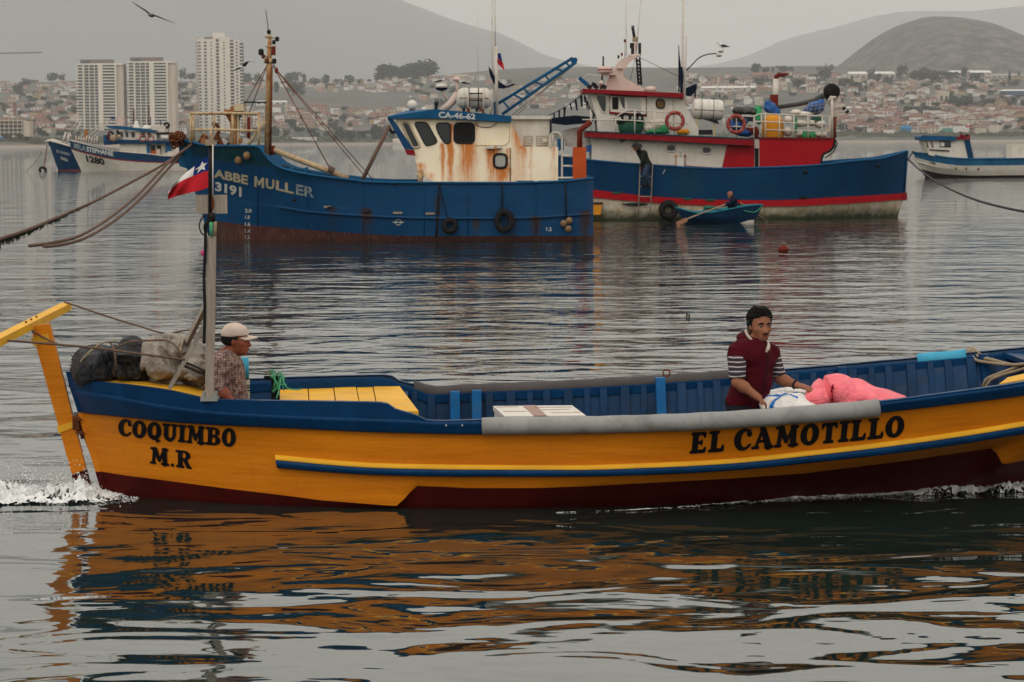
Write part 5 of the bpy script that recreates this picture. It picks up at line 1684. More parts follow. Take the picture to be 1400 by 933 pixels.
 # wheelhouse
lw=-1.25
A_=SA.P
stz=lambda py:zat(600,py,58.95)
rl=lambda px,y0,hw,y1,k:((px-700)/FPX*58.95-base.x,stz(y0),hw,stz(y0)-stz(y1),k)
M['abbe_cabin']=streaked('rust_streaked_cream_paint',(.84,.76,.60,1),(.78,.66,.46,1),(.52,.15,.012,1),[rl(617,172,.07,252,1.0),rl(606,198,.05,252,.8),rl(641,197,.17,252,.8),rl(634,199,.05,225,.8),rl(676,203,.13,252,.95),rl(687,230,.16,252,1.0),rl(695,205,.04,252,.6),rl(709,172,.10,214,.75),rl(716,200,.08,225,.6),rl(727,168,.04,235,.5),rl(576,225,.10,252,.55),rl(590,238,.10,252,.35),rl(654,168,.05,200,.3),rl(757,201,.05,230,.35)])
side=[(539,161),(699.5,165),(701,172),(715,201),(763,201.5),(763,252),(575,252),(566.5,213)]
SA.slab('cabin_wall',side,lw,-lw,M['abbe_cabin'])
# roof: fascia, front visor facets
roof=MB()
lo_,hi_=-1.42,1.42
def zz(px,py,l=lo_):return A_(px,py,l)
top_side=[zz(595,149.5),zz(699,158.8)];bot_side=[zz(595,162.2),zz(699,167)]
t2=[p+FA.t*(hi_-lo_)for p in top_side];b2=[p+FA.t*(hi_-lo_)for p in bot_side]
roof.add([top_side[0],top_side[1],bot_side[1],bot_side[0],t2[0],t2[1],b2[1],b2[0]],[(0,3,2,1),(4,5,6,7),(0,1,5,4),(3,7,6,2),(1,2,6,5),(0,4,7,3)])
tip=zz(529,159.5);tipb=zz(531,162.3);tf=tip+FA.t*(hi_-lo_);tfb=tipb+FA.t*(hi_-lo_)
up_=A_(557,151.3,-.75);upf=A_(557,151.3,.9)
roof.add([tip,top_side[0],bot_side[0],tipb,up_,upf,tf,t2[0],b2[0],tfb],[(0,3,2,1),(0,1,4),(4,1,7,5),(0,4,5,6),(5,7,6),(6,7,8,9),(3,9,8,2),(0,6,9,3)])
ro=roof.build('roof',M['roof_blue'],abbe)
mb=MB();sans_text(mb,'CA-46-62',quadmap((599.6,161.3),(650,163.8),(650,155.7),(599.6,152.6),lambda x,y:A_(x,y,lo_-.012)),.035);mb.build('registration_lettering',M['letter_white'],ro)
# blue side wing of the raked front, red toe
SA.slab('front_wing',[(529,161),(537,163),(566,205),(553,204)],lw-.12,lw-.06,M['abbe_blue'])
SA.slab('front_wing',[(529,161),(537,163),(566,205),(553,204)],-lw+.06,-lw+.12,M['abbe_blue'])
SA.slab('wing_toe',[(553.2,204.3),(566.2,205.3),(568,213),(556.5,212)],lw-.12,lw-.06,M['eave_red'])
gl=M['glass'];fr=M['dark_metal']
frw=M['cream']
SA.window([(548,167.5),(558.5,167.5),(575,201),(564.5,203)],lw,frw,gl,rounded=.08,fw=.03)
SA.window([(566,167.5),(583.5,167.5),(598.5,195),(582.5,200.5)],lw,fr,gl,rounded=.10,fw=.02)
SA.window([(596,168.5),(615.6,168.5),(615.6,196),(608,196.6),(598,180)],lw,fr,gl,rounded=.10,fw=.02)
SA.window([(621,168.5),(648.5,168.5),(648.5,195.8),(621,195.8)],lw,fr,M['black'],rounded=.12,fw=.025)
SA.window([(675.5,211),(692.6,211),(692.6,229.6),(675.5,229.6)],lw,fr,M['glass_pale'],rounded=.12,fw=.035)
SA.rect('lamp_hood',665,199.5,676,203.5,lw-.16,lw,M['white_w'])
SA.rect('lamp_hood',679,199.8,686,203,lw-.12,lw,M['white_w'])
SA.pipe('conduit',[(697.5,202,lw-.03),(697.5,248,lw-.03)],.012,M['rust'])
SA.pipe('conduit',[(649,168,lw-.02),(655,173,lw-.02),(670,174,lw-.02),(680,168,lw-.02)],.01,M['rust'],smooth=True)
SA.pipe('hatch_seam',[(650,199,lw-.005),(690,199,lw-.005),(696,194,lw-.005),(697,172,lw-.005)],.012,M['cream'])
# deckhouse cabinets aft
cabn=SA.rect('cabinet',700,162,752.5,202,-.95,.9,M['white_w'])
SA.rect('cabinet_lid',697,158.6,754,163.2,-1.05,1.0,M['white_w'])
for x0,x1 in((716,728),(733,749)):
 g_=SA.rect('grille',x0,186,x1,199.5,-.975,-.95,M['rope_tan'])
 for k in range(5):
  SA.rect('slat',x0+.8,187.2+k*2.45,x1-.8,188.4+k*2.45,-.985,-.975,M['white_w'],g_)
SA.pipe('vent_pipe',[(742,193,-1.1),(748,193,-1.1)],.06,M['white_pipe'])
SA.pipe('vent_pipe',[(753,160,-1.0),(753,186,-1.0)],.03,M['dark_metal'])
# roof gear
SA.pipe('radar_mast',[(604,152,-.2),(616,142,-.2),(626,128,-.2)],.10,M['white_pink'])
SA.pipe('radar_mast',[(625.5,128,-.2),(625,110,-.2)],.055,M['white_pink'])
mb=MB();mb.lathe(A_(624.6,111,-.2),[(.04,-.02),(.14,.02),(.14,.07),(.06,.12)],seg=12);mb.build('radar_base',M['white_pink'],abbe)
SA.rect('radar_scanner',608,102,639.5,105,-.26,-.14,M['white_pipe'])
mb=MB();mb.lathe(A_(603.7,124.3,-.2),[(.06,0),(.15,.03),(.17,.08)],seg=14);mb.build('searchlight_base',M['navy'],abbe)
mb=MB();mb.lathe(A_(603.7,120,-.2),[(.17,0),(.165,.06),(.12,.10),(.03,.12)],seg=14);mb.build('searchlight',M['white_gloss'],abbe)
SA.pipe('searchlight_stalk',[(604.5,124,-.2),(606,129,-.2),(612,136,-.2)],.035,M['white_pink'])
rf=MB();P0,P1=A_(623.5,134.5,-.3),A_(673,135,-.3);axd=(P1-P0).normalized();Lr=(P1-P0).length
rf.lathe(P0,[(.05,0),(.20,.04),(.27,.12),(.285,.2),(.285,Lr-.2),(.27,Lr-.12),(.20,Lr-.04),(.05,Lr)],axis=axd,seg=20)
raft=rf.build('liferaft',M['white_w'],abbe)
for t in(.22,.36,.62,.78):
 mb=MB();mb.torus(P0+axd*Lr*t,.288,.014,axis=axd,seg=24,rs=6);mb.build('raft_band',M['dark_metal']if .3<t<.7 else M['white_w'],raft)
mb=MB();mb.tube([P0+axd*.1+Vector((0,-.28,0)),P0+axd*(Lr-.1)+Vector((0,-.28,0))],.012,6);mb.build('raft_seam',M['rust'],raft)
for x in(627,642,661,671):SA.pipe('raft_cradle',[(x,147,-.55),(x,155,-.6)],.035,M['rust_cream'])
for k,x in enumerate((632,638,650,655)):SA.rect('roof_box',x,148,x+4,153,-.8,-.6,M['rust']if k%2 else M['dark_metal'])
mb=MB();mb.ball(A_(563.5,144,-.5),(.14,.14,.14),14,10);mb.build('dome',M['white_gloss'],abbe)
SA.pipe('dome_stem',[(563.5,145,-.5),(563.5,153,-.5)],.07,M['rust'])
mb=MB();mb.ball(A_(579.5,149.5,-.5),(.075,.075,.06),12,8);mb.build('dome',M['white_gloss'],abbe)
SA.pipe('horn',[(596.3,141,-1.2),(596.3,151,-1.2)],.04,M['dark_metal'])
mb=MB();mb.ball(A_(596.5,141.5,-1.2),.065,10,8);mb.build('horn_bell',M['dark_metal'],abbe)
SA.pipe('whip_aerial',[(653.4,20,-.2),(653.6,122,-.2)],.011,M['white_pipe'])
SA.pipe('whip_aerial',[(672.8,-8,.2),(673.3,150,.2)],.020,M['white_pipe'])
SA.pipe('signal_mast',[(676.4,-8,-.3),(677.2,66,-.3)],.014,M['white_pipe'])
SA.pipe('signal_mast',[(678.3,64,-.3),(679.4,157,-.3)],.042,M['white_pipe'])
for k,(a,b_)in enumerate((((640,128),(661,128)),((640,137),(661,137)))):SA.pipe('raft_frame',[(a[0],a[1],-.63),(b_[0],b_[1],-.63)],.018,M['dark_metal'])
for x in(640,661,672.5):SA.pipe('raft_frame',[(x,122,-.63),(x,153,-.63)],.022,M['white_pipe'])
# lattice boom
B0,B1_=(676.5,144.5),(783,79.5);C0,C1_=(686.5,156.5),(788,85)
for l in(-.25,.15):
 SA.pipe('boom_chord',[(B0[0],B0[1],l),(B1_[0],B1_[1],l)],.042,M['roof_blue'])
 SA.pipe('boom_chord',[(C0[0],C0[1],l),(C1_[0],C1_[1],l)],.042,M['roof_blue'])
for k in range(7):
 t0=.10+k*.135;t1=t0+(.0 if k%2==0 else .05)
 a=(B0[0]+(B1_[0]-B0[0])*t0,B0[1]+(B1_[1]-B0[1])*t0);b_=(C0[0]+(C1_[0]-C0[0])*t1,C0[1]+(C1_[1]-C0[1])*t1)
 for l in(-.25,.15):SA.pipe('boom_rung',[(a[0],a[1],l),(b_[0],b_[1],l)],.026,M['roof_blue'])
SA.slab('boom_head',[(779,79),(788,79),(790,83),(784,90)],-.28,.18,M['roof_blue'])
SA.rect('boom_foot',675,140,679.5,158,-.3,.2,M['roof_blue'])
for a,b_ in(((787,87),(700,158)),((785,88),(706,158)),((788,86),(694,152))):SA.pipe('boom_cable',[(a[0],a[1],-.05),(b_[0],b_[1],-.05)],.013,M['wood_grey'])
# funnel, stern rail, stern things
SA.rect('funnel',783.5,201.6,801.5,252,-1.35,-.95,M['orange'])
SA.pipe('exhaust_pipe',[(792.5,203,-1.15),(792.5,180,-1.15),(795,177,-1.15),(808,166.5,-1.15)],.075,M['dark_red'],seg=10)
for pts in([(752.5,202,-1.3),(753,186,-1.3),(756,182,-1.3),(762,181.5,-1.3),(767,186,-1.3),(768.3,192,-1.3),(768.3,247,-1.3)],[(756,200,-1.1),(756,184,-1.1)],[(768,213,-1.3),(783,214,-1.3)],[(763,243.5,-1.5),(783,243.5,-1.5)],[(768,227,-1.3),(783,227.5,-1.3)]):
 SA.pipe('stern_rail',pts,.026,M['white_pipe'],smooth=len(pts)>4)
for x0,x1 in((705,732),(735,758)):SA.slab('deck_bin',[(x0,252),(x0+1.5,247.5),(x1-1.5,247.5),(x1,252)],-1.7,-1.35,M['roof_blue'])
SA.pipe('bollard',[(574.5,251,-1.35),(574.5,232,-1.35)],.07,M['rust_cream']);SA.pipe('bollard_arm',[(570,240,-1.35),(580,240,-1.35)],.05,M['rust_cream'])
SA.slab('deck_wedge',[(577,252),(579,242),(584,244),(597,252)],-1.6,-1.3,M['white_w'])
SA.slab('deck_wedge',[(565,252),(570,247),(575,252)],-1.7,-1.4,M['dark_red'])
for x in(396,417):
 mb=MB();mb.tube(curve([A_(x-3,231,-1.6),A_(x,235,-1.6),A_(x+3,236,-1.6)]),.05,8);mb.tube([A_(x+2,229,-1.6),A_(x+4,237,-1.6)],.05,8);mb.tube([A_(x-1,236,-1.6),A_(x+6,238,-1.6)],.05,8)
 mb.build('cleat',M['roof_blue'],abbe)
 # bow rail and windlass
rp_=M['rust_cream']
for pts in([(260,155.5,-.5),(300,154.8,-.9),(355,156,-1.25)],[(262,178,-.5),(300,177.6,-.9),(353,179.4,-1.25)],[(263,155,.6),(300,155.5,.9),(352,156.6,1.25)]):
 SA.pipe('bow_rail',pts,.036,rp_)
for x,y0,y1,l in((261,155,196,-.5),(264.5,155,196,.4),(289,178,198,-.8),(292.5,155,178,-.8),(354,156,202,-1.25),(334,156,178,-1.1),(318,155,196,-1.0)):
 SA.pipe('rail_post',[(x,y0,l),(x,y1,l)],.034,rp_)
SA.pipe('rail_brace',[(362.5,166,-1.0),(339,199,-1.1)],.04,rp_);SA.pipe('rail_brace',[(334,143,-.2),(322,176,-.2)],.03,M['dark_metal'])
SA.rect('windlass_column',314.5,146,322.5,202,-.35,.05,M['rust_orange']);SA.rect('windlass_column',323.5,152,326.5,202,-.3,.0,M['cream'])
SA.rect('windlass_box',320,142,333,152,-.5,.1,M['cream']);SA.rect('windlass_arm',306,150,330,155,-.45,.05,M['rust_orange'])
SA.slab('windlass_horn',[(307,155),(313,155),(317,170),(313,166)],-.4,-.1,M['rust'])
random.seed(11)
for k in range(16):
 x=random.uniform(276,350);y=random.uniform(186,199)
 mb=MB();mb.box(A_(x,y+3,random.uniform(-.7,.2)),(random.uniform(.06,.16),.12,random.uniform(.12,.36)),Matrix.Rotation(random.uniform(-.6,.6),3,'Y'))
 mb.build('deck_gear',M[random.choice(['rust','dark_red','dark_metal','rust_orange','white_w'])],abbe)
SA.pipe('red_post',[(340,160,-.3),(340,196,-.3)],.045,M['dark_red'])
mb=MB();mb.tube(curve([A_(290,169,-.2),A_(297,172,-.2),A_(299,180,-.2),A_(293,192,-.2)]),.05,8);mb.build('davit',M['rust'],abbe)
mb=MB()
for k in range(60):
 c=A_(random.gauss(243,4.0),random.gauss(191,4.0),random.uniform(-.4,.3));v=Vector((random.gauss(0,1),random.gauss(0,1),random.gauss(0,1)))
 if k%3:mb.torus(c,random.uniform(.05,.11),random.uniform(.016,.03),axis=v,seg=9,rs=5)
 else:mb.box(c,(random.uniform(.06,.16),random.uniform(.05,.1),random.uniform(.06,.2)),v.to_track_quat('Z','Y').to_matrix())
tag(mb.build('chain_heap',M['rust'],abbe),kind='stuff')
# rusty mast with lamps
mast2=MB();mast2.tube([A_(365.3,212,0),A_(368,90,0),A_(368.6,48,0)],[.085,.075,.05],12)
M['mast_rust']=paint('heavily_rusted_mast',(.50,.33,.16,1),.7,.35,5,(.26,.075,.02,1),1.0,.4,30,streak=(.34,.12,.03,1),sam=.9)
mast2=mast2.build('mast',M['mast_rust'],abbe)
mb=MB();mb.tube([A_(369.8,208,-.12),A_(371.6,92,-.12)],.028,6);mb.build('mast_pipe',M['rust'],mast2)
SA.pipe('mast_aerial',[(367.3,47,0),(366,34,0),(363.5,14,0)],.010,M['dark_metal'])
mb=MB();mb.ball(A_(367.6,44,0),(.06,.06,.07),8,6);mb.build('mast_lamp',M['dark_metal'],mast2)
for(x0,x1,y,r)in((363,377,63.6,.022),(361,369,77,.03),(362,372,50.5,.03),(333,366,140,.022),(361,376,84,.06),(370,378,52,.018)):
 SA.pipe('mast_arm',[(x0,y,-.05),(x1,y,-.05)],r,M['rust_cream']if y!=140 else M['dark_metal'],mast2)
for x,y,r in((379,54,.055),(374.5,58,.05),(357,73,.075),(360,77.5,.05),(365,84,.06),(375,84.5,.06)):
 mb=MB();mb.lathe(A_(x,y+3,-.08),[(.02,0),(r,.02),(r,r*2),(r*.5,r*2.4)],seg=10);mb.build('mast_lamp',M['dark_metal']if x<360 or x>372 else M['rust'],mast2)
SA.rect('mast_box',371.5,64,376,75.5,-.12,.05,M['dark_red'],mast2)
mb=MB();mb.ball(A_(378,96.8,-.1),(.05,.04,.085),10,8);mb.build('pulley',M['dark_red'],mast2)
for a,b_ in(((366,88,0),(334,144,-.9)),((366,88,0),(340,156,.9)),((371,84,-.1),(378,95,-.1)),((378,98,-.1),(450,229,-1.5)),((379,98,-.1),(500,243,-1.5)),((380,98,.1),(511,247,1.4)),((373,90,.1),(451,230,1.4)),((372,90,0),(370,200,0))):
 SA.pipe('stay',[a,b_],.012,M['rust'])
SA.pipe('cargo_boom',[(371.5,204.5,0),(420,223,-.15),(476,244.5,-.3)],.075,M['rust_cream'],seg=10)
mb=MB();mb.tube([A_(371,200,0),A_(373.5,212,0)],.10,8);mb.build('boom_heel',M['dark_red'],abbe)
for k in range(6):
 mb=MB();c=A_(450+k*1.2,231.5+k*.6,-.25);mb.torus(c,.085,.022,axis=(1,0,-.35),seg=10,rs=5);mb.build('boom_lashing',M['rope_brown'],abbe)
SA.pipe('prop_pole',[(532.5,172,-1.3),(495.5,246,-1.6)],.055,M['rope_brown'])
SA.pipe('prop_rope',[(532,175,-1.3),(536,181,-1.3),(541,180,-1.25)],.045,M['dark_metal'],smooth=True)
# hull fenders and tyres (each its own part)
c=asf(615,308.7);tyre(abbe,c+Vector((0,-.09,0)),.225,.075)
c=asf(689.5,302.5);tyre(abbe,c+Vector((0,-.10,0)),.27,.085,squash=1.25)
for pts,r in(([(601,249,0),(599,275,0),(598,300,0),(596,324,0)],.022),([(686.5,250,0),(686.5,284,0)],.02),([(773,249,0),(774,300,0)],.02),([(600,250,0),(607,280,0),(612,300,0)],.012)):
 mb=MB();mb.tube([asf(a,b_)+Vector((0,-.04,0))for a,b_,_ in pts],r,6);mb.build('fender_rope',M['black'],abbe)
mb=MB();mb.prism([asf(x,y)+Vector((0,-.03,0))for x,y in((686.5,281),(682,290),(684,292),(691,292),(693,290))],Vector((0,-.12,0)));mb.build('tyre_sling',M['black'],abbe)
for(x,y)in((770.5,305.6),(778,301.8),(776.7,313)):
 mb=MB();mb.ball(asf(x,y)+Vector((0,-.10,0)),(.088,.088,.095),12,10);mb.build('float',M['ball'],abbe)
for(x,y)in((326.5,219.5),(338,213)):
 mb=MB();mb.ball(asf(x,y)+Vector((0,-.08,0)),(.10,.09,.11),12,10);mb.build('float',M['ball'],abbe)
 # small flags on the signal mast
mb=MB();g=[[A_(680+9*u*(.5+v*.5),73+14*v+10*u*v,-.3+.05*sin(u*5+v*6))for u in(0,.25,.5,.75,1)]for v in(0,.25,.5)]
mb.grid(g);mb.build('pennant',M['flag_blue'],abbe)
mb=MB();g=[[A_(680+10*u*(.5+v*.5),73+14*v+10*u*v,-.3+.05*sin(u*5+v*6))for u in(0,.25,.5,.75,1)]for v in(.52,.75,1)]
mb.grid(g);mb.build('pennant',M['flag_red'],abbe)
mb=MB();T0=[(668,91),(672,96),(676,104),(683,112),(692,118),(704,114)];B0_=[(668,93),(670,104),(674,113),(680,121),(688,121.5),(703,117)]
g=[[A_(T0[i][0],T0[i][1],-.3-.05*sin(i*2))*(1-v)+A_(B0_[i][0],B0_[i][1],-.3+.05*sin(i*3))*v for i in range(6)]for v in(0,.5,1)]
mb.grid(g);mb.grid([[p+Vector((0,.01,0))for p in r]for r in g],flip=True);mb.build('black_flag',M['navy'],abbe)
gull('gull perched on the searchlight of the cream wheelhouse',A_(602,116.5,-.2),1,.62)
gull('gull standing on the white liferaft of the blue trawler',A_(634,119.5,-.3),-1,.66)
gull('small gull on the front dome of the cream wheelhouse',A_(564,137.5,-.5),-1,.4,black=False)
# mooring lines of the trawler
rope('mooring_rope',[A_(263,197,-.4),A_(225,224,-1.5),A_(180,249,-4),A_(130,275,-8),A_(80,297,-12),A_(36,315,-16),A_(-10,330,-19)],.035,M['rope_brown'],'thick mooring rope from the trawler bow, weed hanging on its lower end')
rope('mooring_rope',[A_(250,206,0),A_(225,228,-2),A_(190,265,-5),A_(150,298,-9),A_(110,322,-13),A_(72,332,-15),A_(40,336.5,-17)],.035,M['rope_brown'],'upper of the two parallel slack mooring ropes dipping into the water')
rope('mooring_rope',[A_(251,208,.1),A_(228,233,-2),A_(196,268,-5),A_(158,301,-9),A_(118,325,-13),A_(88,334,-15),A_(60,337.5,-17)],.035,M['rope_brown'],'lower of the two parallel slack mooring ropes dipping into the water')
mb=MB();random.seed(3)
WR=[(A_(130,275,-8),A_(80,297,-12)),(A_(80,297,-12),A_(36,315,-16)),(A_(36,315,-16),A_(-10,330,-19))]
for k in range(260):
 t=random.random()**.7;i=min(2,int(t*3));q=WR[i][0].lerp(WR[i][1],t*3-i)+Vector((0,random.uniform(-.03,.03),.0))
 ln=random.uniform(.03,.16)*(.3+t)
 mb.tube([q,q+Vector((random.uniform(-.03,.03),0,-ln*.5)),q+Vector((random.uniform(-.05,.05),0,-ln))],[.02,.014,.004],4)
tag(mb.build('seaweed',paint('dark_seaweed',(.015,.022,.008,1),.7),None,WR[2][0]),'dark weed hanging from the mooring rope','seaweed',kind='stuff')
# ================================================================== the red, white and blue boat
FR=Frame((0,75.2,0),.0)
redb=thing('fishing_boat','white fishing boat with blue sides, red band and red deckhouse piled with cargo','fishing boat',FR.w(7.5,0,0))
SR=Ship(redb,FR)
R_=SR.P
r_sheer=smooth_tab([(1239.8,206.6),(1225,210.5),(1204,217),(1166,220),(1121,225.8),(1060,229),(984,230.7),(891,226),(803,218.8),(770,214.5),(740,211)])
def rev(tab):return smooth_tab(sorted(tab))
r_sheer=rev([(1239.8,206.6),(1225,211.5),(1204,217),(1166,220.5),(1121,225.8),(1060,229),(984,230.7),(891,226),(803,218.8),(770,214.5),(740,211)])
r_b1=rev([(1236,264.5),(1153,269.3),(1056,274),(984,273.5),(901,269.3),(811,259.6),(740,251)])
r_b2=rev([(1235,273),(1153,279),(1056,282.5),(984,281.5),(901,278),(811,270),(740,262)])
r_w=lambda px:300.5-.004*(px-1000)
def fr(tab):f=smooth_tab(tab);return lambda u:max(0,f(u))
q1=fr([(0,1.5),(.04,1.7),(.15,1.95),(.5,2.05),(.75,1.95),(.86,1.55),(.94,.9),(.985,.3),(1,0)])
q2=fr([(0,1.35),(.04,1.6),(.15,1.88),(.5,2.0),(.75,1.8),(.86,1.25),(.94,.6),(.985,.18),(1,0)])
q3=fr([(0,1.1),(.04,1.4),(.15,1.75),(.5,1.95),(.75,1.6),(.86,1.0),(.94,.42),(.985,.12),(1,0)])
RRW=hull_lines(FR,[(745,1239.8,r_sheer,q1,None),(745,1235.5,r_b1,q2,None),(745,1235,r_b2,q2,None),(748,1227,r_w,q3,-.02),(755,1215,r_w,lambda u:q3(u)*.6,-1.1)],110)
M['red_blue']=paint('ship_blue_paint',(.001,.038,.105,1),.45,.22,1.2,(.01,.045,.07,1),.6,.15,10)
N=NT('weedy_white_bottom')
z=N.xyz()['Z']
base_=N.mix(N.rng(N.noise(1.6,6,rough=.75),.4,.68),(.52,.47,.38,1),(.36,.27,.15,1))
drip=N.rng(N.noise(3.5,5,vec=(2.2,1,.25),rough=.7),.52,.68,0,.75)
base_=N.mix(drip,base_,(.26,.15,.055,1))
wd=N.rng(N.math('ADD',z,N.math('MULTIPLY',N.noise(3,6,rough=.8),-.60)),-.22,.10,1,0)
base_=N.mix(wd,base_,(.03,.035,.012,1))
N.col(base_);N.rough(.8);N.bump(N.noise(12,5),.5,.02);M['weedy']=N.m
hull_strip(FR,RRW,0,1,4).build('topside',M['red_blue'],redb)
hull_strip(FR,RRW,1,2,1,off=.05).build('rubbing_band',M['red'],redb)
mb=MB()
for sg in(-1,1):
 for r in(1,2):mb.grid([[FR.w(a[0],sg*(a[1]+.05),a[2])for a in RRW[r]],[FR.w(a[0],sg*a[1],a[2])for a in RRW[r]]],flip=(sg>0)!=(r==1),sm=False)
mb.build('band_edge',M['red'],redb)
hull_strip(FR,RRW,2,4,3).build('bottom',M['weedy'],redb)
deck(FR,RRW[0],M['roof_blue'],redb,.6,low=RRW[1])
transom(FR,RRW,[0,1,2,3,4],0,M['red_blue'],redb)
mb=MB()
for sg in(-1,1):mb.tube([FR.w(a[0],sg*a[1],a[2])for a in RRW[0][:-1]],.035,6)
mb.build('cap_rail',M['roof_blue'],redb)
mb=MB();mb.tube([FR.w(RRW[i][-1][0]+.01,0,RRW[i][-1][2])for i in(0,1)],.05,8);mb.build('stem',M['red_blue'],redb)
mb=MB();mb.box(FR.w(RRW[1][-1][0]+.02,0,(RRW[1][-1][2]+RRW[2][-1][2])/2),(.16,.2,.26));mb.build('stem_block',M['eave_red'],redb)
rsf=mk_surf(FR,RRW,[0,1,2,3],.02)
for px,py,rx,mt in((1101,235,.10,'black'),(1201,226.5,.09,'black'),(1099,270.5,.16,'black'),(868,279.5,.45,'dark_metal')):
 mb=MB();mb.ball(rsf(px,py)+Vector((0,-.04,0)),(rx,.04,.05),10,6);mb.build('scupper',M[mt],redb)
mb=MB();mb.beam(rsf(906,238),rsf(909.5,232),.05,.02);mb.build('paint_mark',M['letter_white'],redb)
for px,w_ in((843,.34),(940,.30),(971,.34)):
 mb=MB();mb.ball(rsf(px,r_b1(px)+.5)+Vector((0,-.05,0)),(w_*.5,.012,.04),8,5);mb.build('green_scrape',M['tub_green'],redb)
 # lower deckhouse
wl_=-1.45
wh=M['white_w']
SR.slab('lower_house',[(809,186),(1031,196),(1031,236),(985,236),(809,226)],wl_,-wl_,wh)
SR.slab('house_panel',[(994,199),(1031,199),(1031,236),(986,236)],wl_-.05,wl_,M['red'])
SR.rect('door_post',1031.5,190.5,1038.5,236,wl_-.03,wl_+.3,wh)
SR.rect('doorway',1032,203,1037,236,wl_-.05,wl_-.03,M['black'])
SR.slab('forward_house',[(1038.5,190),(1140,190),(1138.5,200),(1133,206),(1124,210),(1121.5,218),(1120.5,236),(1038.5,236)],wl_-.1,-wl_+.1,M['red'])
SR.slab('house_edge',[(1140.3,190),(1143.5,191),(1142,201),(1136,208),(1127,212),(1124.6,219),(1123.5,232),(1120.6,232),(1121.6,218),(1124.1,210),(1133.1,206),(1138.6,200)],wl_-.12,-wl_+.12,M['black'])
eav=SR.slab('eave',[(801,180.6),(1031,191),(1031,199.5),(801,187.4)],wl_-.35,-wl_+.35,M['eave_red'])
SR.slab('eave_top',[(801,179),(1031,189.4),(1031,190.9),(801,180.5)],wl_-.37,-wl_+.37,M['abbe_top'])
SR.slab('forward_eave',[(1037,187.6),(1142,188.3),(1142,190.6),(1037,190)],wl_-.14,-wl_+.14,M['dark_red'])
SR.slab('skirting',[(845,222),(925,226.3),(925,227.5),(845,223.2)],wl_-.02,wl_,M['eave_red'])
SR.slab('skirting',[(936,226.5),(985,229.5),(985,230.7),(936,227.7)],wl_-.02,wl_,M['eave_red'])
for px,py in((917.5,202.7),(966,205.6),(872.5,200.5)):
 SR.window([(px-6.5,py-5),(px+6.5,py-5),(px+6.5,py+5),(px-6.5,py+5)],wl_,wh,gl,rounded=.13,fw=.03,name='porthole')
mb=MB();mb.ball(R_(850.6,191,wl_-.3),(.1,.05,.1),10,8);mb.build('deck_lamp',M['dark_metal'],redb)
mb=MB();mb.tube([R_(860,190,wl_-.2),R_(884,191.5,wl_-.2)],.05,8);mb.build('light_tube',M['rope_tan'],redb)
dr=SR.rect('cabinet_door',925,195,935.5,229.5,wl_-.04,wl_,M['white_gloss'])
mb=MB()
for k,(y,txt)in enumerate(((207.5,'PLAN'),(210.5,'DE'),(213,'ZAFA'))):
 sans_text(mb,txt,quadmap((927.5+(k==1)*1.6,y+1.6),(933-(k==1)*1.6,y+1.7),(933-(k==1)*1.6,y-.1),(927.5+(k==1)*1.6,y),lambda a,b_:R_(a,b_,wl_-.052)),.0)
mb.build('notice_lettering',M['dark_metal'],dr)
for x,c_ in((924.3,'barrel_yellow'),(936.6,'ring_red')):
 SR.pipe('fire_hose_post',[(x,212,wl_-.06),(x,228,wl_-.06)],.012,M[c_]);mb=MB();mb.ball(R_(x,213,wl_-.06),.04,8,6);mb.build('valve',M[c_],redb)
 # wheelhouse
w2=-1.2
SR.slab('wheelhouse',[(806,127),(930,131),(955,176),(955,188),(818,182),(815.5,161.5)],w2,-w2,wh)
SR.slab('roof_edge',[(797,121.5),(934.6,127.6),(934.6,133.6),(929,133.6),(797,127)],w2-.25,-w2+.25,M['eave_red'])
SR.slab('roof_bracket',[(927,133),(934.6,133.4),(934.6,136.5)],w2-.2,w2,M['eave_red'])
SR.window([(812.8,129.8),(829.6,130.3),(829.2,154.5),(823,154)],w2,wh,gl,rounded=.16,fw=.025)
SR.window([(833.6,130.2),(883.6,132),(883.6,158),(833.6,154.5)],w2,M['eave_red'],M['white_w'],fw=.045,name='door_frame')
SR.rect('open_window',837,133,845.5,149.5,w2-.035,w2-.02,M['black'])
SR.slab('open_window',[(846.5,133),(854,133),(854,149),(851,146)],w2-.035,w2-.02,M['glass'])
SR.window([(857,132.8),(875.5,133.4),(875.5,153),(857,152)],w2-.02,M['white_gloss'],M['glass_pale'],fw=.016,name='sliding_panel')
SR.window([(897.3,135.8),(908.5,136.4),(908.5,148.6),(897.3,148)],w2,M['dark_metal'],paint('amber_glass',(.16,.09,.04,1),.3),rounded=.12,fw=.025)
SR.pipe('wall_seam',[(920,133,w2-.005),(921,175,w2-.005)],.008,M['rope_tan'])
# fairing mast on the wheelhouse roof
fa=SR.slab('mast_fairing',[(827.5,123),(829.5,112),(833,104),(838,97),(844.3,86.6),(851,80.5),(859,77.4),(870,76.3),(869,80),(862,84.5),(857,90.5),(853,97),(852,103),(856,108),(864,112.5),(873,117),(880,120.5),(881,125)],-.55,.15,M['white_pink'])
SR.rect('mast_platform',860,74.8,877,76.8,-.5,.1,M['white_pink'],fa)
SR.rect('mast_step',844,92,851.5,94,-.65,.1,M['white_pink'],fa)
for x,y,w_,h_ in((861.5,59,5,7),(863,66,4,8),(873,59,3.6,15),(867,60,2.4,14)):
 SR.rect('mast_lamp',x,y,x+w_,y+h_,-.4,-.2,M['dark_metal']if x!=867 else M['white_pink'],fa)
SR.rect('mast_box',865,51,872.6,57,-.35,-.15,M['rope_tan'],fa)
SR.pipe('mast_rod',[(868.5,74,-.3),(868.5,56,-.3)],.05,M['white_pink'],fa);SR.pipe('mast_rod',[(867.4,52,-.3),(864.8,37,-.3)],.05,M['dark_metal'],fa)
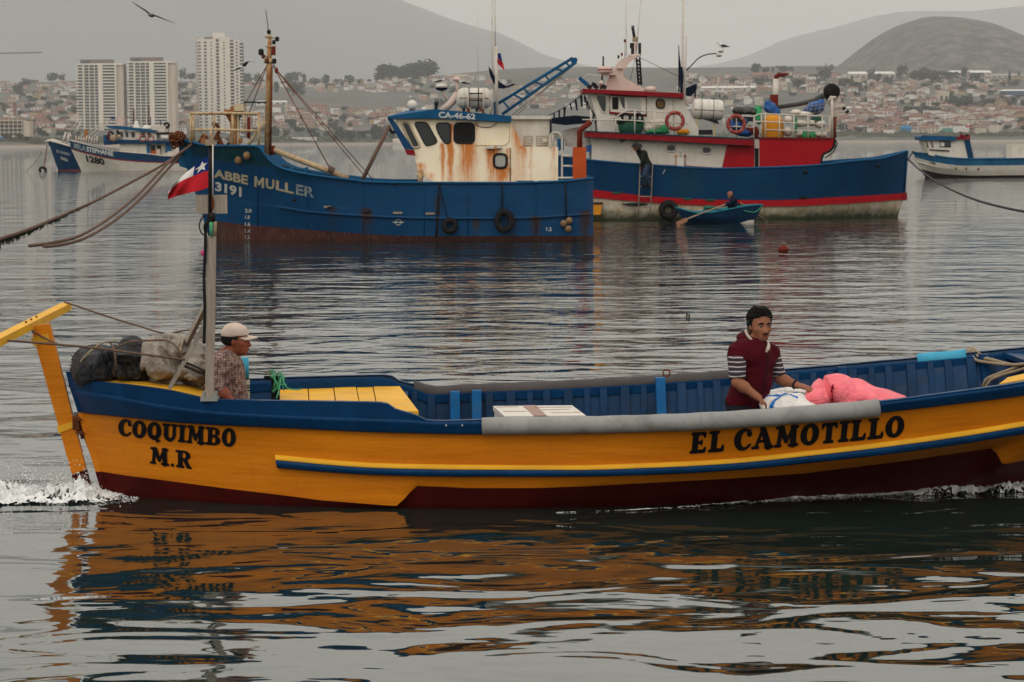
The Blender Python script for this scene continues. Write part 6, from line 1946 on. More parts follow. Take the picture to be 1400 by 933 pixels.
SR.pipe('whip_aerial',[(856.4,76,.1),(855.6,-6,.1)],.012,M['white_pipe']);SR.pipe('whip_aerial',[(870,74,.1),(876.5,-6,.1)],.014,M['white_pipe'])
SR.pipe('mast_rod',[(854.5,80,-.3),(854.3,55.5,-.3)],.018,M['white_pipe'],fa)
for x,y in((845.6,78),(850.2,74.5),(854.3,56)):
 mb=MB();mb.ball(R_(x,y,-.4),(.04,.04,.06),8,6);mb.build('nav_light',M['dark_red']if x>848 else M['dark_metal'],fa)
 if x<852:SR.pipe('light_rod',[(x,y+2,-.4),(x,y+12,-.4)],.012,M['white_pipe'],fa)
mb=MB();mb.lathe(R_(827,101.2,-.7),[(.1,0),(.24,.03),(.25,.10),(.25,.2),(.2,.25)],seg=16);rd=mb.build('radome',M['white_pink'],redb)
mb=MB();mb.lathe(R_(827,96.6,-.7),[(.253,0),(.253,.045)],seg=16);mb.build('radome_band',M['ring_red'],rd)
SR.rect('radar_shelf',822,101,842,103,-.8,-.3,M['white_pink'],fa)
SR.pipe('radar_stick',[(824.8,77,-.7),(824.6,91,-.7)],.028,M['dark_metal']);SR.pipe('radar_stick',[(823.5,102,-.7),(823,110,-.7)],.03,M['dark_metal'])
mb=MB();mb.ball(R_(822,113.8,-.8),.085,12,8);mb.build('compass_dome',M['white_pink'],redb)
SR.pipe('dome_stem',[(822,116,-.8),(822,122,-.8)],.05,M['rust'])
mb=MB();mb.box(R_(797.5,111.5,-1.0),(.38,.2,.13),Matrix.Rotation(radians(40),3,'Y'));mb.build('floodlight',M['roof_blue'],redb)
for x,y in((806,119),(812,116),(815,119),(826,119)):
 mb=MB();mb.box(R_(x,y,-.9),(.16,.12,.13),Matrix.Rotation(.5,3,'Y'));mb.build('roof_gear',M['dark_metal'],redb)
SR.pipe('front_hoop',[(800,106,-.9),(804,102.8,-.9),(822,104.5,-.9)],.018,M['white_pipe'],smooth=True)
mb=MB();mb.lathe(R_(889,124.5,-.3),[(.19,0),(.2,.05),(.17,.13),(.06,.16)],seg=14);mb.build('vent_cap',M['white_pink'],redb)
# dark lattice mast behind the fairing
for k,(a,b_)in enumerate((((870,79),(873,117)),((874.5,79),(877,117)))):SR.pipe('lattice_leg',[(a[0],a[1],.5),(b_[0],b_[1],.5)],.035,M['dark_metal'])
for k in range(7):SR.pipe('lattice_rung',[(870.3+k*.4,82+k*5,.5),(875.3+k*.4,85+k*5,.5)],.03,M['dark_metal'])
SR.pipe('stay',[(873,78,.5),(928,105,.3)],.008,M['dark_metal']);SR.pipe('stay',[(868,80,0),(862,110,.4)],.008,M['dark_metal'])
# main pole, lamp arm, furled flag
SR.pipe('pole',[(934,-8,.2),(933,100,.2),(932.5,130,.2)],.04,M['white_pipe']);SR.pipe('pole',[(938.6,50,.2),(936.5,100,.2),(936,150,.2)],.035,M['white_pipe'])
SR.pipe('furled_flag',[(928,62,.2),(928.2,74,.2),(929.3,92,.2),(928.5,112,.2),(928,126,.2)],[.012,.02,.05,.03,.02],M['navy'])
SR.pipe('furled_flag',[(932,92,.1),(932.5,106,.1),(931.5,118,.1),(932,128,.1)],[.03,.06,.05,.04],M['navy'])
SR.pipe('lamp_arm',[(936.5,98,.2),(945,90,.2),(955,80,.2),(966,75,.2),(980,73.3,.2)],.02,M['dark_metal'],smooth=True)
for x,y in((983,76.5),(985.5,70.8)):
 mb=MB();mb.ball(R_(x,y,.2),(.10,.08,.045),10,8);mb.build('arm_lamp',M['wood_grey'],redb)
gull('black-backed gull perched on the curved lamp arm of the red deckhouse boat',R_(988.5,69,.2),-1,.85)
gull('tiny gull on the very top of the pinkish mast fairing',R_(865,38,-.3),-1,.33)
mb=MB();g=[[R_(937+16*u,121-7*u+v*(9-2*u)+(6*v*sin(u*3.1)),.2+.06*sin(u*7))for u in(0,.2,.4,.6,.8,1)]for v in(0,.5,1)]
mb.grid(g);mb.build('dark_pennant',M['navy'],redb)
mb=MB();mb.grid([[R_(949+2.5*u,121+13*v,.2+.05*sin(v*6))for u in(0,1)]for v in(0,.3,.6,1)]);mb.build('dark_pennant',M['navy'],redb)
# tattered black bunting at the stern
random.seed(21)
def bunt(a,b_,n,s0):
 SR.pipe('bunting_line',[(a[0],a[1],-1.0),((a[0]+b_[0])/2,(a[1]+b_[1])/2+3,-1.0),(b_[0],b_[1],-1.0)],.014,M['dark_metal'],smooth=True)
 for k in range(n):
  t=(k+.5)/n;x=a[0]+(b_[0]-a[0])*t;y=a[1]+(b_[1]-a[1])*t+3*4*t*(1-t)*.9
  h_=s0*random.uniform(.6,1.35);w_=random.uniform(2.2,4);dx=random.uniform(-3,3)
  mb=MB();mb.grid([[R_(x+w_*(u-.5)*(1-v*random.uniform(.2,.6))+dx*v,y+h_*v+random.uniform(-.6,.6),-1.0+.07*sin(u*5+v*5+k))for u in(0,.5,1)]for v in(0,.3,.65,1)])
  mb.build('bunting_flag',M['navy'],redb)
bunt((746,160),(798,128),7,14);bunt((798,128),(817,163),6,8)
SR.slab('stern_awning',[(752,162),(785,158),(808,160),(808,168),(775,171),(752,168)],-.6,1.2,M['navy'])
SR.rect('stern_tarp',763,190,771,206,-1.2,.5,M['roof_blue']);SR.slab('stern_tarp',[(802,200),(809,198),(809,208),(802,208)],-1.4,0,M['tarp_blue'])
SR.slab('stern_canvas',[(771,178),(790,174),(806,182),(808,206),(774,200)],-.2,1.2,M['bale'])
# upper deck railing
wp=M['white_pipe']
for pts in([(796,163.8,-1.7),(842,164,-1.7),(880,166,-1.7),(941,169.5,-1.7)],[(816,164.4,-1.68),(839,161,-1.68),(850,155,-1.68),(859.7,151,-1.68),(880,152,-1.68),(914,154,-1.68)]):
 SR.pipe('railing',pts,.020,wp,smooth=len(pts)>4)
for x,y0,y1 in((807.7,151,180),(841.7,161,182),(867.8,151,183),(894.9,153,184),(922,155,185)):SR.pipe('rail_post',[(x,y0,-1.7),(x,y1+1,-1.7)],.022,wp)
for pts in([(990,161,-1.65),(994.6,158.5,-1.65),(1031,159.5,-1.65)],[(993,172.7,-1.65),(1030.7,174.5,-1.65)],[(1031,166.5,-1.65),(1046,167,-1.65)],[(1031,158.5,-1.6),(1042,155.6,-1.6),(1067,156.8,-1.6),(1135,159.5,-1.6)],[(1031,166,-1.6),(1134,170.3,-1.6)],[(1046.5,177.5,-1.6),(1133.5,180,-1.6)]):
 SR.pipe('railing',pts,.020,wp)
for x,y0,y1 in((990,161,188),(1006.9,161,190),(1030.7,158,190),(1041,156,189),(1046.3,156,188.5),(1065.7,157,189),(1085.5,157.5,189),(1104.7,158,189),(1124,159,189.5),(1134.5,159,189.5)):SR.pipe('rail_post',[(x,y0,-1.6),(x,y1,-1.6)],.022,wp)
for x,y in((922.7,165.4),(1006.5,170)):
 mb=MB();mb.torus(R_(x,y,-1.78),.275,.062,axis=(0,1,0),seg=26,rs=8);rg=mb.build('life_ring',M['ring_red'],redb)
 for k in range(4):
  a=pi/4+k*pi/2;mb=MB();c=R_(x,y,-1.78)+Vector((cos(a)*.275,0,sin(a)*.275));mb.torus(c,.066,.008,axis=Vector((-sin(a),0,cos(a))),seg=12,rs=4);mb.build('ring_band',M['bale'],rg)
  # cargo on the upper decks: things of their own
def cargo(name,label,cat,mb,mat,P,group=None):return tag(mb.build(name,mat,None,P),label,cat,group)
t=thing('green_tub','dark green plastic tub with a pale rim behind the wheelhouse railing','tub',R_(862,182,-1.2))
mb=MB();mb.lathe(R_(862,182.5,-1.1),[(.38,0),(.42,.1),(.47,.42)],seg=18);mb.build('tub_body',M['tub_green'],t)
mb=MB();mb.torus(R_(862,165,-1.1),.475,.03,axis=(0,0,1),seg=22,rs=6);mb.build('rim',M['tub_green'],t)
for x,y in((846,163),(856,161),(866.5,162),(873,161.5)):
 mb=MB();mb.torus(R_(x,y,-1.5),.13,.04,seg=16,rs=6);cargo('black_hoop','black rubber hoop hanging above the green tub' if False else['leftmost black rubber hoop above the green tub','second black rubber hoop from the left above the green tub','third black rubber hoop from the left above the green tub','rightmost black rubber hoop above the green tub'][[846,856,866.5,873].index(x)],'hoop',mb,M['black'],R_(x,y,-1.5),'black hoops above the green tub')
c=R_(899,172,-1.1)
bag('net_bag','pale net sack with a green lower half, between green tub and life ring','net',[(c,(.40,.35,.25)),(R_(886,175,-1.1),(.2,.3,.2))],.03,M['bale'],71,.035,5)
c=R_(898,180,-1.25);bag('green_net','low heap of green netting under the pale net sack','net',[(c,(.42,.25,.09)),(R_(908,176,-1.3),(.16,.2,.14))],.025,M['net_green'],73,.03,7)
for k,x in enumerate((930,937.5)):
 mb=MB();mb.ball(R_(x,180.5,-1.2),(.13,.12,.10),12,8);cargo('yellow_float',['left yellow float on the deck by the first life ring','right yellow float beside the liferaft cradle'][k],'float',mb,M['barrel_yellow'],R_(x,183,-1.2),'pair of yellow floats')
rt=thing('liferaft_canister','large white liferaft canister on a yellow cradle behind the wheelhouse','liferaft',R_(968,187,-1.0))
P0,P1=R_(946.5,149,-1.0),R_(989.5,151,-1.0);axd=(P1-P0).normalized();Lr=(P1-P0).length
mb=MB();mb.lathe(P0,[(.1,0),(.26,.02),(.32,.07),(.34,.14),(.34,Lr-.14),(.32,Lr-.07),(.26,Lr-.02),(.1,Lr)],axis=axd,seg=22);mb.build('canister',M['white_gloss'],rt)
for t_,mt in((.28,'dark_metal'),(.66,'dark_metal'),(.22,'white_w'),(.76,'white_w'),(.5,'white_w')):
 mb=MB();mb.torus(P0+axd*Lr*t_,.343,.010 if mt=='dark_metal' else .014,axis=axd,seg=24,rs=5);mb.build('band',M[mt],rt)
mb=MB();mb.tube([P0+axd*.05+Vector((0,-.335,-.03)),P1-axd*.05+Vector((0,-.335,-.03))],.012,6);mb.build('seam',M['dark_metal'],rt)
for x in(953.5,977):
 mb=MB();mb.beam(R_(x,160,-1.1),R_(x-.6,187,-1.1),.05,.05);mb.build('cradle_leg',paint('cream_yellow',(.6,.45,.2,1)),rt)
mb=MB();mb.tube([R_(957.4,137,-.7),R_(958.7,104.2,-.7),R_(982.7,106,-.7),R_(980,137,-.7)],.018,6);mb.build('hoop',wp,rt)
mb=MB();mb.box(R_(964.5,181,-1.0),(.45,.3,.16));mb.build('dark_crate',M['dark_metal'],rt)
mb=MB();mb.prism([R_(962,163,-1.2),R_(983,170,-1.2),R_(981,164,-1.2)],(0,.3,0));mb.build('dark_sling',M['dark_metal'],rt)
c=R_(1008,170,-.9);bag('blue_bundle','blue tarpaulin bundle seen through the right-hand life ring','bundle',[(c,(.26,.3,.24)),(R_(1018,182,-1),(.3,.3,.14))],.03,M['tarp_blue'],81,.03,5)
c=R_(1025,178,-1.1);bag('red_bundle','small dark red net bundle beside the yellow drum','bundle',[(c,(.13,.2,.16)),(R_(1033,181,-1.1),(.12,.2,.2))],.025,M['dark_red'],82,.03,6)
c=R_(1019,166,-1.15);bag('cyan_bundle','little light blue bundle on top of the red one','bundle',[(c,(.10,.12,.12))],.02,M['roof_blue'],83,.02,6)
c=R_(1018,150.5,-.9);bag('grey_roll','dark grey rolled net lying along the top behind the railing','roll',[(R_(1010,151,-.9),(.24,.22,.15)),(R_(1020,151,-.9),(.26,.22,.15)),(R_(1030,153,-.9),(.22,.22,.12))],.028,M['grey_roll'],84,.035,6)
SR.rect('side_bin',1003,158.5,1030,166,-1.2,-.6,M['dark_metal'])
c=R_(1038,160,-1.1);bag('green_net','bright green net hanging between grey roll and yellow drum','net',[(c,(.13,.15,.26)),(R_(1036,149,-1.0),(.13,.15,.12))],.022,M['net_green'],85,.035,7)
c=R_(1053,148,-.8);bag('blue_tarp','blue tarpaulin bag standing above the yellow drum','bundle',[(c,(.22,.2,.20)),(R_(1050,142,-.8),(.13,.14,.12)),(R_(1061,153,-.8),(.16,.2,.14))],.025,M['tarp_blue'],86,.04,5)
yd=thing('yellow_drum','big round-topped yellow drum behind the white railing','drum',R_(1056,188.5,-1.0))
mb=MB();mb.lathe(R_(1056,189.5,-1.0),[(.36,0),(.38,.06),(.375,.4),(.35,.6),(.28,.72),(.15,.785),(.02,.80)],seg=22);mb.build('drum_body',M['barrel_yellow'],yd)
mb=MB();mb.torus(R_(1056,178,-1.0),.379,.012,axis=(0,0,1),seg=24,rs=5);mb.build('drum_band',M['barrel_yellow'],yd)
for k,(x,y,rx,rz,col_)in enumerate(((1078,164,.17,.13,'bale'),(1077,180,.16,.17,'bale'),(1095,169,.26,.13,'bale'),(1094,183,.22,.13,'bale'),(1110,168,.14,.12,'bale'),(1121,170,.20,.15,'bale'),(1122,184,.24,.13,'bale'),(1098,156.5,.34,.10,'bale'),(1088,154,.2,.1,'bale'))):
 lbls=['white bale in the upper left of the heap by the drum','white bale at the foot of the heap next to the drum','long white bale in the middle row behind the railing','bottom middle white bale behind the railing','small white bale in the middle of the heap','pinkish white bale in the upper right of the heap','pinkish white bale at the bottom right corner','wide white bale lying on top below the blue bag','small white bale on top left of the heap']
 c=R_(x,y,-1.1);bag('white_bale',lbls[k],'bale',[(c,(rx,.25,rz))],.028,M['bale'],90+k,.02,6,group='white bales on the forward house')
for k,(x,y,w_,h_)in enumerate(((1100,186,.12,.2),(1110.5,186,.12,.18),(1088,171,.06,.3))):
 c=R_(x,y,-1.3);bag('green_cloth',['green cloth tucked between the bottom bales','second green cloth right of the first, between the bottom bales','green strip between the left and middle bales'][k],'cloth',[(c,(w_,.1,h_))],.022,M['net_green'],60+k,.02,7)
c=R_(1114,148,-.9);nb_=bag('blue_net_bag','bulging blue bag in a light net beside the black power block','bundle',[(c,(.30,.3,.22)),(R_(1122,143,-.9),(.16,.2,.18)),(R_(1104,151,-.9),(.16,.2,.12))],.026,M['tarp_blue'],87,.03,5)
mb=MB()
for k in range(5):mb.tube(curve([R_(1101+k*6,156-k*.5,-1.16),R_(1103+k*6,149,-1.22),R_(1106+k*5,139+k*.3,-1.12)]),.008,5)
for k in range(3):mb.tube(curve([R_(1098,152-k*4,-1.1),R_(1112,155-k*5,-1.23),R_(1129,150-k*4,-1.12)]),.008,5)
tag(mb.build('bag_net',M['rope_tan'],None,c),'light netting stretched over the bulging blue bag','net',kind='stuff')
SR.rect('green_base',1110,160,1124,165,-1.3,-1.0,M['tub_green'])
# chimney, boom, power block, bow column
SR.pipe('chimney',[(1060,144,-.2),(1061,108,-.2)],.10,M['white_w'],seg=12)
SR.pipe('chimney_elbow',[(1061,109.5,-.2),(1061.5,105,-.2),(1064.5,102.3,-.2),(1071,103,-.2),(1078.5,101,-.2)],[.085,.085,.08,.07,.03],M['dark_red'],seg=10)
SR.rect('chimney_base',1054.5,129.5,1064,144,-.35,.1,M['dark_red'])
SR.pipe('net_boom',[(1062,147,-.3),(1095,142,-.4),(1112,138,-.5),(1126,131,-.5)],[.07,.08,.09,.11],M['grey_roll'],seg=10)
mb=MB();cpb=R_(1137,125.6,-.7);mb.lathe(cpb+Vector((0,-.12,0)),[(.10,0),(.27,.02),(.28,.08),(.2,.12),(.28,.17),(.27,.24),(.1,.26)],axis=(0,1,0),seg=24);mb.build('power_block',M['black'],redb)
SR.pipe('block_arm',[(1122,133,-.5),(1130,131,-.6),(1134,138,-.6),(1141,141,-.6)],.09,M['grey_roll'],smooth=True)
SR.slab('net_flap',[(1131,141),(1148,132),(1150,138),(1139,147)],-.75,-.55,M['bale'])
SR.pipe('gallows',[(1137.3,132,-.9),(1137.6,189,-.9)],.05,wp);SR.pipe('gallows',[(1141.5,160,-.9),(1141,189,-.9)],.06,M['rust'])
SR.pipe('gallows_head',[(1132,140,-.9),(1136,133,-.9),(1143,134,-.9)],.05,wp)
for(x,y)in((1154,148.5),(1158.5,153)):SR.pipe('side_lamp',[(x-2,y+1.5,-.9),(x+2,y-1.5,-.9)],.05,M['dark_metal'])
SR.pipe('lamp_bracket',[(1138,154,-.9),(1156,151,-.9)],.012,wp)
SR.pipe('fender_rope',[(1141,191,-1.4),(1144.5,196,-1.4),(1141,205,-1.4),(1134,212,-1.4),(1128,216,-1.4)],.02,M['black'],smooth=True)
SR.pipe('fender_rope',[(1142,192,-1.3),(1142.5,203,-1.3),(1137,213,-1.3),(1131,214,-1.3)],.012,wp,smooth=True)
# ship-side tyre, ladder, yellow fender bin
c=rsf(913.7,287)+Vector((0,-.16,0));tyre(redb,c,.335,.115)
ld=thing('boarding_ladder','thin metal ladder hooked over the blue side under the climbing man','ladder',rsf(880,299)+Vector((0,-.12,0)))
for a,b_ in(((875,227,0),(872,300,0)),((891.8,227,0),(888.6,300,0))):
 mb=MB();p=rsf(a[0],a[1]+1)+Vector((0,-.10,.05));q_=rsf(b_[0],b_[1]-2)+Vector((0,-.10,0));q_.y=min(p.y,q_.y);p.y=q_.y-.0;mb.tube([p,q_],.018,6);mb.build('side_rail',M['wood_grey'],ld)
lyy=p.y
def LP(x,y):d=ray(x,y);return CP+d*(lyy/d.y)
for y in(241.4,255,269,283.5):mb=MB();mb.tube([LP(874.2-(y-241)*.04,y),LP(891-(y-241)*.04,y)],.016,6);mb.build('rung',M['wood_grey'],ld)
yb=thing('yellow_bin','small yellow bin hanging at the stern behind the blue trawler','bin',R_(817,294,-2.0))
mb=MB();mb.prism([R_(811,279,-2.1),R_(823,279,-2.1),(R_(821,294,-2.1)),R_(812,294,-2.1)],(0,.3,0));mb.build('bin_body',M['barrel_yellow'],yb)
mb=MB();mb.prism([R_(809.5,277,-2.13),R_(824,277,-2.13),R_(824,279.3,-2.13),R_(809.5,279.3,-2.13)],(0,.36,0));mb.build('bin_rim',M['dark_metal'],yb)
# ---- man climbing the ladder
def man_small(label,J,hd,tops,bots,hat,skin,loc,h=.018,toprng=None):
 B=Body(J,hd)
 t=person(label,B,h,loc,skin)
 def top_f(P):
  d=B.torso(P,.03)
  for q in('L','R'):d=smin(d,B.arm(P,q,.02,'both'),.03)
  d=smin(d,B.neck(P,.02),.03)
  return d+wrinkle(P,8,.012,3)
 clothes('jacket',t,B,top_f,h,tops,('neck','chest','pelvis','sh','el','wrist'),.18)
 clothes('trousers',t,B,lambda P:trs(B,P),h,bots,('pelvis','hip','kn','an'),.15)
 for q in('L','R'):clothes('boot',t,B,lambda P,q=q:B.foot(P,q,.015),h,M['boot'],('an'+q,'toe'+q),.12)
 if hat=='hat':
  mb=MB();R3=B.hp(-.01,0,.05);mb.lathe(R3+B.hu*.0,[(.145,-.012),(.15,-.005),(.10,.01),(.09,.08),(.05,.10),(.01,.105)],axis=B.hu,seg=16);mb.build('hat',M['dark_metal'],t)
 elif hat=='hair':
  clothes('hair',t,B,lambda P:np.maximum(d_ell(P,B.hp(-.02,0,.03),(.088,.1,.092)),(P[2]*0+((P[0]-B.hp(.03,0,0).x)*B.hf.x+(P[1]-B.hp(.03,0,0).y)*B.hf.y))),.014,M['hair'],('head',),.14)
 mb=MB()
 return t,B
def LL(x,y,dy=.0):d=ray(x,y);return CP+d*((lyy+dy)/d.y)
J=dict(head=LL(869,201.5,-.28),neck=LL(874,206,-.18),chest=LL(879.5,213,-.14),pelvis=LL(884.5,224.5,-.16),shL=LL(881,208.5,-.32),shR=LL(873,208.5,.02),elL=LL(878.5,218,-.34),wristL=LL(876.5,227,-.22),handL=LL(875.5,233.5,-.06),elR=LL(877,218,.0),wristR=LL(886,225,-.05),handR=LL(890.5,229,-.03),hipL=LL(885,228,-.26),hipR=LL(883.5,228,-.08),knL=LL(881,240,-.34),knR=LL(884.5,240,-.25),anL=LL(881.5,252,-.20),anR=LL(887,252.5,-.18),toeL=LL(878.5,254.5,.02),toeR=LL(883,254.5,.02))
J={k:(v if not isinstance(v,Vector)else v)for k,v in J.items()}
man_small('man in a dark jacket, hat and jeans bending as he climbs the boarding ladder',J,(-.72,-.60,-.30),M['dark_jacket'],M['jeans'],'hat',M['skin'],LL(882,256))
# ---- rowing boat with its oarsman
YB=70.4
FB=Frame((0,YB,0),.0)
row_b=thing('rowing_boat','small blue rowing boat with turquoise inside alongside the tyre of the red-banded boat','rowing boat',FB.w(6.6,0,0))
b_sheer=rev([(925,284.6),(932,286.5),(945.7,290.3),(958,291.8),(973,291.4),(985,289),(997,286.7),(1014,283.6),(1030,281.4),(1043,280.6)])
b_mid=rev([(928,293),(940,297),(960,299.5),(985,298.5),(1010,296),(1040,293)])
b_low=lambda px:306.5
h1=fr([(0,.28),(.06,.42),(.2,.60),(.45,.68),(.7,.56),(.86,.32),(.95,.12),(1,0)])
h2=fr([(0,.22),(.06,.36),(.2,.52),(.45,.60),(.7,.46),(.86,.24),(.95,.08),(1,0)])
h3=fr([(0,.12),(.06,.22),(.2,.36),(.45,.44),(.7,.32),(.86,.15),(.95,.05),(1,0)])
BRW=hull_lines(FB,[(925,1043.3,b_sheer,h1,None),(930,1037,b_mid,h2,None),(938,1030.5,b_low,h3,.01),(945,1026,b_low,lambda u:h3(u)*.5,-.15)],60)
M['row_blue']=paint('rowing_boat_blue',(.006,.04,.11,1),.45,.3,4,(.01,.02,.03,1),.5,.2,16)
M['turq']=paint('turquoise_paint',(.012,.17,.22,1),.5,.2,4,(.04,.12,.14,1),.5,.2,16)
hull_strip(FB,BRW,0,3,3).build('hull',M['row_blue'],row_b)
transom(FB,BRW,[0,1,2,3],0,M['row_blue'],row_b)
mb=MB()
for sg in(-1,1):
 mb.grid([[FB.w(a[0],sg*a[1],a[2]+.015)for a in BRW[0][1:-2]],[FB.w(a[0],sg*max(0,a[1]-.04),a[2]+.012)for a in BRW[0][1:-2]],[FB.w(b_[0],sg*max(0,b_[1]-.04),b_[2])for b_ in BRW[1][1:-2]]],flip=(sg<0))
mb.grid([[FB.w(b_[0],-max(0,b_[1]-.04),b_[2]-.02)for b_ in BRW[1][1:-2]],[FB.w(b_[0],max(0,b_[1]-.04),b_[2]-.02)for b_ in BRW[1][1:-2]]],flip=True,sm=False)
mb.build('inside',M['turq'],row_b)
mb=MB()
for sg in(-1,1):mb.tube([FB.w(a[0],sg*a[1],a[2]+.01)for a in BRW[0][:-1]],.022,6)
mb.build('gunwale',M['turq'],row_b)
B0p=lambda x,y,l:FB.see(x,y,l)
mb=MB();mb.prism([B0p(1000,304.5,-.30),B0p(1031,300.8,-.06),B0p(1030.5,308.3,-.04),B0p(1004,308.3,-.28)],(0,.05,0));mb.build('white_forefoot',M['white_w'],row_b)
for x in(960,985):
 mb=MB();mb.prism([B0p(x,288.5,-.5),B0p(x+6,288.5,-.5),B0p(x+6,286.5,.5),B0p(x,286.5,.5)],(0,0,-.03));mb.build('thwart',M['turq'],row_b)
c=B0p(973,284.5,.25);bag('green_cloth','green and turquoise net heaped in the rowing boat','net',[(c,(.2,.2,.07)),(B0p(967,284,.3),(.12,.15,.07))],.02,M['tub_green'],33,.02,8)
oar=thing('oar','long wooden oar from the oarsman down to the water','oar',B0p(926,305.5,-1.5))
mb=MB();mb.tube([B0p(992,279.5,-.35),B0p(955,293.5,-1.0)],.022,6);mb.tube([B0p(955,293.5,-1.0),B0p(935,301.5,-1.4)],.024,6);mb.build('shaft',M['rope_tan'],oar)
mb=MB();mb.beam(B0p(939,300.3,-1.36),B0p(925,306.5,-1.5),.13,.022,up=(0,1,0));mb.build('blade',paint('oar_wood',(.36,.17,.10,1),.6,.2,8),oar)
mb=MB();mb.tube([B0p(1013,277.5,.5),B0p(1019,281.5,.8),B0p(1052,305,1.6)],.02,6)
tag(mb.build('oar',M['rope_tan'],None,B0p(1052,305,1.6)),'far oar crossing behind the rowing boat bow','oar')
rope('painter',[B0p(1013,284.5,-.38),B0p(1019,288.5,-.40),B0p(1031,290.3,-.25),B0p(1037,287,-.12),B0p(1042,281,-.03)],.014,M['rope_green'],'thin green line looped along the rowing boat bow')
J=dict(head=B0p(998.3,266.8,0),neck=B0p(1002,270.5,0),chest=B0p(1002.5,278,0),pelvis=B0p(1001,290,0),shL=B0p(1004,273,-.18),shR=B0p(1004,273,.18),elL=B0p(997,279,-.28),wristL=B0p(991.5,279.5,-.30),handL=B0p(987,281.5,-.34),elR=B0p(1003,280,.3),wristR=B0p(1010,279,.38),handR=B0p(1015,279,.5),hipL=B0p(999,292,-.1),hipR=B0p(999,292,.1),knL=B0p(983,289.5,-.12),knR=B0p(983,289.5,.12),anL=B0p(977,300,-.12),anR=B0p(977,300,.12),toeL=B0p(972,301,-.12),toeR=B0p(972,301,.12))
man_small('bald oarsman in a dark navy jacket hunched in the rowing boat',J,(-.80,-.30,-.45),M['navy'],M['trousers'],None,M['skin'],B0p(1001,296,0),.018)
# ================================================================== boat at the right edge
FW=Frame((0,151,0),.0)
wb=thing('small_boat','white open boat with blue rim and blue-roofed cabin cut by the right edge','boat',FW.w(33,0,0))
SW=Ship(wb,FW)
w_s=smooth_tab([(1248.8,208.6),(1266,210.5),(1297,216),(1335,217.8),(1400,217),(1500,213)])
w_b=smooth_tab([(1249.8,215),(1279,222),(1320,226.8),(1400,226),(1500,223)])
w_k=smooth_tab([(1253,221),(1290,230),(1335,233.4),(1400,232.5),(1500,230)])
w_r=smooth_tab([(1258.5,231.3),(1290,238),(1335,240.3),(1400,239.7),(1500,239)])
w1=fr([(0,0),(.04,.4),(.15,1.0),(.4,1.5),(.8,1.4),(1,1.0)])
w3=fr([(0,0),(.04,.2),(.15,.7),(.4,1.25),(.8,1.2),(1,.8)])
WRW=hull_lines(FW,[(1248.8,1500,w_s,w1,None),(1250,1500,w_b,lambda u:w1(u)*.99,None),(1253,1500,w_k,lambda u:w1(u)*.93,None),(1258.5,1500,w_r,w3,None),(1265,1500,lambda x:243,lambda u:w3(u)*.9,-.02),(1270,1490,lambda x:243,lambda u:w3(u)*.5,-.6)],60)
M['wb_blue']=paint('sea_blue_paint',(.008,.085,.19,1),.5,.3,1.5,(.03,.14,.2,1),.5,.2,10)
hull_strip(FW,WRW,0,1,2).build('rim_band',M['wb_blue'],wb);hull_strip(FW,WRW,1,3,3).build('topside',M['white_w'],wb);hull_strip(FW,WRW,3,5,2).build('bottom',paint('dark_purple_antifouling',(.03,.014,.02,1),.6),wb)
mb=MB()
for sg in(-1,1):mb.tube([FW.w(a[0],sg*(a[1]*.93+.02),a[2])for a in WRW[2][1:]],.05,6)
mb.build('rubbing_strake',M['white_pipe'],wb)
mb=MB()
for sg in(-1,1):mb.tube([FW.w(a[0],sg*(a[1]),a[2])for a in WRW[0][1:]],.06,6)
mb.build('cap_rail',M['wb_blue'],wb)
deck(FW,WRW[0],M['white_w'],wb,.4,low=WRW[2]);transom(FW,WRW,[0,1,3,4],-1,M['white_w'],wb)
SW.slab('cabin',[(1262.5,192),(1318.5,190.5),(1324,203),(1331,219),(1297,219),(1270,212),(1268,205)],-.9,.9,M['white_w'])
SW.slab('roof',[(1258,187),(1262,185.3),(1307.5,186.8),(1307.5,192.4),(1259,192)],-1.1,1.1,M['roof_blue'])
SW.slab('roof_end',[(1307.5,187),(1326.8,188),(1326.5,190.8),(1307.5,190.3)],-1.1,1.1,M['eave_red'])
SW.window([(1285,193.8),(1300,193.8),(1300,201),(1285,201)],-.9,M['dark_metal'],gl,fw=.035)
SW.rect('window_half',1286,194.8,1291,200.4,-.94,-.92,M['white_gloss'])
for a,b_ in(((1266,193),(1269,202)),((1273,193),(1275.5,202))):SW.pipe('window_post',[(a[0],a[1],-.93),(b_[0],b_[1],-.93)],.05,M['rope_brown'])
SW.pipe('cabin_rail',[(1270.5,205,-.95),(1298,206.5,-.95)],.04,M['dark_metal'])
SW.slab('name_board',[(1318,191),(1326,191),(1331.5,217),(1324,217)],-1.0,-.92,M['red_blue'])
mb=MB();sans_text(mb,'TURISMO',lambda u,v:SW.P(1320.5+6.0*u+2.6*(1-v),193.5+21*u,-1.03)+Vector((.13*v,0,0)),.0);mb.build('board_lettering',M['letter_white'],wb)
mb=MB();sans_text(mb,'1208',quadmap((1270.5,223.2),(1279,226),(1279,222.6),(1270.5,219.8),mk_surf(FW,WRW,[1,2,3],.03)),.02);mb.build('number_lettering',M['dark_metal'],wb)
for x in(1307,1321,1337.5):mb=MB();mb.ball(mk_surf(FW,WRW,[1,2,3],.02)(x,230.3+(x-1307)*.03),.07,8,6);mb.build('scupper',M['rust'],wb)
SW.slab('aft_cabin',[(1384,197),(1425,197),(1425,219),(1384,219)],-.9,.9,M['white_w'])
SW.pipe('bow_cleat',[(1246.5,208,0),(1250,209.2,0)],.09,M['dark_metal']);SW.pipe('mast',[(1314,188,0),(1314,180.5,0)],.05,M['dark_metal'])
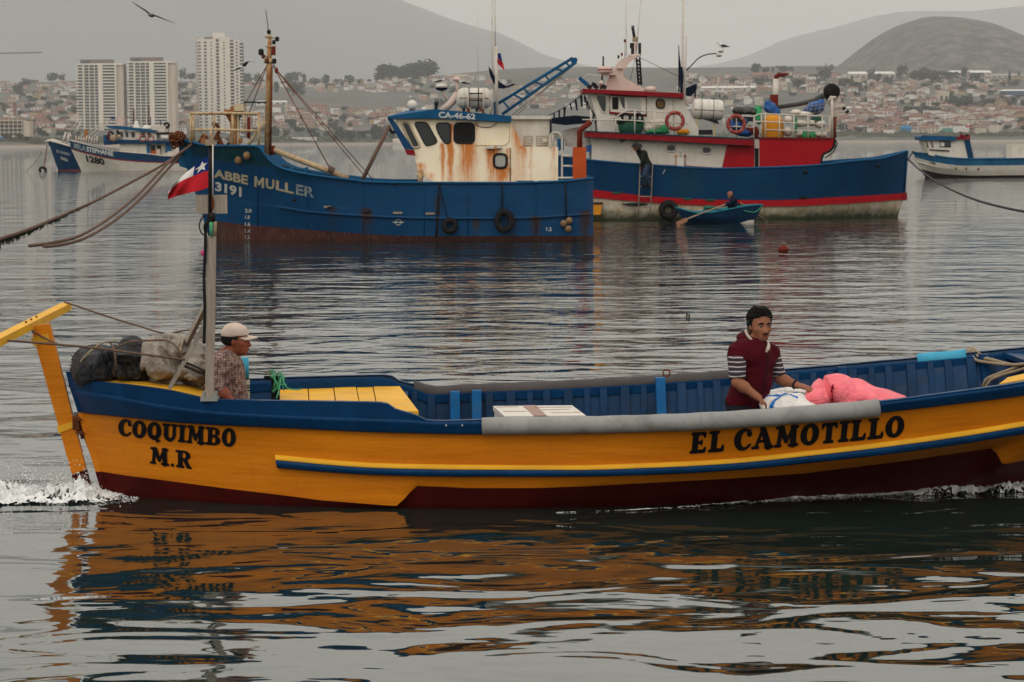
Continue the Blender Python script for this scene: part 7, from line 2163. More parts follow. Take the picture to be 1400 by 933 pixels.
for k in range(5):SW.pipe('roof_gear',[(1314+k*2.4,187,-.2),(1315+k*2.4,184+(k%3),-.2)],.12,M['dark_metal']if k%2 else M['eave_red'])
rope('mooring_rope',[FR.see(1240,216,-.1),FR.see(1247,223,-2),FR.see(1262,236,-6),FR.see(1284,251,-12),FR.see(1310,264,-17),FR.see(1345,277,-22),FR.see(1400,289.5,-26),FR.see(1450,294,-28)],.03,M['dark_metal'],'long dark mooring rope sagging from the blue bow to the right edge')
rope('mooring_rope',[FW.see(1248,209,0),FW.see(1244.5,213,-2),FW.see(1241,219,-4)],.05,M['dark_metal'],'short rope at the bow of the white boat near the blue stem')
# ================================================================== two boats far left
FS=Frame((0,208,0),.0)
def far_boat(t,F,x0,x1,lines,strips,hb,n=50):
 rows=hull_lines(F,lines,n)
 for nm,i0,i1,mt,off in strips:hull_strip(F,rows,i0,i1,2,0,off).build(nm,mt,t)
 return rows
lb=thing('fishing_boat','white fishing boat numbered 1280 with blue and white lettered bow, far left before the towers','fishing boat',FS.w(-36,0,0))
SL=Ship(lb,FS)
l_s=smooth_tab([(95,192.3),(120,198.5),(156,206.6),(180,209.3),(203,211),(221,213.5),(256,214.5),(290,213)])
l_b=smooth_tab([(97,203),(120,209.5),(154,216.6),(180,219.5),(203,221),(261,222.7),(290,222)])
l_b2=smooth_tab([(97.5,204.6),(120,211),(154,218.2),(180,221),(203,222.4),(261,223.9),(290,223.2)])
l_r=lambda px:234.6-(px-112)*.006
l_w=lambda px:235.6-(px-112)*.008
g1=fr([(0,0),(.05,.6),(.15,1.3),(.35,1.9),(.9,1.9),(1,1.5)]);g3=fr([(0,0),(.05,.25),(.15,.8),(.35,1.6),(.9,1.7),(1,1.2)])
LRW=far_boat(lb,FS,95,290,[(95,290,l_s,g1,None),(97,290,l_b,lambda u:g1(u)*.97,None),(97.5,290,l_b2,lambda u:g1(u)*.965,None),(111.6,290,l_r,g3,None),(112,290,l_w,g3,-.02),(114,288,l_w,lambda u:g3(u)*.5,-.7)],[('rim_band',0,1,M['red_blue'],0),('red_line',1,2,M['eave_red'],.02),('topside',2,3,M['white_w'],0),('bottom',3,5,M['eave_red'],0)],g1)
deck(FS,LRW[0],M['roof_blue'],lb,.5,low=LRW[2]);transom(FS,LRW,[0,1,3,5],-1,M['white_w'],lb)
lsf=mk_surf(FS,LRW,[0,1,2,3,4],.04)
mb=MB();sans_text(mb,'MILA',quadmap((101.3,203),(117.5,207),(117,200.2),(101,195),lsf),.03);mb.build('name_lettering',M['letter_worn'],lb)
mb=MB();sans_text(mb,'STEPHANIE',quadmap((118.5,207.4),(155,214),(155,207),(118,200.6),lsf),.035);mb.build('name_lettering',M['letter_white'],lb)
mb=MB();sans_text(mb,'1280',quadmap((119,221.5),(143.8,226.3),(141.5,216.8),(116.5,212.2),lsf),.04);mb.build('number_lettering',M['black_paint'],lb)
mb=MB()
for sg in(-1,1):mb.tube([FS.w(a[0],sg*a[1],a[2]+.03)for a in LRW[0][:-1]],.05,5)
mb.build('cap_rail',M['bale'],lb)
wl3=-1.3
SL.rect('lower_house',164,196,204,213,wl3,-wl3,M['white_w']);SL.rect('lower_house_aft',204,196.5,227,214,wl3+.3,-wl3,M['white_w'])
SL.rect('blue_panel',200.5,197,204.5,211,wl3-.1,wl3,M['roof_blue']);SL.rect('blue_panel',226,196,233.5,208,wl3,-wl3,M['roof_blue'])
for x in(206.5,214.5):SL.rect('dark_opening',x,199,x+5.5,209,wl3+.2,wl3+.28,M['black'])
SL.rect('orange_gear',207,206,213,211.5,wl3+.05,wl3+.18,M['orange']);SL.rect('pale_gear',213.5,204,219,211.5,wl3+.05,wl3+.18,M['white_pink'])
SL.slab('deck_canvas',[(224,213),(230,207),(240,206),(250,207),(256,214)],wl3,0,M['bale'])
SL.slab('white_sheet',[(233.5,194),(242,195),(244,206),(236,206)],-1,-.8,M['bale'])
SL.slab('upper_deck',[(141.5,193.5),(165,191),(233.5,192.8),(233.5,196.6),(165,196.4),(142,198.5)],wl3-.3,-wl3+.3,M['red_blue'])
SL.slab('deck_front',[(141,185),(144,185),(146,196),(141.5,196)],wl3-.2,-wl3+.2,M['roof_blue'])
SL.rect('wheelhouse',168,180,214,192,wl3+.3,-wl3-.3,M['white_w'])
SL.slab('wheelhouse_roof',[(147,172),(163,172.5),(190,175.5),(213,178.5),(213,181),(188,179.5),(162,177.2),(147,175)],wl3,-wl3,M['roof_blue'])
for x0,x1 in((163.5,168.5),(171,175.5),(179,184.5),(192.5,198.5),(201.5,206.5)):SL.slab('window',[(x0,180.5),(x1-.8,180.8),(x1,187.5),(x0+.9,187.5)],wl3+.22,wl3+.3,gl)
SL.rect('pink_panel',185,181,190.5,190,wl3+.2,wl3+.3,M['white_pink'])
for x in(195.5,206.3):
 mb=MB();mb.torus(SL.P(x,189.5,wl3-.3),.27,.06,seg=16,rs=6);mb.build('life_ring',M['ring_red'],lb)
mb=MB();mb.lathe(SL.P(186.5,176.2,0),[(.5,0),(.36,.15),(.22,.4),(.13,.75)],seg=12);mb.build('white_cone',M['white_gloss'],lb)
mb=MB();mb.lathe(SL.P(201,177,0),[(.52,0),(.5,.14),(.36,.3),(.1,.38)],seg=14);mb.build('white_dome',M['white_gloss'],lb)
mb=MB();mb.lathe(SL.P(220,188,-.8),[(.1,0),(.25,.05),(.27,.7),(.1,.75)],axis=(1,0,0),seg=14);mb.build('liferaft',M['white_gloss'],lb)
mb=MB();mb.ball(SL.P(155,189.5,-1.6),(.32,.3,.36),12,8);mb.build('float',M['rope_tan'],lb)
mb=MB();mb.ball(SL.P(163,187.5,-1.5),(.22,.2,.2),12,8);mb.build('float',M['rope_tan'],lb)
random.seed(9)
for k in range(15):
 x=random.uniform(147,163);mb=MB();mb.box(SL.P(x,random.uniform(180,190),random.uniform(-1,.2)),(.16,.2,random.uniform(.2,.6)),Matrix.Rotation(random.uniform(-.5,.5),3,'Y'));mb.build('deck_gear',M[random.choice(['dark_red','ring_red','dark_metal','navy'])],lb)
for x,y0,y1,r,mt in((185.6,138,170,.03,'white_pipe'),(190,142,176,.02,'white_pipe'),(183,150,168,.06,'rust'),(203.5,144,172,.05,'rust'),(206,160,172,.04,'dark_metal'),(159.5,157,173,.05,'white_pink'),(165,160,172,.04,'white_pink'),(169.5,161,174,.03,'dark_metal'),(160,176,191,.05,'white_pipe'),(171,176,192,.05,'white_pipe'),(219.5,164,172,.04,'dark_metal'),(230,171,192,.04,'dark_metal'),(248,176,200,.04,'dark_metal')):
 SL.pipe('post',[(x,y0,0),(x,y1,0)],r,M[mt])
SL.rect('roof_box',159.5,160,169,172,-.5,.5,M['white_pink']);SL.rect('aft_roof',213,181,233,184,-1,1,M['dark_metal']);SL.rect('aft_box',207,172,226,181,-.3,.6,M['bale'])
mb=MB();mb.torus(SL.P(228,171.5,0),.2,.12,seg=14,rs=6);mb.build('winch',M['dark_metal'],lb)
for a,b_ in(((109,187.5),(153,161)),((113,191),(150,165.5)),((119,196),(153,163.5))):SL.pipe('davit_arm',[(a[0],a[1],-.3),(b_[0],b_[1],-.3)],.05,M['white_pipe'])
SL.rect('arm_tip',151.5,159.5,156.5,163,-.5,-.1,M['roof_blue'])
SL.rect('bow_winch',115,177,119.5,193,-.4,0,M['rust_orange'])
for k in range(9):SL.pipe('bow_gear',[(103+k*3.6,193+k*.6,-.4),(104.5+k*3.6,186+(k*5%4),-.4)],.07,M['bale' if k%3 else 'white_pink'])
FS2=Frame((0,204,0),.0)
bb=thing('fishing_boat','dark blue fishing boat whose bow shows left of the white boat numbered 1280','fishing boat',FS2.w(-40,0,0))
S2_=Ship(bb,FS2)
FS2=Frame((0,214,0),.0);S2_.F=FS2
k_s=smooth_tab([(65.5,192.3),(80,196),(97,200.5),(130,206),(170,209)])
BRW2=far_boat(bb,FS2,65,170,[(65.5,170,k_s,g1,None),(79,170,lambda x:232.3,lambda u:g3(u)*.9,None),(80,170,lambda x:235,g3,-.02),(82,168,lambda x:235,lambda u:g3(u)*.5,-.7)],[('topside',0,1,M['red_blue'],0),('bottom',1,3,M['dark_red'],0)],g1)
deck(FS2,BRW2[0],M['roof_blue'],bb,.5,low=BRW2[1])
bsf=mk_surf(FS2,BRW2,[0,1,2],.04)
mb=MB();sans_text(mb,'EL DANE F',quadmap((78,208.5),(95.5,213.5),(95,209.8),(77,204.8),bsf),.02);sans_text(mb,'3084',quadmap((83.5,218.5),(93.5,222),(92,217),(82,213.8),bsf),.02);mb.build('name_lettering',M['letter_white'],bb)
mb=MB()
for sg in(-1,1):mb.tube([FS2.w(a[0],sg*a[1],a[2]+.03)for a in BRW2[0][:-1]],.09,5)
mb.build('cap_rail',M['bale'],bb)
for a,b_ in(((93,183),(111,160.5)),((97,188),(112,163)),((100,190),(111.5,166))):S2_.pipe('davit_arm',[(a[0],a[1],-.3),(b_[0],b_[1],-.3)],.05,M['white_pipe'])
for pts in([(86,194),(90,181),(95,182),(98,190)],[(92,199),(94,182)],[(70,191),(90,196)],[(62,194),(70,192)]):S2_.pipe('bow_gear',[(x,y,-.2)for x,y in pts],.10,M['bale'])
rope('mooring_chain',[S2_.P(64.5,199,0),S2_.P(62.5,214,-1),S2_.P(59.5,232,-3)],.05,M['rust'],'rusty mooring chain dropping from the dark blue bow')
rope('mooring_rope',[S2_.P(57,208,0),S2_.P(50,220,-4),S2_.P(36,235,-8)],.025,M['dark_metal'],'thin slack line left of the mooring chain')
mb=MB();mb.torus(water_at(58.5,234.5)+Vector((0,0,.1)),.28,.13,axis=(0,1,.3),seg=16,rs=8);tag(mb.build('tyre_float',M['black'],None,water_at(58.5,234.5)),'black tyre floating at the foot of the mooring chain','tyre')
# little marker buoys
bw=water_at(1071,344)
by=thing('marker_buoy','small dark red buoy floating in front of the rowing boat','buoy',bw)
mb=MB();mb.ball(bw+Vector((0,0,.05)),(.13,.13,.1),12,8);mb.build('float',M['dark_red'],by)
mb=MB();mb.ball(bw+Vector((.02,0,.16)),(.06,.06,.06),10,6);mb.build('knob',M['rope_brown'],by)
for(x,y)in((938.5,434),(941.5,436)):
 bw=water_at(x,y);mb=MB();mb.tube([bw+Vector((0,0,-.05)),bw+Vector((.01,0,.07))],.012,6)
 tag(mb.build('floating_stick',M['black'],None,bw),('left' if x<940 else 'right')+' of two short dark sticks poking out of the open water','stick','sticks poking out of the water')
 # flying gulls
G=at(207,21,30)
flying_gull('gull gliding high at the top left with long outstretched dark-tipped wings',G,[G,at(200,15,30),at(192,10,29.9),at(179.5,1.5,29.7)],[G,at(215,22.5,30),at(224,26,30.1),at(241,32.5,30.2)],.09,(.15,1,0),.075)
G=at(331,92,70)
flying_gull('small gull flying between the tall tower and the rusty mast',G,[G,at(334,88.5,70),at(339,84.5,70),at(351.5,85,70)],[G,at(327,93.5,70),at(323,95,70),at(320,97,70)],.085,(-.8,-.3,0),.10,bm_='g_white')
# ================================================================== the town on the far shore
def ground_at(px,py,ymax=3420):
 d=ray(px,py);Y=1500
 while Y<ymax:
  P=CP+d*(Y/d.y)
  if ter(P.x,Y)>=P.z and ter(P.x,Y)>.3:return Vector((P.x,Y,ter(P.x,Y)))
  Y+=8
 P=CP+d*(ymax/d.y)
 return Vector((P.x,ymax,ter(P.x,ymax)))
def flat(name,c,v=.12):return paint(name,c,.85,v,.25,(c[0]*.6,c[1]*.6,c[2]*.6,1),.5,0)
HW=[flat('cream_render',(.62,.55,.45,1)),flat('white_render',(.78,.75,.70,1)),flat('salmon_render',(.48,.30,.24,1)),flat('ochre_render',(.45,.33,.18,1))]
HR=[flat('terracotta_tiles',(.25,.125,.095,1),.3),flat('dark_red_roof',(.17,.09,.075,1),.3),flat('grey_brown_roof',(.20,.165,.14,1),.3),flat('pale_roof',(.42,.37,.33,1),.2)]
M['far_glass']=flat('far_window',(.05,.055,.06,1))
def house_mesh(k):
 w_,d_,h_=((9,8,3.4),(11,8,5.6),(8,7,3.2),(14,8,3.3),(9,9,5.8),(7,8,5.2))[k%6]
 mb=MB();mb.box((0,0,h_/2-.5),(w_,d_,h_+1),mi=0)
 o=.4;rh=(1.9,1.6,2.0,1.5,.5,2.0)[k%6]
 x,y=w_/2+o,d_/2+o;ins=(x*.35 if k%2 else x)
 if k%6==4:mb.box((0,0,h_+.25),(w_+.4,d_+.4,.5),mi=1)
 else:mb.add([(-x,-y,h_),(x,-y,h_),(x,y,h_),(-x,y,h_),(-ins,0,h_+rh),(ins,0,h_+rh)],[(0,1,5,4),(2,3,4,5),(1,2,5),(3,0,4),(3,2,1,0)],1)
 n=max(2,int(w_/3.2))
 for fl_ in range(2 if h_>5 else 1):
  for i in range(n):
   cx=-w_/2+(i+.5)*w_/n
   mb.box((cx,-d_/2-.02,1.6+fl_*2.6),(1.2,.12,1.2),mi=2)
 return mb
hm={}
def house_data(k,wi,ri):
 key=(k,wi,ri)
 if key not in hm:
  o=house_mesh(k).build('house',[HW[wi],HR[ri],M['far_glass']]);hm[key]=o.data;bpy.data.objects.remove(o)
 return hm[key]
random.seed(77)
# regions of built-up slope, sampled as they are seen: (x0, x1, y0, y1, number)
regs=[(0,112,116,182,120),(166,178,116,180,10),(238,270,118,185,26),(330,420,113,122,20),(420,560,111,127,62),(330,560,151,180,110),(556,700,108,126,40),(560,700,128,175,40),(700,800,110,150,60),(930,1060,106,150,105),(1140,1400,104,184,400),(1060,1145,104,135,50),(1140,1400,150,183,150)]
cand=[]
for(x0,x1,y0,y1,n)in regs:
 for _ in range(n):
  cand.append((random.uniform(x0,x1),random.uniform(y0,y1)))
spots=[]
for px,py in cand:
 if 1295<px<1362 and 134<py<150:continue
 if 1223<px<1280 and 146<py<158:continue
 if 1365<px and 119<py<134:continue
 P=ground_at(px,py)
 spots.append((P.y,P,px,py))
spots.sort(key=lambda t:t[0])
gl_lab={('w',0):None}
LABH={0:'distant cream house with a reddish roof in the hillside town',1:'distant white house with a reddish roof in the hillside town',2:'distant salmon house with a reddish roof in the hillside town',3:'distant ochre house with a reddish roof in the hillside town'}
LABP={0:'distant cream house with a pale or brown roof in the hillside town',1:'distant white house with a pale or brown roof in the hillside town',2:'distant salmon house with a pale or brown roof in the hillside town',3:'distant ochre house with a pale or brown roof in the hillside town'}
vis=[s for s in spots if not(178<s[2]<238)]
def hidden(px,py):
 return(595<px<700 and py>118)or(700<px<800 and py>160)or(955<px<990 and py>135)or(1043<px<1140 and py>130)
vis=[s for s in vis if not hidden(s[2],s[3])]
stuff_mb=MB()
cnt=0
for(Y,P,px,py)in vis:
 k=random.randrange(6);wi=random.choices([0,1,2,3],[4,4,2,.7])[0];ri=random.choices([0,1,2,3],[5,2.5,2,1.4])[0]
 sc=random.uniform(.75,1.2);rz=random.choice([0,pi/2])+random.uniform(-.35,.35)
 if cnt<300:
  o=bpy.data.objects.new('house',house_data(k,wi,ri));COL.objects.link(o)
  o.location=P;o.scale=(sc,sc,sc);o.rotation_euler=(0,0,rz)
  tag(o,(LABH if ri<2 else LABP)[wi],'house','houses of the hillside town')
  cnt+=1
 else:
  me=house_data(k,wi,ri);R3=Matrix.Rotation(rz,3,'Z')
  n0=len(stuff_mb.v)
  for v in me.vertices:stuff_mb.v.append(tuple(P+R3@(v.co*sc)))
  for p in me.polygons:
   stuff_mb.f.append([n0+i for i in p.vertices]);stuff_mb.m.append((wi,4+ri,8)[p.material_index]);stuff_mb.smooth.append(False)
tag(stuff_mb.build('far_houses',HW+HR+[M['far_glass']]),'remaining small houses higher up the hillside town','houses',kind='stuff')
# larger low buildings seen one by one
def hall(px0,px1,py0,py1,depth,wall,roof,label,rooffrac=.35,group=None,Y=None,gable=False,nwin=0):
 P=ground_at((px0+px1)/2,py1)if Y is None else Vector((0,Y,0))
 Yc=P.y
 a,b_=at(px0,py1,Yc),at(px1,py1,Yc);top=at(px0,py0,Yc).z
 z0=min(a.z,ter((a.x+b_.x)/2,Yc))-2;h_=top-a.z
 t=thing('building',label,'building',((a.x+b_.x)/2,Yc,a.z),group)
 w_=b_.x-a.x;zt2=a.z+h_*(1-rooffrac)
 mb=MB();mb.box(((a.x+b_.x)/2,Yc+depth/2,(z0+zt2)/2),(w_,depth,zt2-z0));mb.build('wall',wall,t)
 mb=MB();x0,x1,y0,y1=a.x-.5,b_.x+.5,Yc-.6,Yc+depth+.6
 mb.add([(x0,y0,zt2),(x1,y0,zt2),(x1,y1,zt2),(x0,y1,zt2),(x0+1,(y0+y1)/2,top),(x1-1,(y0+y1)/2,top)],[(0,1,5,4),(2,3,4,5),(1,2,5),(3,0,4),(3,2,1,0)]);mb.build('roof',roof,t)
 for i in range(nwin):
  cx=a.x+(i+.5)*w_/nwin;mb=MB();mb.box((cx,Yc-.1,a.z+(zt2-a.z)*.5),(w_/nwin*.5,.3,(zt2-a.z)*.4));mb.build('window',M['far_glass'],t)
 return t
blue_w=flat('blue_cladding',(.03,.10,.19,1));green_w=flat('green_roofing',(.04,.17,.13,1));cyan_w=flat('bright_blue_sheet',(.02,.20,.42,1))
hall(1161,1224,98,109,25,HW[0],HW[1],'long pale flat-roofed hall on the plateau left of the tall dark tree',.3,nwin=8)
hall(1300,1356,96.5,103,25,HW[0],HW[1],'pale flat hall on the plateau under the rounded hill',.5,nwin=6)
hall(1356,1400,101,107,25,HW[0],HR[3],'low beige hall at the right end of the plateau',.4,nwin=6)
hall(1371,1425,122.5,132.5,20,blue_w,HW[1],'blue walled warehouse with a white roof edge at the right border',.2)
hall(1028,1057,99,106,18,HW[2],HR[0],'red-roofed building on the plateau under the round dark trees',.6,nwin=5)
hall(1085,1108,100,106,18,HW[1],HR[0],'red-roofed white building left of the big dark plateau tree',.5,nwin=4)
hall(960,1057,118,124,18,HW[1],HW[1],'very long white flat building behind the liferaft hoop',.4,nwin=14)
hall(1290,1341,175.5,182,14,HW[0],green_w,'green-roofed shed by the beach behind the small white boat',.7)
hall(1233,1246,172,182,8,cyan_w,cyan_w,'bright blue sheeted stall by the beach',.3)
hall(1340,1425,151,158,16,HW[2],HR[0],'long rose building with a flat reddish roof at the right border',.35,nwin=12)
hall(1265,1350,156,162,16,HW[0],HR[0],'long beige terrace block below the dark trees',.4,nwin=12)
hall(1156,1212,146,153,14,HW[1],HW[1],'row of white terraced houses above the red roofs',.2,nwin=8)
hall(1284,1297,125,144,12,HW[0],HW[0],'narrow beige block of flats standing above the houses',.05,nwin=2)
hall(1200,1218,136,142,12,HW[3],HR[2],'small mustard building on the right slope',.3,nwin=3)
hall(350,392,138,144,14,HW[1],HW[1],'pale flat building right of the rusty mast',.3,nwin=5)
hall(0,15,118,126,14,HW[1],HR[2],'pale flat building at the left border below the trees',.3,nwin=2)
hall(505,556,154,159,14,HW[1],HR[0],'long white building with a red roof left of the cream wheelhouse',.4,nwin=8)
hall(371,432,188,191,6,HW[1],HW[1],'long low white wall along the shore road',.2)
hall(537,556,190,196,10,HW[1],HW[0],'small white beach hut under the cream wheelhouse front',.3)
hall(395,450,152,158,16,HW[2],HR[0],'long rose terrace with a red roof right of the rusty mast',.6,nwin=9)
# ---- high-rise towers
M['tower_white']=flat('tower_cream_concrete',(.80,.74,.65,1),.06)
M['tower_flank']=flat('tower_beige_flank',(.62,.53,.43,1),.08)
M['tower_glass']=flat('tower_dark_glazing',(.10,.115,.125,1),.35)
M['tower_brown']=flat('tower_brown_crown',(.22,.17,.14,1),.1)
def tower(px0,px1,py_top,nfl,label,rfx,Y=2000.0,base_py=195):
 X=lambda px:at(px,150,Y).x
 Z=lambda py:at((px0+px1)/2,py,Y).z
 zb,zt_=2.0,Z(py_top);W_=X(px1)-X(px0);D=16.0
 t=thing('apartment_tower',label,'tower',((X(px0)+X(px1))/2,Y,zb))
 fx=lambda f:X(px0)+W_*f
 mb=MB();mb.box(((fx(.04)+fx(.83))/2,Y+D/2+1,(zb+zt_)/2),(fx(.83)-fx(.04),D,zt_-zb));mb.build('glazed_core',M['tower_glass'],t)
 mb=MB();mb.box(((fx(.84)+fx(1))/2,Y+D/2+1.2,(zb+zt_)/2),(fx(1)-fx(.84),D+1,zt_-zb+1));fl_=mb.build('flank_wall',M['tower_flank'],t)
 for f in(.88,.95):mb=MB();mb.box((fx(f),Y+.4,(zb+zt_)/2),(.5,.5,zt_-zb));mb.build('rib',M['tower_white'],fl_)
 for a,b_,o in((.14,.175,0),(.27,.285,.3),(.47,.565,-.3),(.82,.86,-.2),(.38,.395,.3)):
  mb=MB();mb.box(((fx(a)+fx(b_))/2,Y+o,(zb+zt_)/2),(fx(b_)-fx(a),2.0,zt_-zb+.8));mb.build('pillar',M['tower_white'],t)
 fh=(zt_-zb)/nfl
 s1=s2=s3=None
 for i in range(nfl):
  z=zb+i*fh
  for nm,a,b_,o,hh in(('balcony',.0,.15,-.8,.36),('floor_slab',.17,.48,.2,.26),('balcony',.56,.83,-.9,.42)):
   mb=MB();mb.box(((fx(a)+fx(b_))/2,Y+o+.8,z+fh*hh/2),(fx(b_)-fx(a),3.0,fh*hh));mb.build(nm,M['tower_white'],t)
 mb=MB();mb.box((fx(.5),Y+D/2,zt_+.6),(W_*1.01,D+2,1.6));mb.build('parapet',M['tower_white'],t)
 mb=MB();mb.box(((fx(rfx[0])+fx(rfx[1]))/2,Y+D/2,zt_+3),(fx(rfx[1])-fx(rfx[0]),9,4));mb.build('plant_room',M['tower_brown'],t)
 mb=MB();mb.box(((fx(rfx[0])+fx(rfx[0]+.2))/2,Y+D/2-5,zt_+2.6),(fx(.2)-fx(0),1,2.4));mb.build('louvre',M['tower_glass'],t)
 return t
tower(105,169.5,89,26,'leftmost of the three high-rise towers, cream with balconies',(.08,.76))
tower(174.5,240,86,27,'middle high-rise tower, cream with balconies and a taller brown crown',(.06,.72))
def tower3():
 Y=2060.0;px0,px1=268,331.5
 X=lambda px:at(px,120,Y).x
 Z=lambda py:at(300,py,Y).z
 zb,zt_=2.0,Z(53.5)
 t=thing('apartment_tower','tallest white tower with stepped balconies, right of the other two','tower',(X(300),Y,zb))
 for a,b_,yo,zz,nm in((271,296,0,53.5,'wall'),(300,315,0,51,'wall'),(320,328,.5,54.5,'wall'),(296,300,2.5,55,'recess'),(315,320,2.5,55,'recess')):
  mb=MB();mb.box(((X(a)+X(b_))/2,Y+9+yo,(zb+Z(zz))/2),(X(b_)-X(a),17,Z(zz)-zb));mb.build(nm,M['tower_white']if nm=='wall' else M['tower_glass'],t)
 mb=MB();mb.box(((X(291)+X(307))/2,Y+8,(Z(44.5)+Z(53))/2),(X(307)-X(291),8,Z(44.5)-Z(53)));mb.build('plant_room',M['tower_white'],t)
 mb=MB();mb.box(((X(280)+X(291))/2,Y+5,Z(52.5)),(X(291)-X(280),6,2.6));mb.build('louvre',M['tower_brown'],t)
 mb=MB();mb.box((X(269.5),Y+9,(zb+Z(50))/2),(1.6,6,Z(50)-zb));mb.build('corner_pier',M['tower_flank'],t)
 nf=31;fh=(Z(56)-zb)/nf
 wm=None
 for i in range(nf):
  z=zb+(i+.5)*fh
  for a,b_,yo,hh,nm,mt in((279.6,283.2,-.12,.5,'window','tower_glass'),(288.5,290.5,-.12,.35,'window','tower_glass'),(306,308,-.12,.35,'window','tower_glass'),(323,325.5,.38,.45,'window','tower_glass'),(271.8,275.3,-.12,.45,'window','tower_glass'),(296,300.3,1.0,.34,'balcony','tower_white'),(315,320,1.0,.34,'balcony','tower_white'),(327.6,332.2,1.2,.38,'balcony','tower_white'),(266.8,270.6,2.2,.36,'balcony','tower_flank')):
   mb=MB();mb.box(((X(a)+X(b_))/2,Y+.5+yo,z),(X(b_)-X(a),.3 if nm=='window' else 3,fh*hh));mb.build(nm,M[mt],t)
 mb=MB();mb.box(((X(328)+X(331))/2,Y+9,(zb+Z(57))/2),(X(331)-X(328),12,Z(57)-zb));mb.build('recess',M['tower_glass'],t)
tower3()
# unfinished concrete frame at the left border, and the crane behind it
def frame_building():
 Y=1880.0
 X=lambda px:at(px,180,Y).x
 Z=lambda py:at(20,py,Y).z
 t=thing('unfinished_building','unfinished concrete frame with bare floors at the left border by the shore','building',(X(10),Y,2))
 for py in(196,191.5,186.5,181,175.5,170,165.5):
  mb=MB();mb.box(((X(-25)+X(31))/2,Y+8,Z(py)),(X(31)-X(-25),17,.7));mb.build('floor_slab',M['tower_flank'],t)
 mb=MB();mb.box(((X(-25)+X(30))/2,Y+12,(Z(165)+2)/2),(X(30)-X(-25),8,Z(165)-2));mb.build('dark_interior',M['tower_glass'],t)
 for px in range(-24,31,6):
  mb=MB();mb.box((X(px),Y+.4,(2+Z(163))/2),(.6,.6,Z(163)-2));mb.build('column',M['tower_flank'],t)
 mb=MB();mb.box(((X(31)+X(40))/2,Y+9,(2+Z(166))/2),(X(40)-X(31),14,Z(166)-2));mb.build('stair_core',M['tower_flank'],t)
 for a,b_ in((-10,9),(10,19)):
  mb=MB();mb.box(((X(a)+X(b_))/2,Y-.6,(Z(196)+Z(187))/2),(X(b_)-X(a),.3,Z(187)-Z(196)));mb.build('hoarding',cyan_w if a<0 else HW[1],t)
 for px in range(-20,33,4):
  mb=MB();mb.tube([(X(px),Y+1,Z(165.5)),(X(px),Y+1,Z(160.5))],.18,4);mb.build('scaffold_pole',M['tower_brown'],t)
 mb=MB();mb.tube([(X(-20),Y+1,Z(162)),(X(33),Y+1,Z(162))],.18,4);mb.build('scaffold_rail',M['tower_brown'],t)
 Y2=1930.0
 X2=lambda px,py:at(px,py,Y2)
 c=thing('tower_crane','pale tower crane whose long thin jib reaches in from the left border','crane',(X2(-70,190).x,Y2,2))
 for a in(-.8,.8):
  mb=MB();mb.tube([(X2(-70,190).x+a,Y2,2),X2(-70,60)+Vector((a,0,0))],.14,4);mb.build('mast',M['tower_brown'],c)
 for dz in(0,1.1):
  mb=MB();mb.tube([X2(-95,76)+Vector((0,0,dz)),X2(57,72.5)+Vector((0,0,dz*.5))],.22,4);mb.build('jib_chord',M['tower_brown'],c)
 for k in range(46):
  p=X2(-92,76).lerp(X2(55,72.5),k/45);mb=MB();mb.tube([p,p+Vector((1.0,0,1.0*(1-k/90)))],.10,3);mb.build('jib_lattice',M['tower_brown'],c)
  # small red tower head standing on the slope
 P=ground_at(21,166);mb=MB();mb.box(P+Vector((0,0,8)),(3,3,20));tag(mb.build('brick_tower',HR[0],None,P),'slim reddish tower above the unfinished concrete frame','tower')
frame_building()
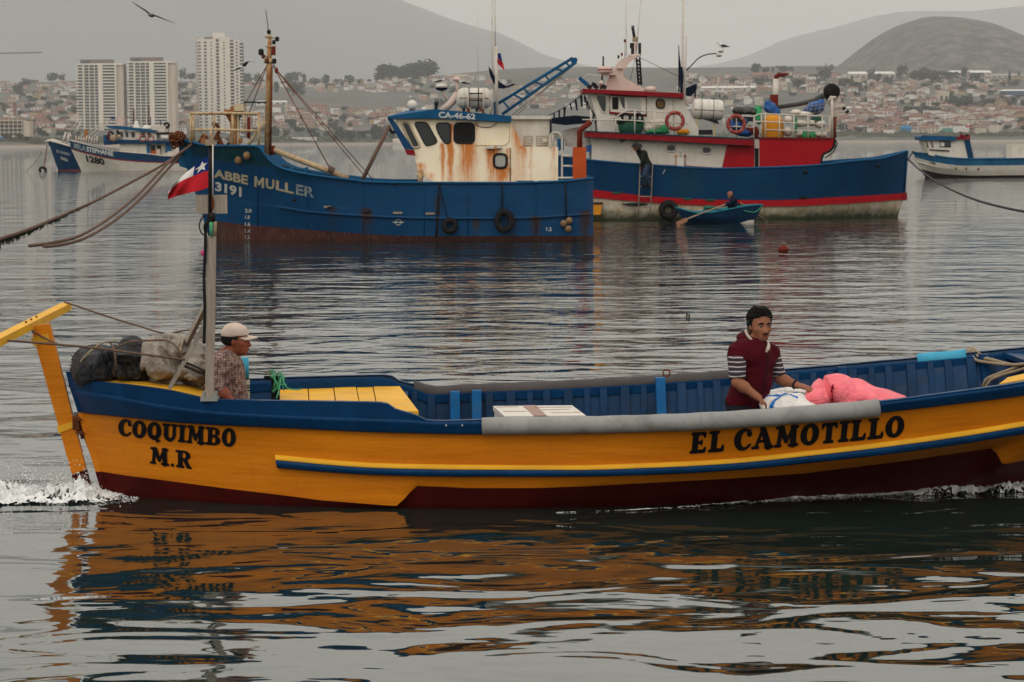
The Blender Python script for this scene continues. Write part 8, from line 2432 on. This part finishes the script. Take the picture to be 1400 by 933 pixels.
# ---- trees
M['leaf']=flat('dark_foliage',(.035,.048,.028,1),.35);M['leaf2']=flat('olive_foliage',(.062,.068,.038,1),.35)
M['trunk']=flat('bark',(.10,.075,.055,1))
def crown_mesh(kind,seed,mat):
 rnd=random.Random(seed);mb=MB()
 def clump(c,r):
  o=[Vector((rnd.gauss(0,1),rnd.gauss(0,1),rnd.gauss(0,1))).normalized()*r*rnd.uniform(.6,1.3)for _ in range(7)]
  vs=[Vector(c)+Vector((a,b_,d_))*r*rnd.uniform(.6,1.35)for a,b_,d_ in((1,0,0),(-1,0,0),(0,1,0),(0,-1,0),(0,0,.8),(0,0,-.8))]
  mb.add(vs,[(0,2,4),(2,1,4),(1,3,4),(3,0,4),(2,0,5),(1,2,5),(3,1,5),(0,3,5)])
 if kind=='round':
  lob=[(rnd.uniform(-.28,.28),rnd.uniform(-.25,.25),rnd.uniform(.30,.80),rnd.uniform(.17,.30))for _ in range(8)]
  for _ in range(190):
   l=rnd.choice(lob);a=Vector((rnd.gauss(0,1),rnd.gauss(0,1),rnd.gauss(0,1))).normalized()*l[3]*rnd.uniform(.55,1.1)
   clump((l[0]+a.x,l[1]+a.y,max(.16,l[2]+a.z*.85)),rnd.uniform(.05,.105))
 elif kind=='cone':
  for _ in range(150):
   h_=rnd.random()**.8;r=(1-h_)*.30*(1 if int(h_*9)%2 else .75)+.02;a=rnd.uniform(0,2*pi)
   clump((cos(a)*r*rnd.uniform(.3,1.05),sin(a)*r,.12+h_*.88),rnd.uniform(.04,.075))
 elif kind=='tall':
  for _ in range(150):
   h_=rnd.random();r=.20*sin(pi*(.12+.8*h_))**.6;a=rnd.uniform(0,2*pi)
   clump((cos(a)*r*rnd.uniform(.3,1.1),sin(a)*r,.14+h_*.84),rnd.uniform(.045,.08))
 elif kind=='palm':
  for k in range(16):
   a=2*pi*k/16;e_=rnd.uniform(-.15,.5)
   mb.tube([(0,0,.82),(cos(a)*.16,sin(a)*.16,.84+e_*.22),(cos(a)*.30,sin(a)*.30,.78+e_*.12)],[.035,.03,.008],4)
  for _ in range(25):clump((rnd.gauss(0,.07),rnd.gauss(0,.07),.80+rnd.gauss(0,.04)),.05)
 cr=mb.build('crown',mat);mc=cr.data;bpy.data.objects.remove(cr)
 mb=MB();th=.8 if kind in('cone','palm','tall')else .5
 mb.tube([(0,0,-.05),(.01,0,th*.5),(0,.01,th)],[.03,.022,.012],6)
 if kind=='round':
  for k in range(5):
   a=k*1.3;mb.tube([(0,0,.25+k*.04),(cos(a)*.2,sin(a)*.2,.55)],[.014,.006],4)
 tr=mb.build('trunk',M['trunk']);mt_=tr.data;bpy.data.objects.remove(tr)
 return mc,mt_
TK={}
for kd in('round','cone','tall','palm'):
 TK[kd]=[crown_mesh(kd,100+i,M['leaf']if i%2==0 else M['leaf2'])for i in range(4 if kd=='round' else 2)]
ntree=0
def tree(px,py,hpx,wpx,kind,label,group=None,Y=None,v=None):
 global ntree
 P=ground_at(px,py)if Y is None else None
 if P is None:a=at(px,py,Y);P=Vector((a.x,Y,ter(a.x,Y)))
 s_=P.y/FPX;b_=at(px,py,P.y)
 h_=hpx*s_+max(0,b_.z-P.z);wd=wpx*s_
 P.z-=.2
 mc,mt_=TK[kind][(ntree if v is None else v)%len(TK[kind])]
 kx={'round':.8,'cone':.55,'tall':.42,'palm':.55}[kind]
 t=bpy.data.objects.new('tree',None);COL.objects.link(t);t.location=P;t.scale=(wd/kx,wd/kx,h_);t.rotation_euler=(0,0,ntree*1.7)
 tag(t,label,'tree',group)
 for nm,d_ in(('crown',mc),('trunk',mt_)):
  o=bpy.data.objects.new(nm,d_);COL.objects.link(o);o.parent=t
 ntree+=1
 return t
sp=[(72,113,14,15,'round','spreading dark tree on the left skyline'),(84,113,10,9,'round','smaller skyline tree right beside the spreading dark one at left'),(24,127,14,11,'round','dark tree by the pale flat building at the left border'),(48,114,5,9,'round','low tree on the left skyline, left of the spreading one'),(32,115,4,12,'round','lowest bushy tree on the far left skyline'),(249,113,17,12,'round','tall dark tree on the skyline between the middle and tallest towers'),(261,113,13,12,'round','second skyline tree touching the tallest tower from the left'),(250,126,14,14,'round','dark tree below the skyline, left of the tallest tower'),(338,113,15,14,'round','skyline tree just right of the tallest tower'),(352,113,13,14,'round','skyline tree left of the rusty mast'),(394,113,17,14,'round','broad skyline tree right of the rusty mast'),(405,113,17,13,'round','skyline tree overlapping the broad one right of the rusty mast'),(416,113,12,5,'tall','thin skyline tree right of the pair by the mast'),(430,113,7,14,'round','low skyline tree between the mast and the middle trees'),(446,113,14,12,'round','pointed skyline tree in the gap right of the mast stays'),(462,113,6,10,'round','small low skyline tree before the isolated round one'),(478,113,12,13,'round','isolated round skyline tree in the gap'),(491,113,4,5,'round','tiny skyline tree right of the isolated round one'),(505,113,6,6,'round','small skyline tree left of the big dark grove'),(515,113,5,5,'round','tiny skyline tree touching the big dark grove'),(402,131,20,18,'round','dark tree below the skyline right of the mast'),(413,131,18,10,'tall','narrow dark tree below the skyline right of the mast'),(378,128,16,7,'tall','slender tree hanging behind the mast stays'),(400,176,15,12,'round','round tree in the lower town right of the mast'),(376,188,18,13,'round','round tree by the shore road behind the boom'),(392,188,13,10,'round','second round tree by the shore road behind the boom'),(410,183,12,14,'round','bushy tree above the long white wall'),(455,180,14,14,'round','tree in the lower town behind the stays'),(441,176,9,9,'round','small tree among the rose terraces'),(466,193,19,18,'round','wide dark shore tree in the gap left of the wheelhouse'),(480,194,19,18,'round','second wide dark shore tree in the gap'),(493,192,14,14,'round','shore tree beside a yellow house'),(513,194,24,12,'tall','tall narrow shore tree left of the wheelhouse'),(521,194,22,11,'round','shore tree right behind the tall narrow one'),(536,192,12,13,'round','low shore tree under the wheelhouse front'),(430,190,10,12,'round','shore tree at the end of the long white wall'),(1033,101,16,13,'round','round-topped plateau tree at the left end of its row'),(1047,101,9,9,'round','low plateau tree right of the round-topped one'),(1056,100,9,5,'cone','small pointed plateau tree in the row'),(1068,100,11,15,'round','wide plateau tree behind the chimney elbow'),(1080,100,9,10,'round','right end tree of the plateau row by the chimney'),(1040,118,14,20,'round','dark tree below the red-roofed plateau building'),(1058,117,12,9,'round','dark tree left of the chimney'),(1090,122,16,20,'round','broad dark tree right of the chimney'),(1078,112,10,14,'round','dark tree behind the chimney elbow'),(1127,110,21,20,'round','big dark dome-shaped tree on the plateau above the power block'),(1111,109,9,12,'round','small tree left of the big dome-shaped one'),(1156,121,16,20,'round','dark tree left of the long pale plateau hall'),(1170,122,12,16,'round','dark bushy tree below the long pale plateau hall'),(1190,115,21,11,'round','tall dark tree in front of the long pale hall'),(1199,114,16,10,'round','dark tree right of the tall one by the hall'),(1234,112,25,14,'round','tallest dark plateau tree at the foot of the round hill'),(1214,116,12,16,'round','dark tree left of the tallest plateau tree'),(1318,96,5,11,'round','flat umbrella-shaped tree on the plateau'),(1318,112,18,11,'cone','conical dark tree under the umbrella-shaped one'),(1335,115,17,17,'round','broad dark tree right of the conical one'),(1380,119,21,7,'cone','slender conifer near the right border'),(1393,105,8,8,'cone','small conifer on the skyline at the right border'),(1389,114,7,6,'round','small round tree beside the slender conifer'),(1281,173,13,9,'palm','palm-like tree by the shore, left one'),(1311,174,11,9,'palm','round-headed palm by the shore right of the taller one'),(1269,170,12,5,'palm','thin palm left of the shore palms'),(1152,181,15,17,'round','round shore tree right of the gallows'),(1176,181,8,18,'round','low wide shore tree next to the round one'),(1232,172,8,10,'round','small tree above the bright blue stall'),(1246,173,8,8,'round','small tree right of the bright blue stall')]
for a in sp:
 sky_=a[1]<=113.5 and a[0]<520
 tree(*a,None,3400 if sky_ else None)
def grove(x0,x1,y0,y1,n,hmin,hmax,label,group,Y=None,seed=1):
 r=random.Random(seed)
 for k in range(n):
  px=r.uniform(x0,x1);h_=r.uniform(hmin,hmax)
  tree(px,r.uniform(y0,y1),h_,h_*r.uniform(.9,1.4),'round' if r.random()<.85 else 'tall',label,group,Y)
grove(526,588,112,114,30,13,24,'tree of the big dark grove on the skyline left of the cream wheelhouse gear','trees of the big skyline grove',3400,3)
grove(1244,1306,108,114,16,11,17,'dark tree in the grove at the foot of the rounded hill','trees of the grove under the rounded hill',None,4)
grove(1224,1280,155,160,14,8,12,'dark tree of the belt across the right slope','trees of the dark belt on the right slope',None,5)
grove(1294,1362,142,151,16,7,13,'olive tree of the scrubby patch on the right slope','trees of the scrubby patch on the right slope',None,6)
grove(1362,1400,134,148,10,7,12,'tree below the blue walled warehouse','trees below the blue warehouse',None,7)
grove(0,108,118,190,42,6,11,'small dark tree among the houses left of the towers','trees among the left-hand houses',None,8)
grove(240,268,130,190,8,6,11,'small dark tree between the two right-hand towers','trees between the towers',None,9)
grove(1145,1400,112,180,62,5,9,'small dark tree scattered among the houses of the right slope','trees among the right-hand houses',None,10)
grove(930,1060,112,150,14,5,9,'small dark tree among the houses behind the liferaft canister','trees behind the red deckhouse boat',None,12)
grove(330,560,160,186,26,5,9,'small dark tree in the lower town between mast and wheelhouse','trees of the lower town in the gap',None,13)
grove(0,106,185,196,10,7,11,'dark shore tree between the concrete frame and the moored boats','shore trees at the left',None,14)
# further small trees of the town: one mass
tm=MB();rt_=random.Random(51)
for(x0,x1,y0,y1,n)in((1142,1400,112,182,75),(0,108,118,190,26),(930,1060,112,150,16),(330,560,150,188,30),(560,800,112,150,22),(1060,1140,104,135,8),(340,560,113,122,14)):
 for k in range(n):
  P=ground_at(rt_.uniform(x0,x1),rt_.uniform(y0,y1));h_=rt_.uniform(5,10)*P.y/FPX;me=TK['round'][rt_.randrange(4)][0];n0=len(tm.v)
  for v in me.vertices:tm.v.append((P.x+v.co.x*h_*1.6,P.y+v.co.y*h_*1.6,P.z-h_*.2+v.co.z*h_))
  for q in me.polygons:tm.f.append([n0+i for i in q.vertices]);tm.m.append(0);tm.smooth.append(False)
tag(tm.build('far_trees',M['leaf']),'remaining small dark trees between the houses of the hillside town','trees',kind='stuff')
# low scrub along the back of the beach
sb_=MB();rr=random.Random(15)
for k in range(2600):
 px=rr.uniform(-20,1420);hy=196.5-px*.005
 P=ground_at(px,hy+rr.uniform(-8.5,-2.2)if px>700 else hy+rr.uniform(-6.5,.6))
 if P.z<1.2:continue
 r=rr.uniform(1.0,2.6)
 sb_.add([P+Vector((a,b_,c_))*r*rr.uniform(.6,1.3)for a,b_,c_ in((1.6,0,0),(-1.6,0,0),(0,1,0),(0,-1,0),(0,0,.8))],[(0,2,4),(2,1,4),(1,3,4),(3,0,4)])
tag(sb_.build('shore_scrub',M['leaf2']),'low dark scrub along the back of the beach','scrub',kind='stuff')
# flag pole on the beach
P=ground_at(1319,185);mb=MB();s_=P.y/FPX
fp=thing('flag_pole','tiny flag on a pole on the beach above the blue-roofed cabin','flag pole',P)
mb.tube([P,P+Vector((0,0,15*s_))],.2,5);mb.build('pole',HW[1],fp)
mb=MB();mb.box(P+Vector((4*s_,0,13.5*s_)),(5*s_,.1,2*s_));mb.build('white_field',M['flag_white'],fp)
mb=MB();mb.box(P+Vector((4.5*s_,0,11.2*s_)),(7*s_,.1,2.4*s_));mb.build('red_field',M['flag_red'],fp)
mb=MB();mb.box(P+Vector((1.5*s_,-.2,13.5*s_)),(2*s_,.1,2*s_));mb.build('blue_canton',M['flag_blue'],fp)
for k,px in enumerate((1155,1255,1370,1340,1364)):
 P=ground_at(px,184);mb=MB();mb.tube([P,P+Vector((0,0,9))],.15,4)
 tag(mb.build('light_pole',HW[1],None,P),'thin pale light pole standing behind the right-hand beach','light pole','light poles behind the right-hand beach')
 # ================================================================== foam
N=NT('sea_foam');N.col(N.mix(N.rng(N.noise(16,5,rough=.7),.35,.6),(.50,.53,.52,1),(.80,.82,.81,1)));N.rough(.6);N.p.inputs['Specular IOR Level'].default_value=.3
M['foam']=N.m
def froth(mb,P,r,rnd,fl=.5):
 vs=[P+Vector((a*rnd.uniform(.6,1.5),b_*rnd.uniform(.6,1.4),c_*fl*rnd.uniform(.6,1.3)))*r for a,b_,c_ in((1,0,0),(-1,0,0),(0,1,0),(0,-1,0),(0,0,1),(0,0,-1))]
 mb.add(vs,[(0,2,4),(2,1,4),(1,3,4),(3,0,4),(2,0,5),(1,2,5),(3,1,5),(0,3,5)],0,True)
rn=random.Random(4)
mb=MB()
# tumbling wake behind the rudder: ragged mounds trailing off to the left
def mound(x):
 return .13*exp(-((x-.10)/.22)**2)+.12*exp(-((x-.75)/.35)**2)+.16*exp(-((x-1.55)/.5)**2)+.17*exp(-((x-2.6)/.6)**2)
def foam_sheet(mb,n1,n2,pos,hfun,keep):
 """joined froth: a finely bumped sheet with ragged holes; pos(i,j)->(Vector, u, v)"""
 U,V=np.meshgrid(np.linspace(0,1,n1),np.linspace(-1,1,n2),indexing='ij')
 H,Kp=hfun(U,V),keep(U,V)
 idx=-np.ones((n1,n2),int);vs=[];fs=[]
 ok=Kp[:-1,:-1]&Kp[1:,:-1]&Kp[1:,1:]&Kp[:-1,1:]
 for i in range(n1-1):
  for j in range(n2-1):
   if not ok[i,j]:continue
   q=[]
   for(a,b_)in((i,j),(i+1,j),(i+1,j+1),(i,j+1)):
    if idx[a,b_]<0:
     idx[a,b_]=len(vs);vs.append(pos(float(U[a,b_]),float(V[a,b_]))+Vector((0,0,float(H[a,b_]))))
    q.append(int(idx[a,b_]))
   fs.append(q)
 mb.add(vs,fs,0,True)
def wpos(u,v):
 x=-.42+3.6*u
 return FL.w(-3.22-x,v*(.34+.10*max(0,x))-.12,0)
def whf(U,V):
 x=-.42+3.6*U;l=V*(.34+.10*np.maximum(0,x))
 m_=.12*np.exp(-((x-.10)/.22)**2)+.11*np.exp(-((x-.75)/.35)**2)+.17*np.exp(-((x-1.55)/.5)**2)+.17*np.exp(-((x-2.6)/.6)**2)
 f=vnoise(x,l,x*0,5,3)*.5+vnoise(x,l,x*0,13,4)*.5+vnoise(x,l,x*0,30,6)*.45+vnoise(x,l,x*0,62,8)*.3
 return .004+np.maximum(0,m_*(1-V**2)*(.62+1.0*f))+.006*(1+vnoise(x,l,x*0,60,9))
def wkp(U,V):
 x=-.42+3.6*U;l=V*(.34+.10*np.maximum(0,x))
 f=vnoise(x,l,x*0,6,13)*.5+vnoise(x,l,x*0,17,14)*.35+vnoise(x,l,x*0,45,16)*.3
 return f>-.36+1.15*np.maximum(0,np.abs(V)-.45)+.8*np.maximum(0,.06-U)*12
foam_sheet(mb,420,110,wpos,whf,wkp)
rs_=np.random.RandomState(5)
for k in range(4200):
 x=rn.uniform(-.40,3.1);l=rn.gauss(0,.15+.05*max(0,x))
 froth(mb,FL.w(-3.22-x,l-.12,mound(x)*rn.uniform(.3,1.25)*exp(-(l/.4)**2)),rn.uniform(.002,.006),rn,.9)
for k in range(520):
 x=abs(rn.gauss(.1,.55))if k%2 else rn.uniform(0,2.6);z=abs(rn.gauss(0,.09))+mound(x)
 froth(mb,FL.w(-3.2-x,rn.gauss(-.1,.2),z),rn.uniform(.003,.0075),rn,1)
for k in range(50):
 t=k/50;froth(mb,FL.w(-3.62+.05*sin(t*5)-.08*t,-.2,.12+.2*t),rn.uniform(.002,.005),rn,1)
tag(mb.build('wake_foam',M['foam'],None,FL.w(-3.4,0,0)),'white broken wake foam behind the rudder at the left border','foam',kind='stuff')
# froth along the waterline towards the bow
mb=MB()
bt=[(740,703),(779,701),(857,698.5),(900,696),(950,692.5),(1000,688.5),(1050,685),(1100,682),(1160,679),(1240,674.5),(1300,671),(1345,668),(1400,666)]
def bpos(u,v):
 px=760+680*u
 w_=interp([(760,.4),(900,1.0),(1000,2.0),(1100,3.4),(1160,2.8),(1230,2.4),(1270,4),(1320,7),(1360,7),(1440,7)],px)
 return water_at(px,extrap(bt,px)+v*w_*1.1)
def bhf(U,V):
 x=U*6;a_=np.interp(U,[0,.45,.5,.62,.7,.78,.84,1],[.0,.004,.02,.008,.006,.03,.045,.04])
 return .004+np.maximum(0,a_*(1-V*V)*(1.1+vnoise(x,V*.1,x*0,9,31)*.8+vnoise(x,V*.1,x*0,30,33)*.5))+.002*vnoise(x,V*.1,x*0,80,34)
def bkp(U,V):
 x=U*6;f=vnoise(x,V*.25,x*0,5,41)*.5+vnoise(x,V*.25,x*0,16,42)*.4+vnoise(x,V*.3,x*0,48,43)*.35
 return f>-.50+.5*(U<.42)+.8*np.maximum(0,np.abs(V)-.2)-.2*(U>.75)
foam_sheet(mb,900,26,bpos,bhf,bkp)
for k in range(2600):
 px=1060+380*rn.random()
 c=water_at(px,extrap(bt,px)+rn.gauss(0,1.2+2.2*(px>1260)))
 froth(mb,c+Vector((0,0,rn.random()**2*(.05 if px>1260 else .02))),rn.uniform(.0015,.0045),rn,.7)
tag(mb.build('bow_foam',M['foam'],None,water_at(1200,674)),'thin line of foam along the launch waterline towards the bow','foam',kind='stuff')
